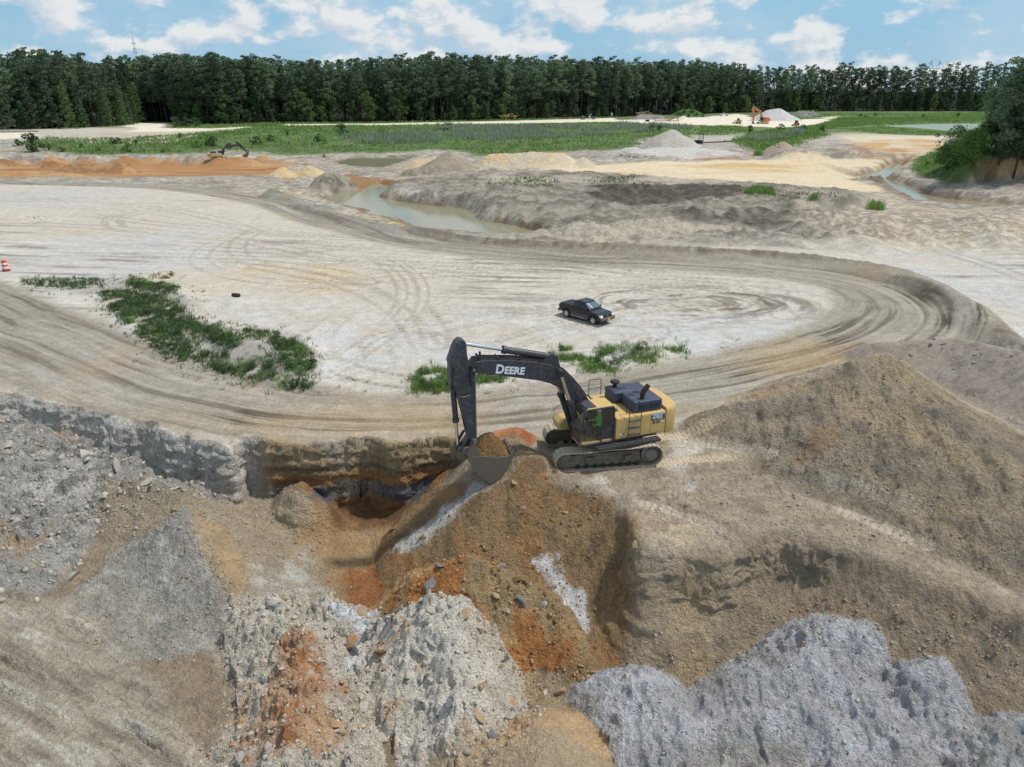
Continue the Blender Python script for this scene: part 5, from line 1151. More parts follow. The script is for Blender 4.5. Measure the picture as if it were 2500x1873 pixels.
def plant(name, proto, loc, sc=1.0, label='', cat_='tree', group=None, rz=None, lean=(0, 0), szz=None):
    e = thing(name, label, cat_, loc, random.uniform(0, 6.28) if rz is None else rz, group)
    e.rotation_euler[0], e.rotation_euler[1] = lean; e.scale = (sc, sc, szz or sc)
    for me, nm in zip(proto, ('trunk', 'crown')):
        o = bpy.data.objects.new(nm if name != 'shrub' else {'trunk': 'stem', 'crown': 'foliage'}[nm], me); COL.objects.link(o); o.parent = e
    return e
# ---- the pine wood round the quarry
TL = smooth_line([P(a, b, 1.5)[:2] for a, b in [(-420,322),(-150,318),(0,315),(120,313),(230,310),(296,300),(360,297),(430,300),(540,304),(640,300),(800,298),(1000,296),(1250,291),(1500,284),(1650,279),(1800,275),(2000,271.5),(2200,271),(2450,271),(2750,270),(3150,270),(3600,271)]], 6)
seg = np.linalg.norm(np.diff(TL, axis=0), axis=1); arc = np.concatenate([[0], np.cumsum(seg)])
def tl_at(s):
    x = np.interp(s, arc, TL[:, 0]); y = np.interp(s, arc, TL[:, 1])
    x2 = np.interp(s + 1, arc, TL[:, 0]); y2 = np.interp(s + 1, arc, TL[:, 1])
    d = math.hypot(x2 - x, y2 - y) + 1e-9; return x, y, -(y2 - y) / d, (x2 - x) / d
def px_of(x, y, z=1.5):
    dep = y * CP - (z - CAM_H) * SP; return CXP + x / dep * FPX
rt = random.Random(5)
pine_lab = {'far': ('tall slender pine in the thin stand behind the lagoon', 'pines behind the lagoon'), 'mid': ('tall dark pine at the edge of the wood behind the gravel yard', 'pines behind the gravel yard'),
            'meadow': ('tall dark pine at the edge of the wood behind the green meadow', 'pines behind the green meadow'), 'left': ('tall dark pine rising over the thick trees beside the lane', 'pines beside the lane')}
npine = 0; back = []
s = 0.0
while s < arc[-1] - 2:
    x, y, nx, ny = tl_at(s); px = px_of(x, y)
    key = 'left' if px < 450 else 'meadow' if px < 1300 else 'mid' if px < 1850 else 'far'
    inview = -60 < px < 2560
    for row in range(2):
        off = row * 5.5 + rt.uniform(-1.6, 1.6); q = (x + nx * off + rt.uniform(-1.2, 1.2), y + ny * off)
        lb, gp = pine_lab[key]
        if inview and npine < 298:
            plant('pine_tree', PINES[rt.randrange(9)], (q[0], q[1], 1.2), rt.uniform(.80, 1.05) * (.93 if px < 1000 else 1.0), lb, 'pine tree', gp, lean=(rt.uniform(-.02, .02), rt.uniform(-.02, .02))); npine += 1
        else: back.append((q[0], q[1], rt.uniform(.9, 1.06)))
    for row in range(2, 9 if px < 1880 else 3):
        off = row * 6 + rt.uniform(-2, 2); back.append((x + nx * off + rt.uniform(-1.5, 1.5), y + ny * off, rt.uniform(.86, 1.0) * (.93 if px < 1000 else 1.0)))
    s += rt.uniform(4.0, 5.4) if key != 'far' else rt.uniform(4.6, 6.2)
for px in range(286, 446, 6):
    for k in range(7):
        q = P(px + rt.uniform(-4, 4), 296.5, 1.5); back.append((q[0], q[1] + 6 + k * 6 + rt.uniform(-2, 2), rt.uniform(.8, .95)))
# rows behind, one mass
low = [make_pine(110 + i, 30.5 + i, .36, 3.4, 20, 1.2, 18) for i in range(5)]
Vt, Qt, Vl, Ql = [], [], [], []; bt = bl_ = 0
for i, (x, y, k) in enumerate(back):
    (tv, tq), (lv, lq) = low[i % 5]; a = rt.uniform(0, 6.28); ca, sa = math.cos(a), math.sin(a); M = np.array([[ca, sa, 0], [-sa, ca, 0], [0, 0, 1]]) * k
    tq = tq[:36]; tvv = tv[:42]
    Vt.append(tvv @ M + [x, y, 1.2]); Qt.append(tq + bt); bt += len(tvv); Vl.append(lv @ M + [x, y, 1.2]); Ql.append(lq + bl_); bl_ += len(lv)
nt_ = sum(len(q) for q in Qt)
me = mesh_np('forest', np.vstack(Vt + Vl), np.vstack([np.vstack(Qt), np.vstack(Ql) + bt]), [BARK, NEEDLE2], np.concatenate([np.zeros(nt_), np.ones(sum(len(q) for q in Ql))]))
o = bpy.data.objects.new('forest', me); COL.objects.link(o); tag(o, 'deep pine wood behind the front rows of trees', 'forest', kind='stuff')
# ---- thick lower trees along the edge
s = 0.0
while s < arc[-1] - 2:
    x, y, nx, ny = tl_at(s); px = px_of(x, y)
    if -60 < px < 2560 and not (300 < px < 425 and True):
        off = rt.uniform(-5, 1)
        if px < 300:
            pr, nm, lb, gp, sc = CEDARS[rt.randrange(3)], 'conifer', 'thick dark tree branched to the ground beside the lane', 'thick trees beside the lane', rt.uniform(.7, 1.15)
            off = rt.uniform(-9, 0)
        elif px > 1880:
            pr, nm, lb, gp, sc = TALLB[rt.randrange(3)], 'broadleaf_tree', 'dense leafy tree below the pines behind the lagoon', 'leafy trees behind the lagoon', rt.uniform(.62, .95)
        elif 1380 < px < 1640:
            pr, nm, lb, gp, sc = BROADS[rt.randrange(4)], 'broadleaf_tree', 'low leafy tree at the foot of the pines behind the yard', 'low trees behind the yard', rt.uniform(.25, .6)
        else:
            pr, nm, lb, gp, sc = BROADS[rt.randrange(4)], 'broadleaf_tree', 'leafy understory tree at the foot of the pines', 'understory trees along the wood', rt.uniform(.45, 1.25)
        plant(nm, pr, (x + nx * off, y + ny * off, 1.2), sc, lb, 'tree', gp)
    s += rt.uniform(3.2, 6.5) if px < 300 or px > 1880 else rt.uniform(4.5, 9)
for i in range(34):
    px = rt.uniform(0, 1900); s_ = float(np.interp(px, [px_of(*TL[k]) for k in range(len(TL))], arc)); x, y, nx, ny = tl_at(s_); off = rt.uniform(-2, 4)
    if 296 < px < 430: continue
    plant('broadleaf_tree', TALLB[i % 3], (x + nx * off, y + ny * off, 1.2), rt.uniform(.75, 1.25), 'tall rounded leafy tree standing among the pines of the wood edge', 'tree', 'tall leafy trees among the pines')
# understory inside the wood (seen between the trunks)
ins = []
for i in range(420):
    s_ = rt.uniform(0, arc[-1]); x, y, nx, ny = tl_at(s_); off = rt.uniform(9, 34) if px_of(x, y) < 1880 else rt.uniform(8, 16); ins.append((x + nx * off, y + ny * off, rt.uniform(.9, 2.0)))
for px in range(290, 440, 5):
    q = P(px, 296.5, 1.5); ins.append((q[0], q[1] + rt.uniform(8, 40), rt.uniform(1.0, 1.9)))
lowb = [make_broad(120 + i, 9, 3.6, 16, 20, 1.0) for i in range(3)]; Vl, Ql = [], []; b0 = 0
for i, (x, y, k) in enumerate(ins):
    lv, lq = lowb[i % 3][1]; Vl.append(lv * k + [x, y, 1.0]); Ql.append(lq + b0); b0 += len(lv)
me = mesh_np('undergrowth', np.vstack(Vl), np.vstack(Ql), [BROADD]); o = bpy.data.objects.new('undergrowth', me); COL.objects.link(o); tag(o, 'leafy undergrowth inside the pine wood', 'undergrowth', kind='stuff')
# ---- pines on the bluff at the side of the pit
BIGB = [proto_tree(make_broad(66 + i, 8, 4.4, 46, 85, .42, .06), BARK, [BROAD, BRIGHT][i]) for i in range(2)]
BLUFFP = [proto_tree(make_pine(90 + i, 24 + i, .26, 3.7, 100, .55, 48), BARK, [NEEDLE, BROADD, NEEDLE][i]) for i in range(3)]
for i, (px, py, sc) in enumerate([(2408,378,.55),(2424,388,.66),(2440,396,.76),(2462,390,.82),(2482,398,.92),(2506,394,.96),(2532,396,1.0),(2470,374,.84),(2500,370,.95),(2560,388,1.0),(2600,392,1.0),(2545,368,1.0),(2640,380,1.0),(2490,384,.9),(2515,382,.95),(2455,380,.7),(2580,375,1.0),(2475,386,.8)]):
    q = P(px, py, 3.3)
    plant('pine_tree', BLUFFP[i % 3], (q[0], q[1], float(zat(q[0], q[1])[0]) - .2), sc, 'leaning pine on the bluff above the cut sand bank', 'pine tree', 'pines on the bluff', lean=(rt.uniform(-.03, .03), .06 + rt.uniform(-.03, .04)))
for px, py, sc, pr, lb in [(2335,404,1.0,BIGB[0],'large leafy tree at the foot of the bluff by the channel'),(2368,392,.8,BIGB[1],'bright leafy tree beside the large tree at the bluff'),(2306,402,.6,BIGB[0],'small leafy tree at the grassy bank below the bluff'),(2398,378,.85,BIGB[0],'leafy tree on the bluff between the big tree and the pines'),
      (2350,345,.45,BROADS[0],'dark leafy tree standing at the lagoon shore'),(2405,278,1.05,CEDARS[2],'bright green tree alone at the far lagoon shore'),(2430,277,.75,BROADS[0],'grey green round tree beside the bright tree at the lagoon'),(2430,360,.6,BROADS[2],'dark leafy tree in front of the bluff pines'),(2475,365,.7,BROADS[0],'dark leafy tree deep among the bluff pines'),(2445,388,.55,BROADS[2],'dark leafy tree at the rim of the cut sand bank'),(2490,392,.6,BROADS[0],'dark leafy tree filling the gap between the bluff pines'),(2520,380,.7,BROADS[2],'dark leafy tree above the cut face of the bluff')]:
    q = HP([(px, py)])[0]; plant('broadleaf_tree', pr, (q[0], q[1], float(zat(*q)[0]) - .1), sc, lb, 'tree')
# ---- single shrubs
SH = [(43,357,18,0),(80,372,44,2),(275,353,16,0),(288,352,16,2),(313,373,22,1),(335,352,14,0),(481,362,20,1),(505,356,30,1),(522,358,26,2),(440,338,13,0),(120,368,18,0),(200,362,13,0),(834,330,27,2),(780,347,19,0),(791,352,17,1),(1070,319,20,3),(1092,319,22,3),(626,354,20,2),
      (791,385,8,2),(1593,321,18,0),(1610,319,14,2),(2100,286,8,2),(2135,283,8,0),(2112,288,7,2),(2254,287,8,2),(2338,285,10,0),(2290,335,10,2),(1830,322,16,2),(1905,318,16,2),(2010,322,18,0),(1960,318,14,2),(700,330,14,0),(660,345,16,2),(930,330,12,0),(150,372,14,0),(240,370,12,1),(400,372,12,1),(560,365,14,2),
      (430,312,26,2),(455,311,24,2),(480,310,22,2),(1660,284,9,0),(1680,286,9,2),(1700,284,10,0),(1690,274,10,2),(1672,276,10,0),(1655,280,8,2),(1715,286,8,1),(2262,405,14,1),(2310,415,12,1),(2280,425,8,1)]
shl = ['yellow green leafy shrub', 'bright green leafy shrub', 'dark green leafy shrub', 'grey green reedy shrub']
def where(px, py):
    if px < 600: return 'on the bank behind the orange digging' if py > 320 else 'at the mouth of the forest lane'
    if px < 1560: return 'in the green meadow below the wood'
    if px < 1730: return 'on the overgrown mound by the yard' if py < 300 else 'at the end of the reed meadow'
    if px < 2080: return 'on the green bank beside the yard'
    return 'on the lagoon shore' if py < 360 else 'on the grassy bank below the bluff'
for px, py, hp, k in SH:
    q = HP([(px, py)])[0]; z = float(zat(*q)[0]); dep = q[1] * CP + (CAM_H - z) * SP; hm = hp / FPX * dep
    w = where(px, py); plant('shrub', BUSHES[k], (q[0], q[1], z - .08), hm / 2.6 * 1.15, shl[k] + ' ' + w, 'shrub', shl[k] + 's ' + w, szz=hm / 2.6)

# ---- meadow grasses and reeds: blades by the thousand
def blades(pts, hgt, wid, r, k=5, lean=.35):
    """tufts of k blades at each place"""
    n = len(pts) * k; p = np.repeat(pts, k, 0) + np.concatenate([r.normal(0, 1, (n, 2)) * wid * 3, np.zeros((n, 1))], 1)
    h = (hgt * r.uniform(.55, 1.15, len(pts)))[:, None].repeat(k, 1).reshape(-1, 1) * r.uniform(.7, 1.1, (n, 1))
    a = r.uniform(0, math.pi, n); w = wid * r.uniform(.6, 1.3, n)
    dx = np.stack([np.cos(a) * w, np.sin(a) * w, np.zeros(n)], 1) * .5
    tip = p + np.concatenate([r.normal(0, lean, (n, 2)) * h, h], 1); mid = p + np.concatenate([(tip - p)[:, :2] * .35, h * .6], 1)
    V = np.stack([p - dx, p + dx, mid + dx * .8, mid - dx * .8, tip + dx * .15, tip - dx * .15], 1).reshape(-1, 3)
    b = np.arange(n)[:, None] * 6
    Q = np.concatenate([b + [[0, 1, 2, 3]], b + [[3, 2, 4, 5]]], 0)
    return V, Q
def scatter(V, n, r):
    out = np.zeros((0, 2)); lo, hi = V.min(0), V.max(0)
    while len(out) < n:
        q = r.uniform(lo, hi, (n * 2, 2)); out = np.vstack([out, q[sdpoly(q[:, 0], q[:, 1], V) < .3]])
    return out[:n]
def grow(name, label, polys, n, hgt, wid, mat, seed, k=4, clump=None, lean=.3, keep=None, jit=0.0):
    r = np.random.default_rng(seed); tot = sum(abs(np.prod(V.max(0) - V.min(0))) for V in polys); pts = []
    for V in polys: pts.append(scatter(V, max(20, int(n * abs(np.prod(V.max(0) - V.min(0))) / tot)), r))
    q = np.vstack(pts)
    if jit: q = q + r.normal(0, jit, q.shape) * r.uniform(0, 1, (len(q), 1)) ** 2 * 2
    if clump is not None: q = q[fbm(q[:, 0], q[:, 1], clump[0], 3, .5, seed) > clump[1]]
    if keep is not None: q = q[keep(q)]
    z = zat(q[:, 0], q[:, 1]); hh = hgt * (1 + .5 * fbm(q[:, 0], q[:, 1], .05, 3, .5, seed + 1))
    V, Q = blades(np.stack([q[:, 0], q[:, 1], z - .03], 1), hh, wid, r, k, lean)
    me = mesh_np(name, V, Q, [mat]); o = bpy.data.objects.new(name, me); COL.objects.link(o); tag(o, label, 'grass', kind='stuff')
def off_road(q):
    return (sdpoly(q[:, 0], q[:, 1], Z_LANE) > 1) & (sdpoly(q[:, 0], q[:, 1], Z_YARD) > 1)
grow('meadow_grass', 'green grass and low weeds covering the meadow and banks', [Z_MEADOW, Z_MEAD2, Z_MEAD3, Z_MEAD4, HP([(100,335),(300,340),(440,328),(600,318),(600,330),(440,345),(280,352),(120,345)])], 16500, .75, .42, GRASSM, 401, 4, keep=off_road)
grow('reeds', 'grey green reeds standing in the meadow', [HP([(1090,308),(1250,312),(1400,306),(1560,302),(1690,312),(1560,325),(1400,335),(1200,345),(1090,338)]), HP([(830,330),(1080,325),(1080,350),(850,352)]), HP([(1830,335),(1960,318),(1950,335),(1850,348)])], 4200, 1.9, .32, REED, 402, 4, (.05, -.15), .15)
grow('bank_grass', 'bright green grass on the bank at the foot of the bluff', [Z_MEAD6, Z_BLUFFTOP, Z_MEAD5], 4200, .45, .22, BRIGHT, 403, 4)
grow('verge_grass', 'short grass along the foot of the pine wood', [HP([(430,306),(640,302),(1000,297),(1250,293),(1500,286),(1500,288),(1250,297),(1000,301),(640,308),(430,314)]), HP([(1620,290),(1760,284),(2050,278),(2450,276),(2450,284),(2060,284),(1900,280)])], 4000, .9, .5, GRASSM, 404, 3, keep=off_road)
grow('sparse_grass', 'sparse grass tufts on the grey spoil between stream and sand flat', [HP([(1060,450),(1250,440),(1400,425),(1560,435),(1500,460),(1300,470),(1100,480)]), HP([(1800,480),(1990,468),(2060,490),(1900,500)]), HP([(1480,378),(1560,376),(1600,392),(1500,396)])], 900, .5, .16, WEEDM, 405, 4, (.08, .08))
grow('tall_tufts', 'dark green grass tufts standing in the pale rubble beyond the berm', [HP([(1822,478),(1850,468),(1880,470),(1880,482),(1830,484)]), HP([(1978,484),(1996,484),(1996,490),(1978,490)]), HP([(2125,506),(2150,506),(2150,514),(2125,514)]), HP([(1845,378),(1855,378),(1855,382),(1845,382)])], 500, 1.2, .10, GRASSM, 406, 5)
# ---- weeds in the strip between haul road and sand field
Z7L = lambda x, y: (x / 2.633, 540 + y / 2.633)
WST = [HP([Z7L(*q) for q in g]) for g in [
 [(150,375),(400,370),(640,370),(660,440),(560,440),(300,425)], [(820,375),(900,365),(1040,410),(1130,430),(1090,470),(1030,440),(860,410)], [(990,360),(1080,340),(1120,355),(1040,375)],
 [(660,460),(820,450),(1000,500),(1200,600),(1230,680),(1130,720),(1240,850),(1180,900),(1000,800),(880,700),(760,590)], [(1240,870),(1500,880),(1560,940),(1720,900),(1760,1000),(1600,1010),(1400,950)],
 [(1790,770),(1880,770),(1970,850),(2000,920),(1960,1010),(1900,950),(1830,920),(1780,830)], [(1790,1000),(1900,1030),(2020,1060),(2000,1080),(1800,1040)], [(1230,640),(1400,720),(1560,800),(1500,810),(1300,720)], [(1540,720),(1700,710),(1790,750),(1700,770),(1560,750)]]]
Z1 = lambda x, y: (1050 + x / 3.403, 780 + y / 3.403)
WRT = [HP([Z1(*q) for q in g]) for g in [[(1030,250),(1250,260),(1480,250),(1880,270),(1880,300),(1600,300),(1300,340),(1060,350)], [(1220,370),(1580,390),(1560,420),(1430,440),(1260,400)], [(-60,430),(160,420),(160,560),(0,620),(-160,600)], [(370,470),(600,455),(580,510),(380,545)], [(1700,335),(1870,310),(1850,350),(1700,365)], [(1920,195),(2080,230),(2130,290),(1980,250)]]]
WSP = [HP([Z1(*q) for q in g]) for g in [[(470,590),(740,550),(740,600),(480,620)], [(1260,400),(1700,400),(1950,320),(1980,350),(1600,440),(1270,440)]]] + [HP([(1735,828),(1835,822),(1840,850),(1745,866)]), HP([(480,900),(600,950),(560,965),(450,920)]), HP([(60,525),(110,530),(110,545),(60,540)]), HP([(820,950),(900,930),(960,940),(900,960)])] + [HP([Z7L(*q) for q in [(150,340),(1150,340),(1600,680),(2060,820),(2080,1110),(1500,1060),(1000,880),(640,540),(150,450)]])]
grow('weeds', 'dense green weeds in a strip beside the haul road', WST, 5200, .26, .035, WEEDM, 411, 7, (.55, -.40), .55, jit=.45)
grow('tall_weeds', 'tall green grass stems behind the excavator boom', WRT, 1500, .42, .035, GRASSM, 412, 7, (.6, -.15), .3, jit=.4)
grow('sparse_weeds', 'thin scattered grass on the pale sand beside the road', WSP, 900, .22, .03, WEEDM, 413, 6, (.5, .02), .5)
def make_weed(seed, h=.8, w=.6):
    r = np.random.default_rng(seed); n = 16; ce = np.stack([r.normal(0, w * .42, n), r.normal(0, w * .42, n), r.uniform(.15, .9, n) * h], 1)
    return trunk_geo([(0, 0, 0), (.02, 0, h * .6)], [.02, .008], 4), leaves(ce, np.full((n, 3), w * .30), 85, .062, r, up=.6)
WEEDS = [proto_tree(make_weed(80 + i, .65 + .15 * i, .6 + .1 * i), BARK, [WEEDM, WEEDM, GRASSM][i]) for i in range(3)]
r = np.random.default_rng(99); nw = 0
for V, cnt in zip(WST, (7, 9, 3, 40, 20, 22, 6, 9, 6)):
    q = scatter(V, cnt, r); zz = zat(q[:, 0], q[:, 1])
    for (x, y), z in zip(q, zz):
        plant('weed_clump', WEEDS[r.integers(3)], (x, y, z - .05), r.uniform(.34, .72) * (1.4 if V is WST[5] else 1.0), 'leafy green weed clump in the weed strip beside the haul road', 'weed', 'weed clumps in the strip')
for V, cnt in zip(WRT[:4], (8, 4, 9, 3)):
    q = scatter(V, cnt, r); zz = zat(q[:, 0], q[:, 1])
    for (x, y), z in zip(q, zz): plant('weed_clump', WEEDS[r.integers(3)], (x, y, z - .05), r.uniform(.5, .9), 'leafy weed clump among the tall grass behind the large excavator', 'weed', 'weed clumps behind the excavator')
# ================================================================== excavators
DUST = (.42, .34, .24)
YEL = pmat('machine_yellow', (.62, .40, .115), .45, 0, (.44, .35, .23), .5, 2.8, vary=.10)
TANP = pmat('machine_tan', (.60, .44, .20), .5, 0, DUST, .45, 1.6, vary=.08)
NAVY = pmat('machine_navy', (.016, .022, .036), .38, 0, (.19, .165, .14), .40, 3.4, vary=.1)
NAVYH = pmat('hood_navy', (.030, .046, .088), .5, 0, (.16, .16, .17), .35, 2.0, vary=.1)
BLACKM = pmat('black_rubber_parts', (.012, .012, .013), .6, 0, (.10, .09, .08), .25, 4)
STEEL = pmat('worn_steel', (.20, .19, .175), .5, .5, (.34, .27, .19), .5, 2.5)
TRACKM = pmat('dusty_track_steel', (.34, .285, .21), .85, 0, (.52, .44, .32), .9, 2.2, bump=.01, bscale=18)
TRACKD = pmat('track_frame_paint', (.075, .066, .055), .8, 0, (.24, .20, .15), .65, 1.8, bump=.008, bscale=20)
CHROME = pmat('chrome_rod', (.72, .73, .75), .12, 1.0, vary=.02)
BUCKM = pmat('bucket_steel', (.125, .13, .14), .55, .2, (.20, .135, .075), .8, 1.4, bump=.008, bscale=14)
RUST = pmat('rusty_pipe', (.045, .026, .020), .8, .2, (.11, .06, .04), .4, 8)
WHITEP = pmat('white_lettering', (.78, .80, .84), .5, vary=.02)
DECALB = pmat('decal_blue', (.028, .045, .085), .4, vary=.05)
DECALW = pmat('decal_pale', (.42, .50, .60), .4, vary=.05)
BLACKT = pmat('black_lettering', (.012, .012, .012), .5, vary=.02)
GLASS = glass_mat('cab_glass', (.80, .86, .86))
GRIP = pmat('catwalk_grating', (.020, .026, .038), .5, .2, (.13, .12, .11), .5, 6, bump=.02, bscale=30)
SEATM = pmat('seat_fabric', (.03, .03, .032), .9)
HIVIS = pmat('hi_vis_green', (.10, .72, .06), .8, vary=.1)
DENIM = pmat('dark_trousers', (.035, .045, .07), .9)
SKIN = pmat('skin', (.45, .27, .19), .6)
ORPAINT = pmat('machine_orange', (.62, .18, .05), .5, 0, DUST, .4, 1.5)
SOILM = earth_material('bucket_soil')

def rot2(p, c, a):
    ca, sa = math.cos(a), math.sin(a); x, z = p[0] - c[0], p[1] - c[1]
    return (c[0] + ca * x - sa * z, c[1] + sa * x + ca * z)
BOOM_U = [(6.70,5.66),(6.55,5.84),(6.1,5.87),(4.7,5.69),(3.65,5.48),(2.93,5.28),(2.57,5.08),(2.14,4.77),(1.69,4.29),(1.3,3.81),(.97,3.33),(.55,2.6),(.15,1.95)]
BOOM_L = [(.25,1.7),(.60,1.75),(1.0,2.15),(1.45,2.71),(1.65,3.11),(1.91,3.52),(2.23,3.82),(2.54,4.1),(2.91,4.33),(3.52,4.57),(4.23,4.75),(5.5,5.09),(6.45,5.30),(6.70,5.42)]
STICK = [(7.15,6.91),(7.34,6.80),(7.5,6.45),(7.69,5.93),(7.65,5.76),(7.67,4.98),(7.46,4.57),(7.26,4.26),(6.94,2.35),(6.80,1.95),(6.64,1.82),(6.48,1.92),(6.50,2.3),(6.50,3.67),(6.48,5.28),(6.46,5.5),(6.60,5.66),(6.78,5.75),(6.87,6.2),(6.88,6.6),(6.95,6.85)]
BUCK = [(6.72,2.05),(6.52,1.40),(5.76,1.20),(5.18,1.13),(4.86,1.28),(4.97,.78),(5.28,.30),(5.62,-.02),(6.02,-.15),(6.54,.34),(6.91,.93),(7.14,1.37),(7.26,1.62),(7.10,1.78),(6.92,1.75)]
F0, T0, B0 = (.40, 1.95), (6.62, 5.52), (6.62, 1.98)

def excavator(name, label, loc, yaw, tyaw, a=0.0, b=0.0, g=0.0, sc=1.0, body=None, dark=None, detail=True, stretch=1.0, group=None, sub=True):
    body = body or YEL; dark = dark or NAVY
    E = thing(name, label, 'excavator', loc, yaw, group); E.scale = (sc, sc, sc)
    # ---- joints
    fb = lambda p: rot2(p, F0, a)
    T = fb(T0)
    def fs(p):
        q = ((p[0] - T0[0]), (p[1] - T0[1])); q = (q[0] * (1 + (stretch - 1) * .25), q[1] * (stretch if q[1] < 0 else 1))
        return rot2((T[0] + q[0], T[1] + q[1]), T, a + b)
    B = fs(B0)
    def fk(p): return rot2((B[0] + p[0] - B0[0], B[1] + p[1] - B0[1]), B, a + b + g)
    # ---- undercarriage
    pts = []
    ic, ir, s_c, sr = (2.12, .54), .47, (-2.12, .62), .53
    for i in range(13): t = R(90 - 15 * i); pts.append((ic[0] + ir * math.cos(t), ic[1] + ir * math.sin(t)))
    for i in range(1, 10): pts.append((ic[0] + (s_c[0] + .2 - ic[0]) * i / 10, .065))
    for i in range(13): t = R(-90 - 15 * i); pts.append((s_c[0] + sr * math.cos(t), s_c[1] + sr * math.sin(t) - (.0 if i > 2 else .02 * (2 - i))))
    for i in range(1, 12): u = i / 12; pts.append((s_c[0] + (ic[0] - s_c[0]) * u, (s_c[1] + sr) * (1 - u) + (ic[1] + ir) * u - .05 * math.sin(2 * math.pi * u) ** 2))
    pts = np.array(pts); pc = np.vstack([pts, pts[:1]]); sl = np.linalg.norm(np.diff(pc, axis=0), axis=1); ac = np.concatenate([[0], np.cumsum(sl)]); n = int(round(ac[-1] / .212))
    sm = MB().box((0, 0, .0), (.204, .74, .04)); sm.box((.08, 0, .03), (.022, .74, .028))
    shoe0 = None
    for sy in (1, -1):
        fr = MB(); y0, y1 = sy * 1.37 - .17, sy * 1.37 + .17
        fr.prism([(2.15,.62),(1.75,.80),(1.0,.86),(-1.55,.88),(-1.62,.30),(-1.2,.22),(1.7,.22),(2.3,.36)], y0, y1)
        tr = fr.build('track', TRACKD, E, bevel=.02); tr.rotation_euler = (0, 0, tyaw - yaw)
        if detail:
            for nm, bxs in (('step_bracket', [((.95, sy * 1.60, .56), (.36, .14, .30)), ((-1.0, sy * 1.60, .56), (.40, .14, .28))]), ('access_cover', [((0, sy * 1.55, .60), (1.5, .03, .22))])):
                for bx in bxs: MB().box(*bx).build(nm, TRACKD, tr, bevel=.02)
            for k in range(8): MB().cyl((-1.45 + .42 * k, sy * 1.37 - .2, .21), (-1.45 + .42 * k, sy * 1.37 + .2, .21), .115, n=12).build('roller', BLACKM, tr, smooth=True)
        MB().lathe([(0,-.23),(.10,-.23),(.20,-.21),(.40,-.18),(.44,-.12),(.44,.12),(.40,.18),(.20,.21),(.10,.23),(0,.23)], (ic[0], sy * 1.37, ic[1]), 'Y', 20).build('idler_wheel', TRACKD, tr, smooth=True)
        MB().lathe([(0,-.30),(.26,-.30),(.30,-.27),(.33,-.22),(.36,-.16),(.47,-.12),(.47,.12),(.36,.16),(.33,.22),(.30,.27),(.26,.30),(0,.30)], (s_c[0], sy * 1.37, s_c[1]), 'Y', 24).build('sprocket', STEEL, tr, smooth=35)
        if sub:
            for k in range(n):
                s_ = (k + .5) * ac[-1] / n; x = np.interp(s_, ac, pc[:, 0]); z = np.interp(s_, ac, pc[:, 1]); x2 = np.interp((s_ + .03) % ac[-1], ac, pc[:, 0]); z2 = np.interp((s_ + .03) % ac[-1], ac, pc[:, 1])
                if shoe0 is None: sh = shoe0 = sm.build('track_shoe', TRACKM, tr)
                else: sh = shoe0.copy(); COL.objects.link(sh); sh.parent = tr
                sh.location = (x, sy * 1.37, z); sh.rotation_euler = (0, -math.atan2(z2 - z, x2 - x), 0)
        else:
            bd = MB()
            bd.prism([tuple(p) for p in pts * 1.0], sy * 1.37 - .36, sy * 1.37 + .36); bd.build('track_belt', TRACKM, tr)
    cb = MB(); cb.box((0, 0, .72), (2.2, 2.1, .45)); cb.box((0, 0, 1.02), (1.5, 1.5, .2)); cb.cyl((0, 0, 1.0), (0, 0, 1.3), .72, n=28)
    c = cb.build('car_body', TRACKD, E, bevel=.02); c.rotation_euler = (0, 0, tyaw - yaw)
    # ---- house
    MB().box((-.55, 0, 1.38), (3.6, 2.7, .16)).build('deck_frame', dark, E, bevel=.01)
    hs = MB(); hs.box((-1.36, 0, 2.02), (2.70, 2.98, 1.14)); hs.build('engine_housing', body, E, bevel=.06, seg=3)
    MB().prism([(-.02,1.46),(1.15,1.46),(1.15,1.95),(.75,2.52),(-.02,2.58)], -1.48, -.48).build('fuel_tank', body, E, bevel=.05, seg=3)
    MB().prism([(1.17,1.36),(2.0,1.36),(2.0,1.70),(1.75,1.92),(1.17,1.98)], -1.36, -.56).build('tool_box', body, E, bevel=.04)
    cw = [(-2.74, 1.49), (-3.05, 1.47), (-3.30, 1.36), (-3.50, 1.0), (-3.60, .4), (-3.60, -.4), (-3.50, -1.0), (-3.30, -1.36), (-3.05, -1.47), (-2.74, -1.49)]
    m = MB(); nv = len(cw); rows_ = [(1.36, .97), (1.45, 1.0), (2.55, 1.0), (2.66, .985), (2.72, .95)]; vs = []
    for z, k in rows_:
        for x, y in cw: vs.append((-2.74 + (x + 2.74) * k, y * k, z))
    fsq = [(i * nv + j, i * nv + (j + 1) % nv, (i + 1) * nv + (j + 1) % nv, (i + 1) * nv + j) for i in range(len(rows_) - 1) for j in range(nv)] + [tuple(range(nv)), tuple(range(len(rows_) * nv - 1, (len(rows_) - 1) * nv - 1, -1))]
    m.add(vs, fsq).build('counterweight', body, E, smooth=35)
    hd = MB(); hd.box((-1.82, .60, 2.89), (1.58, 1.38, .56), taper=(.97, .97)); hd.box((-1.64, -.62, 2.89), (1.92, 1.05, .56), taper=(.97, .97))
    hood = hd.build('hood', NAVYH if dark is NAVY else body, E, bevel=.07, seg=3)
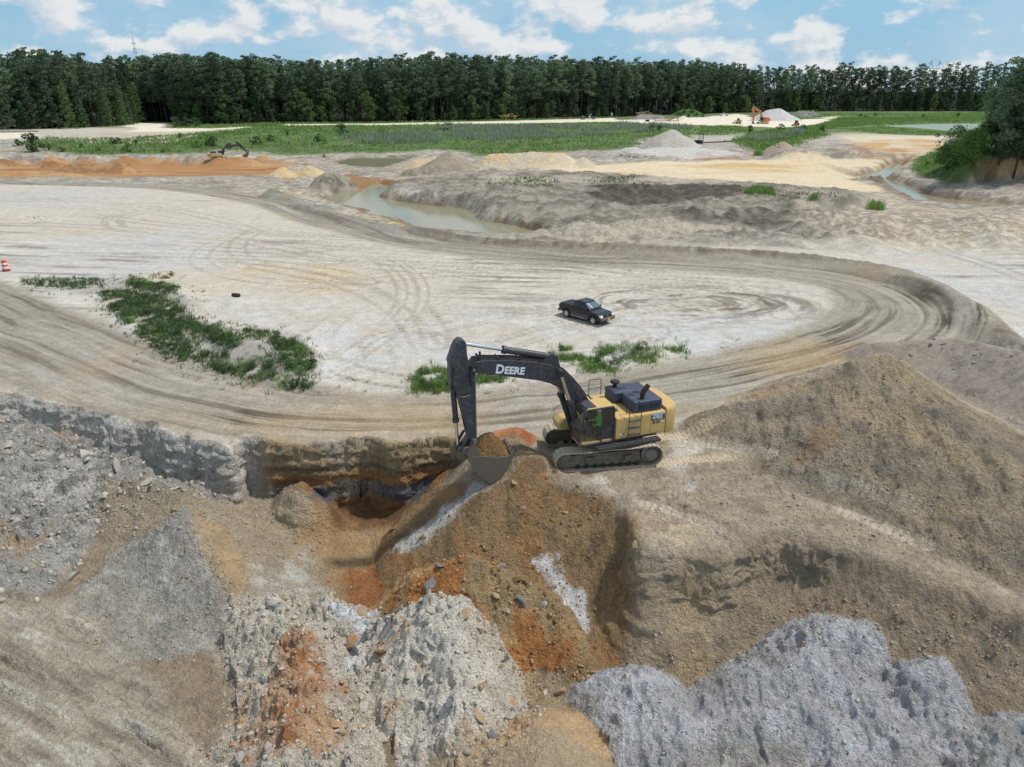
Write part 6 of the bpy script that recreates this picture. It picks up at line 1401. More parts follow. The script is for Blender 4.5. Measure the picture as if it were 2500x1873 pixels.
    if detail:
        for (xa, xb) in ((-1.80, -1.32), (-2.45, -1.88)):
            MB().box(((xa + xb) / 2, 1.285, 2.87), (xb - xa, .02, .30)).build('hood_grille', BLACKM, hood)
            for k in range(6): MB().box(((xa + xb) / 2, 1.30, 2.75 + .05 * k), (xb - xa - .04, .02, .018)).build('grille_slat', NAVYH, hood)
        for x, y, dx, dy in ((-1.35, .35, .34, .26), (-1.75, .15, .34, .26), (-1.3, -.55, .5, .2)):
            MB().box((x, y, 3.172), (dx, dy, .012)).build('hood_vent', BLACKM, hood)
        MB().lathe([(.10,0),(.10,.20),(.23,.22),(.25,.27),(.22,.33),(.10,.36),(0,.36)], (-1.12, -.88, 3.15), 'Z', 20).build('air_intake', BLACKM, hood, smooth=True)
        ex = MB(); ex.tube([(-1.62, 1.0, 3.1), (-1.62, 1.0, 3.42), (-1.68, 1.0, 3.56), (-1.92, 1.0, 3.86)], [.13, .13, .13, .12], 12); ex.build('exhaust_stack', RUST, hood, smooth=40)
        # side panels and ladder
        for x0, x1 in ((-.52, -.03), (-1.84, -.56), (-2.68, -1.88)):
            MB().box(((x0 + x1) / 2, 1.497, 2.02), (x1 - x0, .016, .96)).build('side_door', body, E, bevel=.008)
        lad = MB(); lad.tube([(-.66, 1.56, 1.45), (-.66, 1.58, 2.6), (-.66, 1.50, 3.15), (-.68, 1.30, 3.2), (-.70, 1.22, 3.1), (-.70, 1.2, 2.62)], .02); lad.tube([(-1.30, 1.56, 1.45), (-1.30, 1.58, 2.6), (-1.30, 1.50, 3.15), (-1.28, 1.30, 3.2), (-1.27, 1.22, 3.1), (-1.27, 1.2, 2.62)], .02)
        L = lad.build('ladder', BLACKM, E, smooth=True)
        for z in (1.62, 1.98, 2.34): MB().box((-.98, 1.56, z), (.62, .10, .04)).build('rung', NAVYH, L, bevel=.008)
        ww = MB(); ww.box((-.62, 1.68, 1.30), (3.35, .40, .06)); ww.box((-.62, 1.875, 1.27), (3.35, .02, .13)); walk = ww.build('catwalk', GRIP, E, bevel=.01)
        for k in range(2): MB().box((-.62, 1.58 + .2 * k, 1.335), (3.3, .015, .012)).build('grip_strip', BLACKM, walk)
        rl = MB(); rl.tube([(.05, -1.42, 2.56), (.05, -1.42, 3.42), (.0, -1.42, 3.46), (-.58, -1.42, 3.46), (-.62, -1.42, 3.42), (-.62, -1.42, 2.6)], .02); rl.tube([(.05, -1.42, 3.0), (-.62, -1.42, 3.0)], .015); rl.tube([(-.62, -1.42, 3.1), (-.85, -1.42, 3.08), (-.9, -1.42, 2.7)], .018); rl.build('guard_rail', BLACKM, E, smooth=True)
        rl = MB(); rl.tube([(1.3, -1.36, 1.95), (1.35, -1.38, 2.5), (1.95, -1.38, 2.2), (2.0, -1.36, 1.6), (1.9, -1.36, 1.55)], .018); rl.build('hand_rail', BLACKM, E, smooth=True)
        # decals
        MB().box((-2.27, 1.508, 2.36), (.74, .006, .34)).build('decal', DECALB, E); MB().box((-2.27, 1.509, 2.50), (.73, .007, .10)).build('decal', DECALW, E)
        def text(body_, size, p, mat, ang=0.0, bold=.012, name='lettering', sx=1.0, parent=E, ext=.004):
            cu = bpy.data.curves.new(name, 'FONT'); cu.body = body_; cu.size = size; cu.extrude = ext; cu.offset = bold; cu.space_character = 1.02; cu.resolution_u = 3
            to = bpy.data.objects.new(name, cu); COL.objects.link(to); me_ = bpy.data.meshes.new_from_object(to.evaluated_get(bpy.context.evaluated_depsgraph_get())); bpy.data.objects.remove(to)
            me_.materials.clear(); me_.materials.append(mat); o = bpy.data.objects.new(name, me_); COL.objects.link(o); o.parent = parent
            M = Matrix(((-1, 0, 0), (0, 0, 1), (0, 1, 0))).to_4x4()      # text right -> -x, up -> +z, facing +y
            o.matrix_local = Matrix.Translation(p) @ Matrix.Rotation(-ang, 4, 'Y') @ M @ Matrix.Diagonal((sx, 1, 1, 1))
            return o
        text('470G', .26, (-1.955, 1.516, 2.245), WHITEP, 0, .007, sx=.95); text('EX 176', .20, (-1.98, 1.51, 2.01), BLACKT, 0, .006, sx=.62); text('LC', .13, (-2.46, 1.51, 2.03), WHITEP, 0, .004)
        MB().box((-.30, 1.507, 1.70), (.10, .004, .10)).build('warning_sticker', WHITEP, E); MB().box((-.43, 1.507, 1.72), (.09, .004, .08)).build('warning_sticker', pmat('sticker_red', (.35, .05, .04), .5), E)
        text('D', .58, fb_p(fb, (5.62, 5.215), .364), WHITEP, 0.175, .020, sx=.95); text('EERE', .47, fb_p(fb, (5.20, 5.14), .364), WHITEP, 0.175, .018, sx=.98)
        for x, y in ((.25, -.2), (.45, -.75), (-.2, .2)): MB().cyl((x, y, 2.57), (x, y, 2.64), .07, n=10).build('filler_cap', BLACKM, E)
        MB().box((-.25, .55, 2.60), (.5, .45, .02)).build('deck_plate', GRIP, E)
    # ---- cab
    cabp = [(.10,1.44),(1.72,1.44),(1.86,1.62),(1.84,2.1),(1.58,3.12),(1.48,3.22),(.16,3.22),(.10,3.12)]
    ya, yb = .50, 1.46
    cf = MB(); cf.box((.95, .98, 1.50), (1.72, .98, .14)); 
    cab = cf.build('cab', body, E, bevel=.02)
    post = MB()
    for y in (ya, yb):
        ps = [(p[0], y, p[1]) for p in cabp]; post.tube(ps + [ps[0]], .055, 6)
    post.tube([(.72, yb, 1.5), (.70, yb, 3.16)], .045); post.tube([(.72, ya, 1.5), (.70, ya, 3.16)], .045)
    post.box((.14, .98, 2.3), (.06, .96, 1.7)); post.prism([(.12,1.5),(.75,1.5),(1.05,1.5),(.70,2.0),(.45,2.15),(.12,2.55)], yb - .04, yb - .005)
    post.box((1.80, .98, 1.62), (.06, .96, .2))
    post.build('cab_frame', dark, cab, bevel=.008)
    MB().prism([(.12,3.21),(1.46,3.21),(1.60,3.14),(1.50,3.30),(.16,3.31)], ya - .03, yb + .03).build('cab_roof', body, cab, bevel=.03)
    MB().prism([(1.02,3.30),(1.50,3.29),(1.62,3.15),(1.64,3.19),(1.53,3.325),(1.02,3.335)], ya + .02, yb - .02).build('roof_hatch', dark if dark is NAVY else BLACKM, cab, bevel=.01)
    if detail:
        def pane(poly, y0, y1=None):
            q = MB()
            if y1 is None: q.add([(p[0], y0, p[1]) for p in poly], [tuple(range(len(poly)))])
            else: q.add([(poly[0][0], y0, poly[0][1]), (poly[0][0], y1, poly[0][1]), (poly[1][0], y1, poly[1][1]), (poly[1][0], y0, poly[1][1])], [(0, 1, 2, 3)])
            q.build('window', GLASS, cab, norm=False)
        pane([(1.05,1.52),(1.72,1.5),(1.83,1.64),(1.82,2.1),(1.56,3.1),(.74,3.14),(.74,2.0)], yb - .005); pane([(.16,2.55),(.45,2.18),(.68,2.03),(.67,3.14),(.16,3.14)], yb - .005)
        pane([(.74,1.52),(1.72,1.5),(1.83,1.64),(1.82,2.1),(1.56,3.1),(.74,3.14)], ya + .005); pane([(1.855,1.68),(1.842,2.1)], ya + .04, yb - .04); pane([(1.838,2.14),(1.575,3.1)], ya + .04, yb - .04)
        st = MB(); st.box((.62, .98, 1.88), (.50, .50, .14)); st.box((.36, .98, 2.26), (.12, .48, .66)); st.box((.34, .98, 2.66), (.1, .26, .18)); st.box((.62, .98, 1.66), (.36, .36, .34)); st.build('seat', SEATM, cab, bevel=.03)
        cs = MB(); cs.box((.85, 1.30, 1.98), (.5, .13, .18)); cs.box((.85, .66, 1.98), (.5, .13, .18)); cs.cyl((1.05, 1.30, 2.05), (1.08, 1.30, 2.25), .03); cs.cyl((1.05, .66, 2.05), (1.08, .66, 2.25), .03); cs.box((1.5, .62, 2.0), (.12, .12, .8)); cs.build('control_console', BLACKM, cab, bevel=.01)
        mr = MB(); mr.box((1.72, 1.66, 2.62), (.06, .20, .30)); mr.tube([(1.66, 1.46, 2.80), (1.70, 1.60, 2.75)], .015); mr.build('mirror', NAVYH, cab, bevel=.01)
        MB().tube([(1.80, 1.38, 1.75), (1.72, .85, 2.6)], .012).build('wiper', BLACKM, cab); MB().tube([(.10, 1.50, 3.0), (.05, 1.56, 3.1), (.02, 1.56, 3.2)], .015).build('beacon_arm', BLACKM, cab)
        gr = MB(); gr.tube([(1.62, 1.50, 1.7), (1.60, 1.53, 2.1), (1.55, 1.53, 2.6), (1.52, 1.50, 2.9)], .016); gr.build('grab_handle', BLACKM, cab, smooth=True)
    else:
        MB().prism([(.15,2.0),(1.72,1.6),(1.80,2.1),(1.55,3.1),(.18,3.1)], ya + .02, yb - .02).build('window', pmat('dark_glass', (.015, .018, .02), .1), cab)
    # ---- boom
    bp = [fb(p) for p in BOOM_U] + [fb(p) for p in BOOM_L]
    boom = MB().prism(bp, -.35, .35).build('boom', dark, E, bevel=.025)
    def rod(name, p0, p1, y, r_b, r_r, frac, parent=E):
        a_ = Vector((p0[0], y, p0[1])); b_ = Vector((p1[0], y, p1[1])); m_ = a_ + (b_ - a_) * frac
        cy = MB(); cy.cyl(a_, m_, r_b, n=16); cy.cyl(m_ - (b_ - a_).normalized() * .16, m_, r_b * 1.22, n=16); cy.cyl((a_.x, y - .13, a_.z), (a_.x, y + .13, a_.z), r_b * 1.1, n=14)
        o = cy.build(name, dark, parent, smooth=40); MB().cyl(m_, b_, r_r, n=14).build('piston_rod', CHROME, o, smooth=40); MB().cyl((b_.x, y - .14, b_.z), (b_.x, y + .14, b_.z), r_r * 1.9, n=14).build('rod_eye', dark, o, smooth=40)
    for y in (.53, -.53): rod('boom_cylinder', (1.35, 1.55), fb((2.51, 4.87)), y, .155, .085, .56)
    rod('arm_cylinder', fb((2.75, 5.52)), fs((7.02, 6.66)), 0, .16, .085, .56)
    MB().cyl((*fb((2.51, 4.87))[:1], -.72, fb((2.51, 4.87))[1]), (fb((2.51, 4.87))[0], .72, fb((2.51, 4.87))[1]), .13, n=16).build('boom_pin', BLACKM, boom, smooth=40)
    MB().prism([fb(p) for p in [(2.35,5.0),(3.3,5.36),(3.05,5.62),(2.75,5.72),(2.5,5.55)]], -.2, .2).build('cylinder_bracket', dark, boom, bevel=.02)
    MB().cyl((T[0], -.46, T[1]), (T[0], .46, T[1]), .17, n=18).build('boom_pin', BLACKM, boom, smooth=40)
    MB().cyl((T[0], -.49, T[1]), (T[0], .49, T[1]), .07, n=12).build('boom_pin', STEEL, boom, smooth=40)
    if detail:
        for yy, dz in ((.22, .05), (.12, .09), (-.1, .07), (-.24, .05)):
            off = [fb(p) for p in BOOM_U[1:11]]; MB().tube([(p[0] - .0, yy, p[1] + dz) for p in off], .028, 6).build('hydraulic_line', BLACKM, boom, smooth=True)
        for p, q in (((6.35, 5.9), (6.8, 6.0)), ((1.1, 3.5), (.7, 2.9))): pass
        MB().tube([(*fb((6.2, 5.95))[:1], .15, fb((6.2, 5.95))[1]), (fb((6.5, 6.05))[0], .22, fb((6.5, 6.05))[1]), (fs((6.75, 5.7))[0], .36, fs((6.75, 5.75))[1]), (fs((6.8, 5.2))[0], .38, fs((6.8, 5.2))[1]), (fs((6.72, 4.7))[0], .36, 4.7)], .03).build('hydraulic_hose', BLACKM, boom, smooth=True)
        MB().tube([(.9, .62, 2.6), (1.35, .66, 3.3), (1.6, .6, 3.6), (1.75, .5, 3.9)], .03).build('hydraulic_hose', BLACKM, boom, smooth=True); MB().tube([(.5, .3, 2.7), (.75, .32, 3.2), (.98, .30, 3.5)], .035).build('hydraulic_hose', BLACKM, boom, smooth=True)
        for k, (px_, pz_) in enumerate([(6.3,5.99),(5.4,5.84),(4.4,5.68),(3.4,5.48)]): MB().box((fb((px_, pz_))[0], 0, fb((px_, pz_))[1]), (.07, .62, .07)).build('line_clamp', BLACKM, boom)
        MB().cyl((*fb((6.22, 5.9))[:1], .05, fb((6.22, 5.9))[1]), (fb((6.22, 6.2))[0], .05, fb((6.22, 6.2))[1]), .05).build('line_clamp', BLACKM, boom)
        for px_, pz_ in ((3.1, 4.72), (2.0, 4.35)): MB().cyl((px_, .34, pz_), (px_, .38, pz_), .05, n=10).build('bolt_boss', BLACKM, boom)
    # ---- stick, linkage, bucket
    stick = MB().prism([fs(p) for p in STICK], -.28, .28).build('stick', dark, E, bevel=.025)
    if detail:
        for y in (.285, -.285): MB().prism([fs(p) for p in [(6.50,2.2),(6.55,2.2),(6.55,5.2),(6.50,5.2)]], y - .01, y + .01).build('wear_strip', STEEL, stick)
        MB().tube([(fs((7.35, 4.3))[0], .31, fs((7.35, 4.3))[1]), (fs((7.1, 4.25))[0], .33, fs((7.1, 4.25))[1]), (fs((6.8, 4.3))[0], .32, fs((6.8, 4.3))[1])], .02).build('hydraulic_hose', pmat('dusty_hose', (.25, .2, .15), .8), stick)
        MB().tube([(fs((7.5, 5.7))[0], .30, fs((7.5, 5.7))[1]), (fs((7.58, 4.9))[0], .32, fs((7.58, 4.9))[1]), (fs((7.40, 4.4))[0], .24, fs((7.4, 4.4))[1]), (fs((7.0, 2.6))[0], .2, fs((7.0, 2.6))[1])], .025).build('hydraulic_hose', BLACKM, stick, smooth=True)
    L1 = fs((7.33, 1.66)); rod('bucket_cylinder', fs((7.50, 4.72)), L1, 0, .13, .075, .58)
    lk = MB()
    for y in (.36, -.36):
        lk.tube([(L1[0], y, L1[1]), (fs((6.93, 2.28))[0], y, fs((6.93, 2.28))[1])], .075, 8)
    lk.tube([(L1[0], .25, L1[1]), (fk((7.18, 1.58))[0], .25, fk((7.18, 1.58))[1])], .085, 8); lk.tube([(L1[0], -.25, L1[1]), (fk((7.18, 1.58))[0], -.25, fk((7.18, 1.58))[1])], .085, 8)
    lk.cyl((L1[0], -.42, L1[1]), (L1[0], .42, L1[1]), .10, n=14); lk.build('bucket_link', dark, E, smooth=40)
    bk = MB(); out = [fk(p) for p in BUCK]
    for y in (.72, -.72): bk.prism(out[1:12], y - .02, y + .02)
    for y in (.30, -.30): bk.prism([fk(p) for p in [(6.72,2.12),(6.52,2.05),(6.50,1.4),(6.9,1.0),(7.18,1.35),(7.30,1.62),(7.14,1.72),(6.9,1.75)]], y - .05, y + .05)
    bk.prism([fk(p) for p in [(6.72,1.95),(6.45,1.45),(6.7,1.2),(7.1,1.45)]], .30, .73); bk.prism([fk(p) for p in [(6.72,1.95),(6.45,1.45),(6.7,1.2),(7.1,1.45)]], -.73, -.30)
    sh = [fk(p) for p in [(7.14,1.37),(6.91,.93),(6.54,.34),(6.30,.08),(6.02,-.15),(5.62,-.02),(5.28,.30),(4.97,.78),(4.88,1.18)]]; inn = [fk(p) for p in [(7.02,1.38),(6.84,.98),(6.48,.40),(6.24,.15),(6.0,-.08),(5.65,.05),(5.33,.34),(5.03,.80),(4.93,1.2)]]
    for i in range(len(sh) - 1):
        bk.prism([sh[i], sh[i + 1], inn[i + 1], inn[i]], -.72, .72)
    buck = bk.build('bucket', BUCKM, E, bevel=.012)
    for k in range(5):
        y = -.6 + .3 * k; MB().prism([fk(p) for p in [(4.98,1.02),(4.96,1.22),(4.80,1.38),(4.86,1.14)]], y - .06, y + .06).build('bucket_tooth', STEEL, buck)
    MB().cyl((B[0], -.42, B[1]), (B[0], .42, B[1]), .10, n=14).build('bucket_pin', STEEL, buck, smooth=40)
    return E, fk
def fb_p(fb, p, y): q = fb(p); return (q[0], y, q[1])
def earth_attr(me, col, n):
    a = me.attributes.new('Col', 'FLOAT_COLOR', 'POINT'); a.data.foreach_set('color', np.hstack([col, np.ones((n, 1))]).astype(np.float32).ravel()); b = me.attributes.new('Rough', 'FLOAT', 'POINT'); b.data.foreach_set('value', np.full(n, .8, np.float32))
    w = me.attributes.new('Wide', 'FLOAT', 'POINT'); w.data.foreach_set('value', np.zeros(n, np.float32))

EX_LOC = (4.40, 33.05, -.02)
EX, FK = excavator('excavator', 'large yellow and navy crawler excavator digging at the pit edge', EX_LOC, R(200), R(188))
# soil heaped in the bucket
u, v = np.meshgrid(np.linspace(0, 1, 40), np.linspace(-1, 1, 40)); u = u.ravel(); v = v.ravel()
xs = 6.62 + (4.98 - 6.62) * u; zr = 1.36 + (1.16 - 1.36) * u; hh = (1 - np.abs(v) ** 2.2) * np.sin(np.pi * np.clip(u * .94 + .05, 0, 1)) ** .7 * .95
zz = zr - .10 + hh + .13 * fbm(xs, v * .7, 2.2, 5, .62, 501)
me = mesh_np('soil_load', np.stack([xs, v * .70, zz], 1), np.array([(i * 40 + j, i * 40 + j + 1, (i + 1) * 40 + j + 1, (i + 1) * 40 + j) for i in range(39) for j in range(39)]), [SOILM], smooth=True)
earth_attr(me, np.tile(S(138, 106, 66) * 1.2, (1600, 1)) * (1 + .2 * fbm(xs, v, 3, 3, .5, 502))[:, None], 1600)
o = bpy.data.objects.new('soil_load', me); COL.objects.link(o); o.location = EX_LOC; o.rotation_euler = (0, 0, R(200)); tag(o, 'brown sandy soil heaped in the large excavator bucket', 'soil')

# ---- the operator
def person_seated(loc, rz):
    J = {'pelvis': (0, 0, .0), 'belly': (-.02, 0, .18), 'chest': (-.03, 0, .40), 'neck': (-.01, 0, .56), 'head0': (.01, 0, .66), 'head1': (.02, 0, .80),
         'shL': (-.03, .19, .47), 'elL': (.08, .27, .24), 'haL': (.36, .27, .22), 'shR': (-.03, -.19, .47), 'elR': (.08, -.27, .24), 'haR': (.36, -.27, .22),
         'hipL': (.04, .10, -.02), 'knL': (.45, .13, .02), 'anL': (.52, .13, -.38), 'toL': (.68, .13, -.42), 'hipR': (.04, -.10, -.02), 'knR': (.45, -.13, .02), 'anR': (.52, -.13, -.38), 'toR': (.68, -.13, -.42)}
    ED = [('pelvis','belly'),('belly','chest'),('chest','neck'),('neck','head0'),('head0','head1'),('chest','shL'),('shL','elL'),('elL','haL'),('chest','shR'),('shR','elR'),('elR','haR'),('pelvis','hipL'),('hipL','knL'),('knL','anL'),('anL','toL'),('pelvis','hipR'),('hipR','knR'),('knR','anR'),('anR','toR')]
    RA = {'pelvis': .15, 'belly': .145, 'chest': .155, 'neck': .06, 'head0': .085, 'head1': .095, 'shL': .075, 'shR': .075, 'elL': .05, 'elR': .05, 'haL': .035, 'haR': .035, 'hipL': .09, 'hipR': .09, 'knL': .065, 'knR': .065, 'anL': .045, 'anR': .045, 'toL': .04, 'toR': .04}
    for s_, sy in (('L', 1), ('R', -1)):
        hx, hy, hz_ = J['ha' + s_]
        for i, (dy, dz, ln) in enumerate([(.028, .0, .075), (.010, .008, .09), (-.008, .008, .085), (-.026, .002, .065), (.035 * sy, .03, .05)]):
            k1, k2 = f'f{i}a{s_}', f'f{i}b{s_}'; J[k1] = (hx + .05, hy + dy, hz_ + dz); J[k2] = (hx + .05 + ln * .6, hy + dy, hz_ + dz - .03); ED += [('ha' + s_, k1), (k1, k2)]; RA[k1] = .011; RA[k2] = .009
    names = list(J); me = bpy.data.meshes.new('person'); me.from_pydata([J[k] for k in names], [(names.index(a), names.index(b)) for a, b in ED], [])
    o = bpy.data.objects.new('person', me); COL.objects.link(o)
    md = o.modifiers.new('skin', 'SKIN'); md.use_smooth_shade = True; sv = me.skin_vertices[0].data
    for i, k in enumerate(names): sv[i].radius = (RA[k], RA[k]); sv[i].use_root = (k == 'pelvis')
    o.modifiers.new('sub', 'SUBSURF').levels = 1; o.modifiers['sub'].render_levels = 1
    dg = bpy.context.evaluated_depsgraph_get(); me2 = bpy.data.meshes.new_from_object(o.evaluated_get(dg)); o.modifiers.clear(); o.data = me2
    for mm in (HIVIS, DENIM, SKIN): me2.materials.append(mm)
    for p in me2.polygons:
        c = p.center; p.material_index = 2 if (c.z > .57 or (c.x > .22 and c.z > .15 and abs(c.y) > .2)) else (0 if c.z > .06 and c.x < .35 else 1)
    MB().lathe([(.105,0),(.125,.0),(.115,.03),(.10,.08),(.05,.115),(0,.12)], (.02, 0, .80), 'Z', 16).build('hard_hat', WHITEP, o, smooth=True)
    fc = MB(); fc.box((.115, 0, .72), (.03, .03, .05)); fc.build('nose', SKIN, o, bevel=.01)
    for sy in (1, -1): MB().box((.105, .035 * sy, .755), (.01, .025, .012)).build('eye', BLACKM, o); MB().box((.01, .098 * sy, .73), (.04, .02, .06)).build('ear', SKIN, o, bevel=.01)
    MB().box((.103, 0, .68), (.01, .05, .01)).build('mouth', pmat('lips', (.30, .12, .10), .6), o)
    o.location = loc; o.rotation_euler = (0, 0, rz); return o
M = Matrix.Translation(EX_LOC) @ Matrix.Rotation(R(200), 4, 'Z')
op = person_seated(tuple(M @ Vector((.62, .98, 2.08))), R(200)); tag(op, 'seated operator in a hi-vis green shirt inside the excavator cab', 'person')

# ---- second excavator in the orange digging, and the long-reach machine in the yard
q = P(556, 403, -3.1); zz = float(zat(q[0] - 2, q[1])[0])
excavator('excavator', 'smaller yellow excavator with dark boom digging in the orange sand', (q[0] - 2.6, q[1] + 1, zz), R(28), R(5), a=-.10, b=.98, g=-.75, sc=.80, body=TANP, detail=False, sub=False)
q = P(1862, 301, 1.0); excavator('excavator', 'orange long reach excavator standing by the pale gravel pile', (q[0], q[1], float(zat(q[0], q[1])[0])), R(184), R(178), a=.34, b=-.34 - .03, g=.2, sc=.98, body=ORPAINT, dark=ORPAINT, detail=False, sub=False, stretch=1.75)
# ================================================================== other vehicles and yard things
TYRE = pmat('tyre_rubber', (.018, .018, .018), .85, 0, (.20, .17, .13), .35, 5)
RIM = pmat('alloy_rim', (.55, .56, .58), .3, .8, vary=.05)
BLKPAINT = pmat('black_car_paint', (.005, .006, .011), .25, 0, coat=.25, spec=.35)
WHTPAINT = pmat('white_car_paint', (.75, .75, .74), .3, 0, (.5, .46, .4), .2, 1.5, coat=.4)
BLUPAINT = pmat('blue_truck_paint', (.02, .03, .07), .35, 0, DUST, .25, 1.5)
GREYTRIM = pmat('grey_bumper_trim', (.075, .072, .07), .6, 0, DUST, .2, 4)
DARKGL = pmat('car_glass', (.02, .025, .03), .06, 0, vary=.05)
WSHIELD = pmat('windscreen_glass', (.10, .16, .20), .05, 0, vary=.25, dscale=2.5)
LAMPW = pmat('headlamp_lens', (.75, .76, .75), .15)
LAMPR = pmat('tail_lamp', (.30, .02, .02), .3)
PLATE = pmat('yellow_plate', (.55, .40, .06), .5)
SILVER = pmat('silver_step', (.42, .43, .45), .35, .5, DUST, .2, 4)
REDP = pmat('red_paint', (.42, .05, .03), .5, 0, DUST, .4, 2)
GREYP = pmat('grey_plastic', (.42, .45, .47), .5)
def wheel(parent, x, y, r, w, rimmat, n=20):
    s = 1 if y > 0 else -1
    t = MB().lathe([(r * .62, -w / 2), (r * .9, -w / 2), (r, -w * .36), (r, w * .36), (r * .9, w / 2), (r * .62, w / 2), (r * .60, 0), (r * .62, -w / 2)], (x, y, r), 'Y', n).build('wheel', TYRE, parent, smooth=40)
    m = MB(); m.lathe([(r * .62, s * w * .44), (r * .55, s * w * .36), (r * .20, s * w * .30), (r * .12, s * w * .42), (0, s * w * .42)], (x, y, r), 'Y', n); m.build('rim', rimmat, t, smooth=30)
    for k in range(5):
        a = 2 * math.pi * k / 5 + .3; MB().box((x + r * .38 * math.cos(a), y + s * w * .40, r + r * .38 * math.sin(a)), (r * .12, .012, r * .12)).build('rim_hole', BLACKM, t)
    return t
def arch(cx, r, z0, n=8): return [(cx + r * math.cos(R(180 - 180 * i / n)), z0 + r * math.sin(R(180 - 180 * i / n)) * 1.0) for i in range(n + 1)]
def pickup(label, loc, rz, paint, sc=1.0, full=True, trim=None, cover=True):
    E = thing('pickup_truck', label, 'pickup truck', loc, rz); E.scale = (sc,) * 3; trim = trim or GREYTRIM
    prof = [(-2.50,.62)] + arch(-1.60, .44, .42)[0:] + [(-1.05,.40), (1.08,.40)] + arch(1.60, .44, .42) + [(2.10,.42), (2.46,.50), (2.50,.86), (2.40,1.00), (1.90,1.07), (1.08,1.13), (-.92,1.14), (-.96,1.22), (-2.46,1.20), (-2.53,1.0)]
    MB().prism(prof, -.88, .88).build('body', paint, E, bevel=.05, seg=3)
    g = MB(); vs = []
    for (x0, x1, y, z) in ((-.98, 1.22, .84, 1.12), (-.92, 1.02, .82, 1.24), (-.78, .42, .69, 1.70), (-.70, .34, .64, 1.745)):
        vs += [(x0, -y, z), (x1, -y, z), (x1, y, z), (x0, y, z)]
    fs = [(i * 4 + j, i * 4 + (j + 1) % 4, (i + 1) * 4 + (j + 1) % 4, (i + 1) * 4 + j) for i in range(3) for j in range(4)] + [(12, 13, 14, 15), (3, 2, 1, 0)]
    cab = g.add(vs, fs).build('cabin', paint, E, bevel=.04, seg=2)
    for s in (1, -1):
        for poly in ([(-.80,1.26),(-.02,1.26),(-.06,1.63),(-.68,1.63)], [(.06,1.26),(.90,1.26),(.50,1.60),(.36,1.63),(.02,1.63)]):
            v = [(p[0], s * (.826 - (p[1] - 1.24) * .283 + .006), p[1]) for p in poly]; MB().add(v, [tuple(range(len(v)))]).build('window', DARKGL, cab)
    f = lambda x0, x1, t: x0 + (x1 - x0) * t
    ws = [(f(1.02, .42, t) + .012, y * f(.82, .69, t), f(1.24, 1.70, t) + .006) for t, y in ((.06, -.90), (.06, .90), (.92, .90), (.92, -.90))]; MB().add(ws, [(0, 1, 2, 3)]).build('windscreen', WSHIELD, cab)
    if full:
        st = [(f(1.02, .42, t) + .016, y, f(1.24, 1.70, t) + .009) for t, y in ((.10, -.30), (.10, -.18), (.88, -.34), (.88, -.48))]
        MB().add(st, [(0, 1, 2, 3)]).build('sun_shade', SILVER, cab)
    rw = [(f(-.92, -.78, t) - .012, y * f(.82, .69, t), f(1.24, 1.70, t)) for t, y in ((.1, .9), (.1, -.9), (.85, -.9), (.85, .9))]; MB().add(rw, [(0, 1, 2, 3)]).build('window', DARKGL, cab)
    MB().prism([(2.42,.42),(2.62,.44),(2.66,.60),(2.60,.74),(2.44,.76)], -.90, .90).build('front_bumper', trim, E, bevel=.04)
    MB().prism([(-2.50,.46),(-2.68,.48),(-2.70,.66),(-2.52,.68)], -.90, .90).build('rear_bumper', trim, E, bevel=.03)
    MB().prism([(2.46,.78),(2.53,.78),(2.50,.96),(2.42,.98)], -.56, .56).build('grille', BLACKM, E, bevel=.01)
    for s in (1, -1):
        MB().prism([(2.40,.76),(2.53,.77),(2.48,.97),(2.22,.99)], s * .60, s * .905).build('headlight', LAMPW, E, bevel=.02)
        MB().prism([(-2.56,.80),(-2.40,.80),(-2.40,1.14),(-2.54,1.14)], s * .80, s * .895).build('tail_light', LAMPR, E, bevel=.01)
        for x in (1.60, -1.60): wheel(E, x, s * .80, .385, .26, RIM)
        if full:
            MB().box((0, s * .97, .42), (1.95, .14, .06)).build('running_board', SILVER, E, bevel=.015); m = MB(); m.box((.80, s * 1.0, 1.24), (.10, .20, .15)); m.box((.82, s * .88, 1.22), (.05, .1, .05)); m.build('mirror', BLACKM, E, bevel=.02)
            MB().box((.05, s * .885, .58), (2.0, .03, .18)).build('side_cladding', trim, E, bevel=.01); MB().tube([(.25, s * .56, 1.76), (.2, s * .56, 1.80), (-.55, s * .56, 1.80), (-.62, s * .56, 1.76)], .022).build('roof_rail', BLACKM, E, smooth=True)
            for x0, x1 in ((.02, .04), (-.94, -.925), (1.02, 1.035)): MB().box(((x0 + x1) / 2, s * .882, .86), (x1 - x0, .006, .5)).build('door_gap', BLACKM, E)
            MB().box((.5, s * .89, 1.02), (.16, .02, .04)).build('door_handle', BLACKM, E)
    if cover: MB().box((-1.72, 0, 1.225), (1.46, 1.56, .05)).build('bed_cover', BLACKM, E, bevel=.02)
    else: MB().box((-1.72, 0, 1.205), (1.30, 1.44, .02)).build('truck_bed', BLACKM, E)
    if full: MB().box((2.665, .02, .60), (.012, .32, .17)).build('licence_plate', PLATE, E); MB().lathe([(0,0),(.05,0),(.05,.02),(0,.025)], (2.50, 0, .88), 'X', 14).build('badge', SILVER, E)
    return E
def wheel_pt(px, py): q = P(px, py, 0); return (q[0], q[1], float(zat(q[0], q[1])[0]))
a, b = wheel_pt(1382, 774.5), wheel_pt(1446.5, 793)       # the two near-side wheels touch the sand here
ang = math.atan2(b[1] - a[1], b[0] - a[0]); cx, cy = (a[0] + b[0]) / 2, (a[1] + b[1]) / 2
cx, cy = cx + .8 * -math.sin(ang), cy + .8 * math.cos(ang)
PSC = math.hypot(b[0] - a[0], b[1] - a[1]) / 3.2; print('pickup scale', PSC)
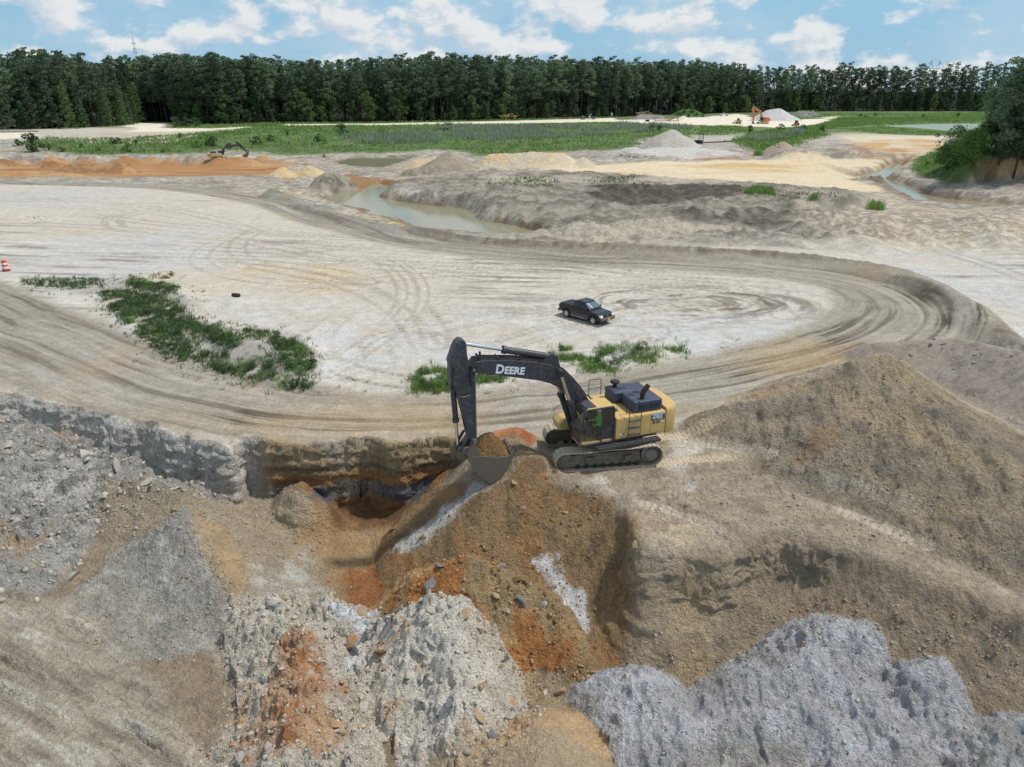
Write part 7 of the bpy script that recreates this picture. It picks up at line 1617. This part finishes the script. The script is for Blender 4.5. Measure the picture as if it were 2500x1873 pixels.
pickup('black crew cab pickup truck parked on the pale sand field', (cx, cy, float(zat(cx, cy)[0]) - .01), ang, BLKPAINT, min(1.0, max(.84, PSC)))
q = P(1767, 283, 1.2); pickup('white crew cab pickup truck parked at the far side of the yard', (q[0], q[1], float(zat(q[0], q[1])[0])), R(-4), WHTPAINT, 1.1, False, cover=False)
# flat-bed work truck
q = P(1436, 292, 1.1); E = thing('work_truck', 'dark blue work truck with loaded flat bed at the edge of the yard', 'truck', (q[0], q[1], float(zat(q[0], q[1])[0])), R(3))
MB().box((-2.0, 0, 1.05), (4.4, 2.3, .25)).build('flat_bed', BLACKM, E, bevel=.03); m = MB(); m.box((-2.9, 0, 1.55), (1.6, 1.7, .7), taper=(.6, .7)); m.build('load', pmat('tan_load', (.35, .28, .18), .9), E, bevel=.15)
m = MB(); m.box((1.2, 0, 1.65), (1.9, 2.2, 1.9), taper=(.8, .9), shift=(-.1, 0)); m.build('cab', BLUPAINT, E, bevel=.12, seg=3); MB().box((1.1, 0, 2.66), (1.5, 1.95, .12)).build('cab_roof', WHTPAINT, E, bevel=.05); MB().box((1.15, -1.06, 2.05), (1.0, .12, .6)).build('window', DARKGL, E); MB().box((.6, -1.08, 1.5), (.9, .14, .9)).build('door', WHTPAINT, E, bevel=.05)
m = MB(); m.prism([(2.1,.8),(4.0,.8),(4.0,1.45),(3.7,1.65),(2.1,1.85)], -1.0, 1.0); m.build('engine_hood', BLUPAINT, E, bevel=.1, seg=3); MB().box((4.03, 0, .75), (.2, 2.2, .3)).build('front_bumper', BLACKM, E, bevel=.03)
for x in (3.0, -2.4, -3.4):
    for y in (.95, -.95): wheel(E, x, y, .5, .32, RIM)

def dump_truck(label, loc, rz, paint, sc=1.0):
    E = thing('dump_truck', label, 'dump truck', loc, rz); E.scale = (sc,) * 3
    MB().box((-1.6, 0, 1.25), (6.4, 1.1, .45)).build('rear_frame', BLACKM, E, bevel=.03); MB().box((2.9, 0, 1.15), (3.4, 1.2, .5)).build('front_frame', BLACKM, E, bevel=.03)
    m = MB(); vs = []
    ou = [(-4.9,2.55),(-4.3,1.55),(-3.0,1.45),(.5,1.45),(1.0,1.9),(1.25,3.3),(.6,3.25),(-.2,2.95)]
    m.prism(ou, -1.45, -1.38); m.prism(ou, 1.38, 1.45); m.prism([(-4.9,2.55),(-4.3,1.55),(-3.0,1.45),(.5,1.45),(1.0,1.9),(1.25,3.3),(1.15,3.3),(.92,1.95),(.45,1.55),(-3.0,1.55),(-4.2,1.65),(-4.8,2.56)], -1.40, 1.40)
    bed = m.build('dump_body', paint, E, bevel=.02)
    for x in (-3.4, -2.2, -1.0, .1): MB().box((x, 0, 2.05), (.14, 3.0, 1.0)).build('body_rib', paint, bed)
    MB().box((2.35, .35, 2.35), (1.35, 1.5, 1.5), taper=(.9, .92)).build('cab', paint, E, bevel=.06); MB().box((2.35, .35, 3.16), (1.5, 1.7, .14)).build('cab_roof', WHTPAINT, E, bevel=.04)
    for y in (1.09, -.40): MB().box((2.4, y, 2.62), (1.0, .05, .8)).build('window', DARKGL, E)
    MB().box((3.03, .35, 2.62), (.06, 1.2, .8)).build('windscreen', DARKGL, E)
    MB().prism([(3.0,1.3),(4.9,1.3),(5.0,1.9),(4.7,2.25),(3.0,2.55)], -1.0, 1.0).build('engine_hood', paint, E, bevel=.12, seg=3); MB().box((4.97, 0, 1.6), (.12, 1.6, .6)).build('grille', BLACKM, E)
    MB().prism([(3.0,1.55),(3.1,1.95),(4.6,1.95),(4.75,1.55),(4.6,1.8),(3.15,1.8)], -1.42, 1.42).build('mudguard', paint, E)
    for x in (3.85, -.75, -2.75):
        for y in (1.15, -1.15): wheel(E, x, y, .85, .68, paint, 22)
    return E
q = P(1239, 294.5, 1.0); dump_truck('yellow articulated dump truck on the lane beside the meadow', (q[0], q[1], float(zat(q[0], q[1])[0])), R(2), pmat('dump_yellow', (.58, .34, .06), .5, 0, DUST, .35, 1.2))
q = P(1575, 287.5, 1.0); dump_truck('tan articulated dump truck behind the brown grey gravel heap', (q[0], q[1] + 6, float(zat(q[0], q[1] + 6)[0])), R(4), pmat('dump_tan', (.50, .30, .14), .55, 0, DUST, .4, 1.2), 1.0)
# crawler loader, tan
q = P(1802, 302, 1.0); E = thing('crawler_loader', 'tan crawler loader parked near the orange excavator', 'loader', (q[0], q[1], float(zat(q[0], q[1])[0])), R(172))
for s in (1, -1):
    t = MB().prism([(-1.5,.35),(-1.2,.05),(1.2,.05),(1.5,.4),(1.3,.8),(-1.2,.85)], s * .7, s * 1.2).build('track', TRACKD, E, bevel=.05)
    for x in (-1.1, 0, 1.1): MB().cyl((x, s * .65, .42), (x, s * 1.24, .42), .28, n=14).build('roller', TRACKM, t)
MB().box((-.2, 0, 1.15), (2.6, 1.5, .8)).build('body', TANP, E, bevel=.08); MB().box((.1, 0, 2.05), (1.1, 1.3, 1.1), taper=(.85, .85)).build('cab', DARKGL, E, bevel=.05); MB().box((.1, 0, 2.65), (1.3, 1.5, .12)).build('cab_roof', TANP, E, bevel=.03)
MB().box((-1.1, 0, 1.75), (1.0, 1.2, .5)).build('engine_hood', TANP, E, bevel=.08)
for s in (1, -1): MB().tube([(.2, s * .9, 1.6), (1.6, s * .9, 1.5), (2.2, s * .9, .6)], .12).build('lift_arm', TANP, E)
MB().prism([(2.1,.1),(3.0,.05),(2.6,.25),(2.3,.5),(2.4,1.0),(2.1,1.0)], -1.2, 1.2).build('bucket', STEEL, E, bevel=.02)
# small red machine, trailer, toilet, red conveyor, pump and its pipe
q = P(1944, 306, .9); E = thing('skid_steer', 'small red machine with dark cab on the sandy yard', 'machine', (q[0], q[1], float(zat(q[0], q[1])[0])), R(200))
MB().box((-.2, 0, .9), (2.2, 1.3, .9)).build('body', REDP, E, bevel=.1); MB().box((.1, 0, 1.9), (1.1, 1.1, 1.2), taper=(.9, .9)).build('cab', BLACKM, E, bevel=.05); MB().box((1.9, 0, .35), (.7, 1.6, .6), taper=(.6, 1)).build('bucket', STEEL, E, bevel=.02)
for s in (1, -1):
    MB().tube([(-1.0, s * .75, 1.5), (.8, s * .75, 1.4), (1.7, s * .75, .5)], .1).build('lift_arm', REDP, E)
    for x in (.6, -.7): wheel(E, x, s * .72, .42, .3, REDP)
q = P(1380, 291, 1.1); E = thing('trailer', 'red trailer with a dark panel box beside the lane', 'trailer', (q[0], q[1], float(zat(q[0], q[1])[0])), R(5))
MB().box((0, 0, .75), (3.4, 1.8, .25)).build('chassis', REDP, E, bevel=.03); MB().box((0, 0, 1.75), (2.5, .5, 1.7)).build('panel_box', BLACKM, E, bevel=.04); MB().box((.2, .3, 1.0), (1.6, .6, .3)).build('battery_box', REDP, E, bevel=.05); MB().tube([(1.6, 0, .7), (2.6, 0, .5)], .07).build('draw_bar', REDP, E)
for s in (1, -1): wheel(E, -.2, s * .95, .36, .22, RIM)
q = P(1493, 286, 1.2); E = thing('portable_toilet', 'grey portable toilet at the foot of the pines', 'toilet', (q[0], q[1], float(zat(q[0], q[1])[0])), R(10))
MB().box((0, 0, 1.1), (1.15, 1.15, 2.1)).build('cabin', GREYP, E, bevel=.04); MB().box((0, -.585, 1.1), (.75, .03, 1.85)).build('door', pmat('pale_door', (.55, .57, .58), .5), E, bevel=.01); MB().box((0, 0, 2.24), (1.22, 1.22, .22), taper=(.6, .7)).build('roof', pmat('pale_roof', (.65, .66, .66), .5), E, bevel=.05); MB().box((0, 0, .05), (1.3, 1.3, .12)).build('skid_base', BLACKM, E)
q = P(1632, 297, 1.0); E = thing('conveyor', 'dismantled red conveyor lying on the edge of the yard', 'conveyor', (q[0], q[1], float(zat(q[0], q[1])[0])), R(-4))
for dy in (.5, -.5): MB().box((-1.0, dy, .45), (13, .12, .3)).build('rail', REDP, E)
for k in range(11): MB().box((-7 + 1.2 * k, 0, .45), (.1, 1.0, .12)).build('cross_bar', BLACKM, E)
MB().tube([(-.5, 0, .6), (2.0, 0, 1.3), (3.8, 0, 2.3), (4.6, 0, 2.0), (5.0, 0, .9)], .28).build('raised_arm', REDP, E, smooth=40); MB().box((-11, 0, .5), (2.0, 1.2, .9)).build('drive_unit', BLACKM, E, bevel=.05)
q = hit(1705, 352); zq = float(zat(*q)[0]); E = thing('water_pump', 'black water pump on a frame below the whitish spoil pile', 'pump', (q[0], q[1], zq - .05), R(-8))
MB().box((0, 0, .9), (2.6, 1.6, .8)).build('pump_body', BLACKM, E, bevel=.06); m = MB()
for x in (.1, 1.5):
    for y in (.5, -.5): m.box((x, y, 2.2), (.12, .12, 2.6))
m.box((.8, 0, 3.5), (1.7, 1.3, .14)); m.build('frame', BLACKM, E); MB().box((.8, -.45, 2.3), (.7, .1, 1.5)).build('control_panel', WHITEP, E, bevel=.02); MB().box((-.3, 0, .25), (3.4, 1.5, .3)).build('skid', BLACKM, E); MB().cyl((-1.2, 0, .9), (-2.6, 0, .6), .22, n=12).build('inlet_pipe', BLACKM, E, smooth=40)
pp = HP([(1712,349),(1760,348),(1800,345),(1840,341),(1870,331),(1905,322),(1940,317)]); zp = zat(pp[:, 0], pp[:, 1]); tag(MB().tube([(a[0], a[1], z + .18) for a, z in zip(pp, zp)], .2, 8).build('discharge_pipe', BLACKM, smooth=40), 'long black discharge pipe running from the water pump over the bank', 'pipe')
# traffic drum, tyre, logs
E = thing('traffic_drum', 'orange and white striped traffic drum at the bend of the haul road', 'traffic drum', wheel_pt(15, 662)); zc = [(.30,.0),(.29,.05)]
ORD = pmat('drum_orange', (.62, .06, .03), .5, 0, DUST, .15, 4); WHD = pmat('drum_white', (.72, .70, .70), .4, 0, DUST, .15, 4)
MB().lathe([(0,0),(.40,0),(.40,.07),(.30,.10),(0,.10)], (0, 0, 0), 'Z', 18).build('base_ring', BLACKM, E, smooth=40)
for k in range(5):
    z0, z1 = .08 + .19 * k, .08 + .19 * (k + 1); r0, r1 = .29 - .012 * k, .29 - .012 * (k + 1) + .006
    MB().lathe([(0, z0), (r0, z0), (r0 - .005, z0 + .015), (r1 + .004, z1 - .01), (r1, z1), (0, z1)], (0, 0, 0), 'Z', 20).build('stripe', ORD if k % 2 == 0 else WHD, E, smooth=40)
MB().tube([(-.10, 0, 1.02), (-.08, 0, 1.10), (.08, 0, 1.10), (.10, 0, 1.02)], .02).build('handle', ORD, E)
q = wheel_pt(579, 742); o = MB().lathe([(.20,-.12),(.30,-.14),(.36,-.10),(.37,0),(.36,.10),(.30,.14),(.20,.12),(.19,0),(.20,-.12)], (0, 0, 0), 'Y', 26).build('tyre', BLACKM, smooth=60); o.location = (q[0], q[1], q[2] + .22); o.rotation_euler = (R(68), R(10), R(25)); tag(o, 'worn black tyre dumped on a low sand heap in the field', 'tyre')
for k, (px, py) in enumerate([(40, 322), (46, 325)]):
    q = hit(px, py); o = MB().tube([(-7, 0, 0), (-2, .2, .02), (3, -.1, .05), (8, .1, 0)], [.38, .36, .33, .28], 10).build('log', pmat('pale_log', (.42, .37, .30), .9, 0, (.25, .2, .15), .4, 1), smooth=50); o.location = (q[0], q[1], float(zat(*q)[0]) + .3 + .25 * k); o.rotation_euler = (0, 0, R(3 - 5 * k)); tag(o, ['pale felled log lying in front of the thick trees', 'slimmer pale log lying on the sandy lane edge'][k], 'log')
# ---- masts beyond the wood
def lattice(E, w0, w1, h, n, mat, r=.15):
    m = MB(); lv = [(w0 + (w1 - w0) * i / n, h * i / n) for i in range(n + 1)]
    for sx, sy in ((1, 1), (1, -1), (-1, 1), (-1, -1)): m.tube([(sx * w / 2, sy * w / 2, z) for w, z in lv], r, 4)
    m.build('leg_frame', mat, E); b = MB()
    for i in range(n):
        w, z = lv[i]; w2, z2 = lv[i + 1]
        for k in range(4):
            c = [(1, 1), (1, -1), (-1, -1), (-1, 1)]; a_, b_ = c[k], c[(k + 1) % 4]
            b.tube([(a_[0] * w / 2, a_[1] * w / 2, z), (b_[0] * w2 / 2, b_[1] * w2 / 2, z2)], r * .6, 3); b.tube([(a_[0] * w / 2, a_[1] * w / 2, z), (b_[0] * w / 2, b_[1] * w / 2, z)], r * .6, 3)
    b.build('bracing', mat, E)
GALVL = pmat('pale_galvanised', (.45, .48, .52), .6, .2)
GALV = pmat('galvanised_steel', (.26, .27, .29), .6, .3)
def far_at(px, D): dep = D * CP + 15 * SP; return ((px - CXP) / FPX * dep, D, .6)
E = thing('radio_mast', 'slender lattice radio mast rising behind the pine wood', 'mast', far_at(352, 800)); lattice(E, 1.8, .8, 62, 18, GALVL, .055); MB().cyl((0, 0, 62), (0, 0, 70), .1).build('antenna', GALV, E)
for z in (50, 53, 58):
    for s in (1, -1): MB().box((s * 1.3, 0, z), (.5, .4, 1.9)).build('antenna_panel', GALV, E)
for px, D, lb, ht in ((2266, 1150, 'nearer steel power pylon showing above the pines', 55), (2304, 1500, 'more distant steel power pylon showing above the pines', 64)):
    E = thing('power_pylon', lb, 'pylon', far_at(px, D)); lattice(E, 13, 5, ht * .72, 7, GALV, .35)
    m = MB(); z0 = ht * .72
    for s in (1, -1):
        m.tube([(s * 2.5, 0, z0), (s * 7, 0, z0 + 4), (s * 5.5, 0, ht), (0, 0, ht)], .35, 4); m.tube([(s * 7, 0, z0 + 4), (s * 15, 0, z0 + 5), (s * 5.8, 0, ht - 2)], .3, 4); m.tube([(s * 2.5, 0, z0), (s * 7, 0, z0)], .3, 4); m.tube([(0, 0, z0), (s * 6, 0, ht - 3)], .3, 4)
    m.tube([(-7, 0, z0 + 4), (7, 0, z0 + 4)], .3, 4); m.build('cross_arm', GALV, E)
# ================================================================== clods and stones
def clod_mesh(seed, sub=2, chunky=.3):
    bm = bmesh.new(); bmesh.ops.create_icosphere(bm, subdivisions=sub, radius=1.0); r = np.random.default_rng(seed)
    sc = r.uniform(.7, 1.25, 3) * [1, 1, .72]; pl = [(Vector(r.normal(size=3)).normalized(), r.uniform(.35, .7)) for _ in range(12)]; off = r.uniform(0, 50)
    for v in bm.verts:
        p = v.co.copy(); p *= 1 + chunky * float(fbm(np.array([p.x * 1.1 + off]), np.array([p.y * 1.1 + p.z * .7]), 1.0, 3, .5, seed)[0])
        for n, d in pl:
            k = p.dot(n) - d
            if k > 0: p -= n * k * .95
        v.co = Vector((p.x * sc[0], p.y * sc[1], p.z * sc[2]))
    me = bpy.data.meshes.new('clod'); bm.to_mesh(me); bm.free(); return me
def clod_mat(name, col, var=.25): return pmat(name, tuple(col), .95, 0, tuple(np.clip(np.array(col) * 1.15, 0, .8)), .45, 3.5, bump=.03, bscale=9, spec=.1, vary=var)
CM = {'grey': clod_mat('grey_clay', S(158, 152, 142)), 'pale': clod_mat('pale_clay', S(180, 172, 158)), 'tan': clod_mat('tan_sandstone', S(158, 136, 104)), 'orange': clod_mat('orange_clay', S(166, 128, 92)), 'dark': clod_mat('dark_blue_clay', S(112, 112, 116)), 'brown': clod_mat('brown_clay', S(128, 98, 62))}
rc = np.random.default_rng(23); PROTO = {k: [clod_mesh(300 + 10 * i + j) for j in range(5)] for i, k in enumerate(CM)}
for k in PROTO:
    for me in PROTO[k]: me.materials.append(CM[k])
def clods(V, n, smin, smax, kinds, label, group, name='clod'):
    q = scatter(V, n, rc); z = zat(q[:, 0], q[:, 1])
    for (x, y), zz in zip(q, z):
        k = kinds[rc.integers(len(kinds))]; o = bpy.data.objects.new(name, PROTO[k][rc.integers(5)]); COL.objects.link(o); s = smin + (smax - smin) * rc.uniform() ** 1.7
        o.location = (x, y, zz + s * .05); o.rotation_euler = tuple(rc.uniform(-.7, .7, 2)) + (rc.uniform(0, 6.28),); o.scale = (s, s * rc.uniform(.75, 1.1), s * rc.uniform(.38, .95)); w = {'grey': 'grey', 'pale': 'pale', 'tan': 'tan', 'orange': 'orange', 'dark': 'dark blue grey', 'brown': 'brown'}[k]
        tag(o, w + ' ' + label, 'clod', w + ' ' + group)
clods(Z_RUBBLE, 62, .14, .62, ['grey', 'grey', 'pale', 'grey'], 'clay clod in the loose rubble below the haul road', 'clods in the rubble')
clods(Z_KPALE, 64, .10, .42, ['pale', 'grey', 'pale', 'tan', 'grey', 'dark', 'orange'], 'clay clod on the pale and orange rubble mound', 'clods on the rubble mound')
clods(Z_PALE, 50, .10, .42, ['pale', 'pale', 'grey', 'pale', 'pale', 'dark', 'tan'], 'clay clod on the pale cracked clay mound', 'clods on the cracked mound')
clods(HP([(1260,1640),(1330,1620),(1330,1700),(1250,1720)]), 22, .08, .2, ['orange', 'tan', 'pale', 'brown'], 'clod gathered at the toe of the brown slope', 'clods at the slope toe')
clods(Z_SLOPE, 20, .08, .24, ['brown', 'tan', 'brown'], 'clod resting on the brown spoil slope', 'clods on the brown slope')
clods(Z_BACK, 30, .10, .44, ['brown', 'tan', 'grey', 'dark'], 'clod on the brown orange mound in the pit', 'clods on the brown mound')
clods(Z_TAN2, 30, .08, .24, ['tan', 'grey', 'tan'], 'clod scattered between grey heap and pit wall', 'clods by the pit wall')
clods(Z_FLOOR, 12, .10, .28, ['grey', 'brown', 'tan'], 'lump lying on the orange pit floor', 'lumps on the pit floor')
clods(HP([(1600,1460),(1900,1440),(2150,1450),(2400,1560),(2350,1640),(2150,1520),(1900,1600),(1700,1640)]), 26, .05, .14, ['tan', 'tan', 'orange'], 'stone on the tan slope above the blue grey pile', 'stones on the tan slope')
clods(HP([(1560,1200),(1900,1130),(2300,1230),(2400,1300),(1980,1290),(1650,1320)]), 24, .05, .15, ['tan', 'grey'], 'clod on the churned bench beside the excavator', 'clods on the bench')
clods(HP([(2010,900),(2160,880),(2330,1010),(2350,1150),(2100,1200),(1900,1100)]), 20, .06, .16, ['tan', 'tan', 'grey'], 'clod on the big tan spoil mound', 'clods on the tan mound')
clods(HP([(2080,850),(2350,835),(2500,880),(2500,1050),(2350,950),(2200,870)]), 30, .08, .26, ['grey', 'grey'], 'clod on the dark spoil bank outside the road bend', 'clods on the dark bank')
# crumbs by the thousand
def crumbs(name, label, zones, seed):
    r = np.random.default_rng(seed); bm = bmesh.new(); bmesh.ops.create_icosphere(bm, subdivisions=1, radius=1.0); B = np.array([v.co for v in bm.verts]); Fq = np.array([[v.index for v in f.verts] for f in bm.faces]); bm.free()
    Vs, Fs, mi = [], [], []; b = 0; mats = list(CM); 
    for V, n, s0, s1, kinds in zones:
        q = scatter(V, n, r); z = zat(q[:, 0], q[:, 1]); s = s0 + (s1 - s0) * r.uniform(size=n) ** 3
        A = B[None] * (1 + .35 * r.normal(size=(n, len(B), 1))) * (r.uniform(.6, 1.2, (n, 1, 3)) * s[:, None, None]); A = A + np.stack([q[:, 0], q[:, 1], z + s * .05], 1)[:, None]
        Vs.append(A.reshape(-1, 3)); Fs.append((Fq[None] + (np.arange(n) * len(B))[:, None, None]).reshape(-1, 3) + b); b += n * len(B); mi.append(np.repeat(r.choice([mats.index(k) for k in kinds], n), len(Fq)))
    me = mesh_np(name, np.vstack(Vs), np.vstack(Fs), [CM[k] for k in mats], np.concatenate(mi)); o = bpy.data.objects.new(name, me); COL.objects.link(o); tag(o, label, 'rubble', kind='stuff')
crumbs('rubble', 'small crumbled clay and stones strewn over the pit', [(Z_RUBBLE, 1600, .03, .16, ['grey', 'pale', 'grey']), (Z_KPALE, 1300, .02, .10, ['pale', 'grey', 'pale', 'tan', 'grey']), (Z_PALE, 900, .02, .09, ['pale', 'pale', 'grey', 'pale']), (Z_SLOPE, 700, .02, .08, ['brown', 'tan']), (Z_BACK, 600, .02, .10, ['brown', 'tan', 'orange']), (Z_TAN2, 900, .02, .10, ['tan', 'grey']), (Z_BLUE, 900, .02, .07, ['grey', 'pale']), (Z_HEAPGREY, 600, .02, .08, ['grey', 'tan']),
   (HP([(1560,1450),(2100,1440),(2480,1560),(2480,1700),(2100,1520),(1900,1600),(1600,1640)]), 900, .02, .07, ['tan', 'grey']), (HP([(1560,1200),(1900,1080),(2400,1230),(2480,1400),(1980,1290),(1650,1320)]), 900, .02, .07, ['tan', 'grey']), (HP([(1800,1020),(2160,880),(2480,1150),(2350,1250),(1950,1180)]), 700, .02, .06, ['tan', 'tan', 'grey'])], 31)
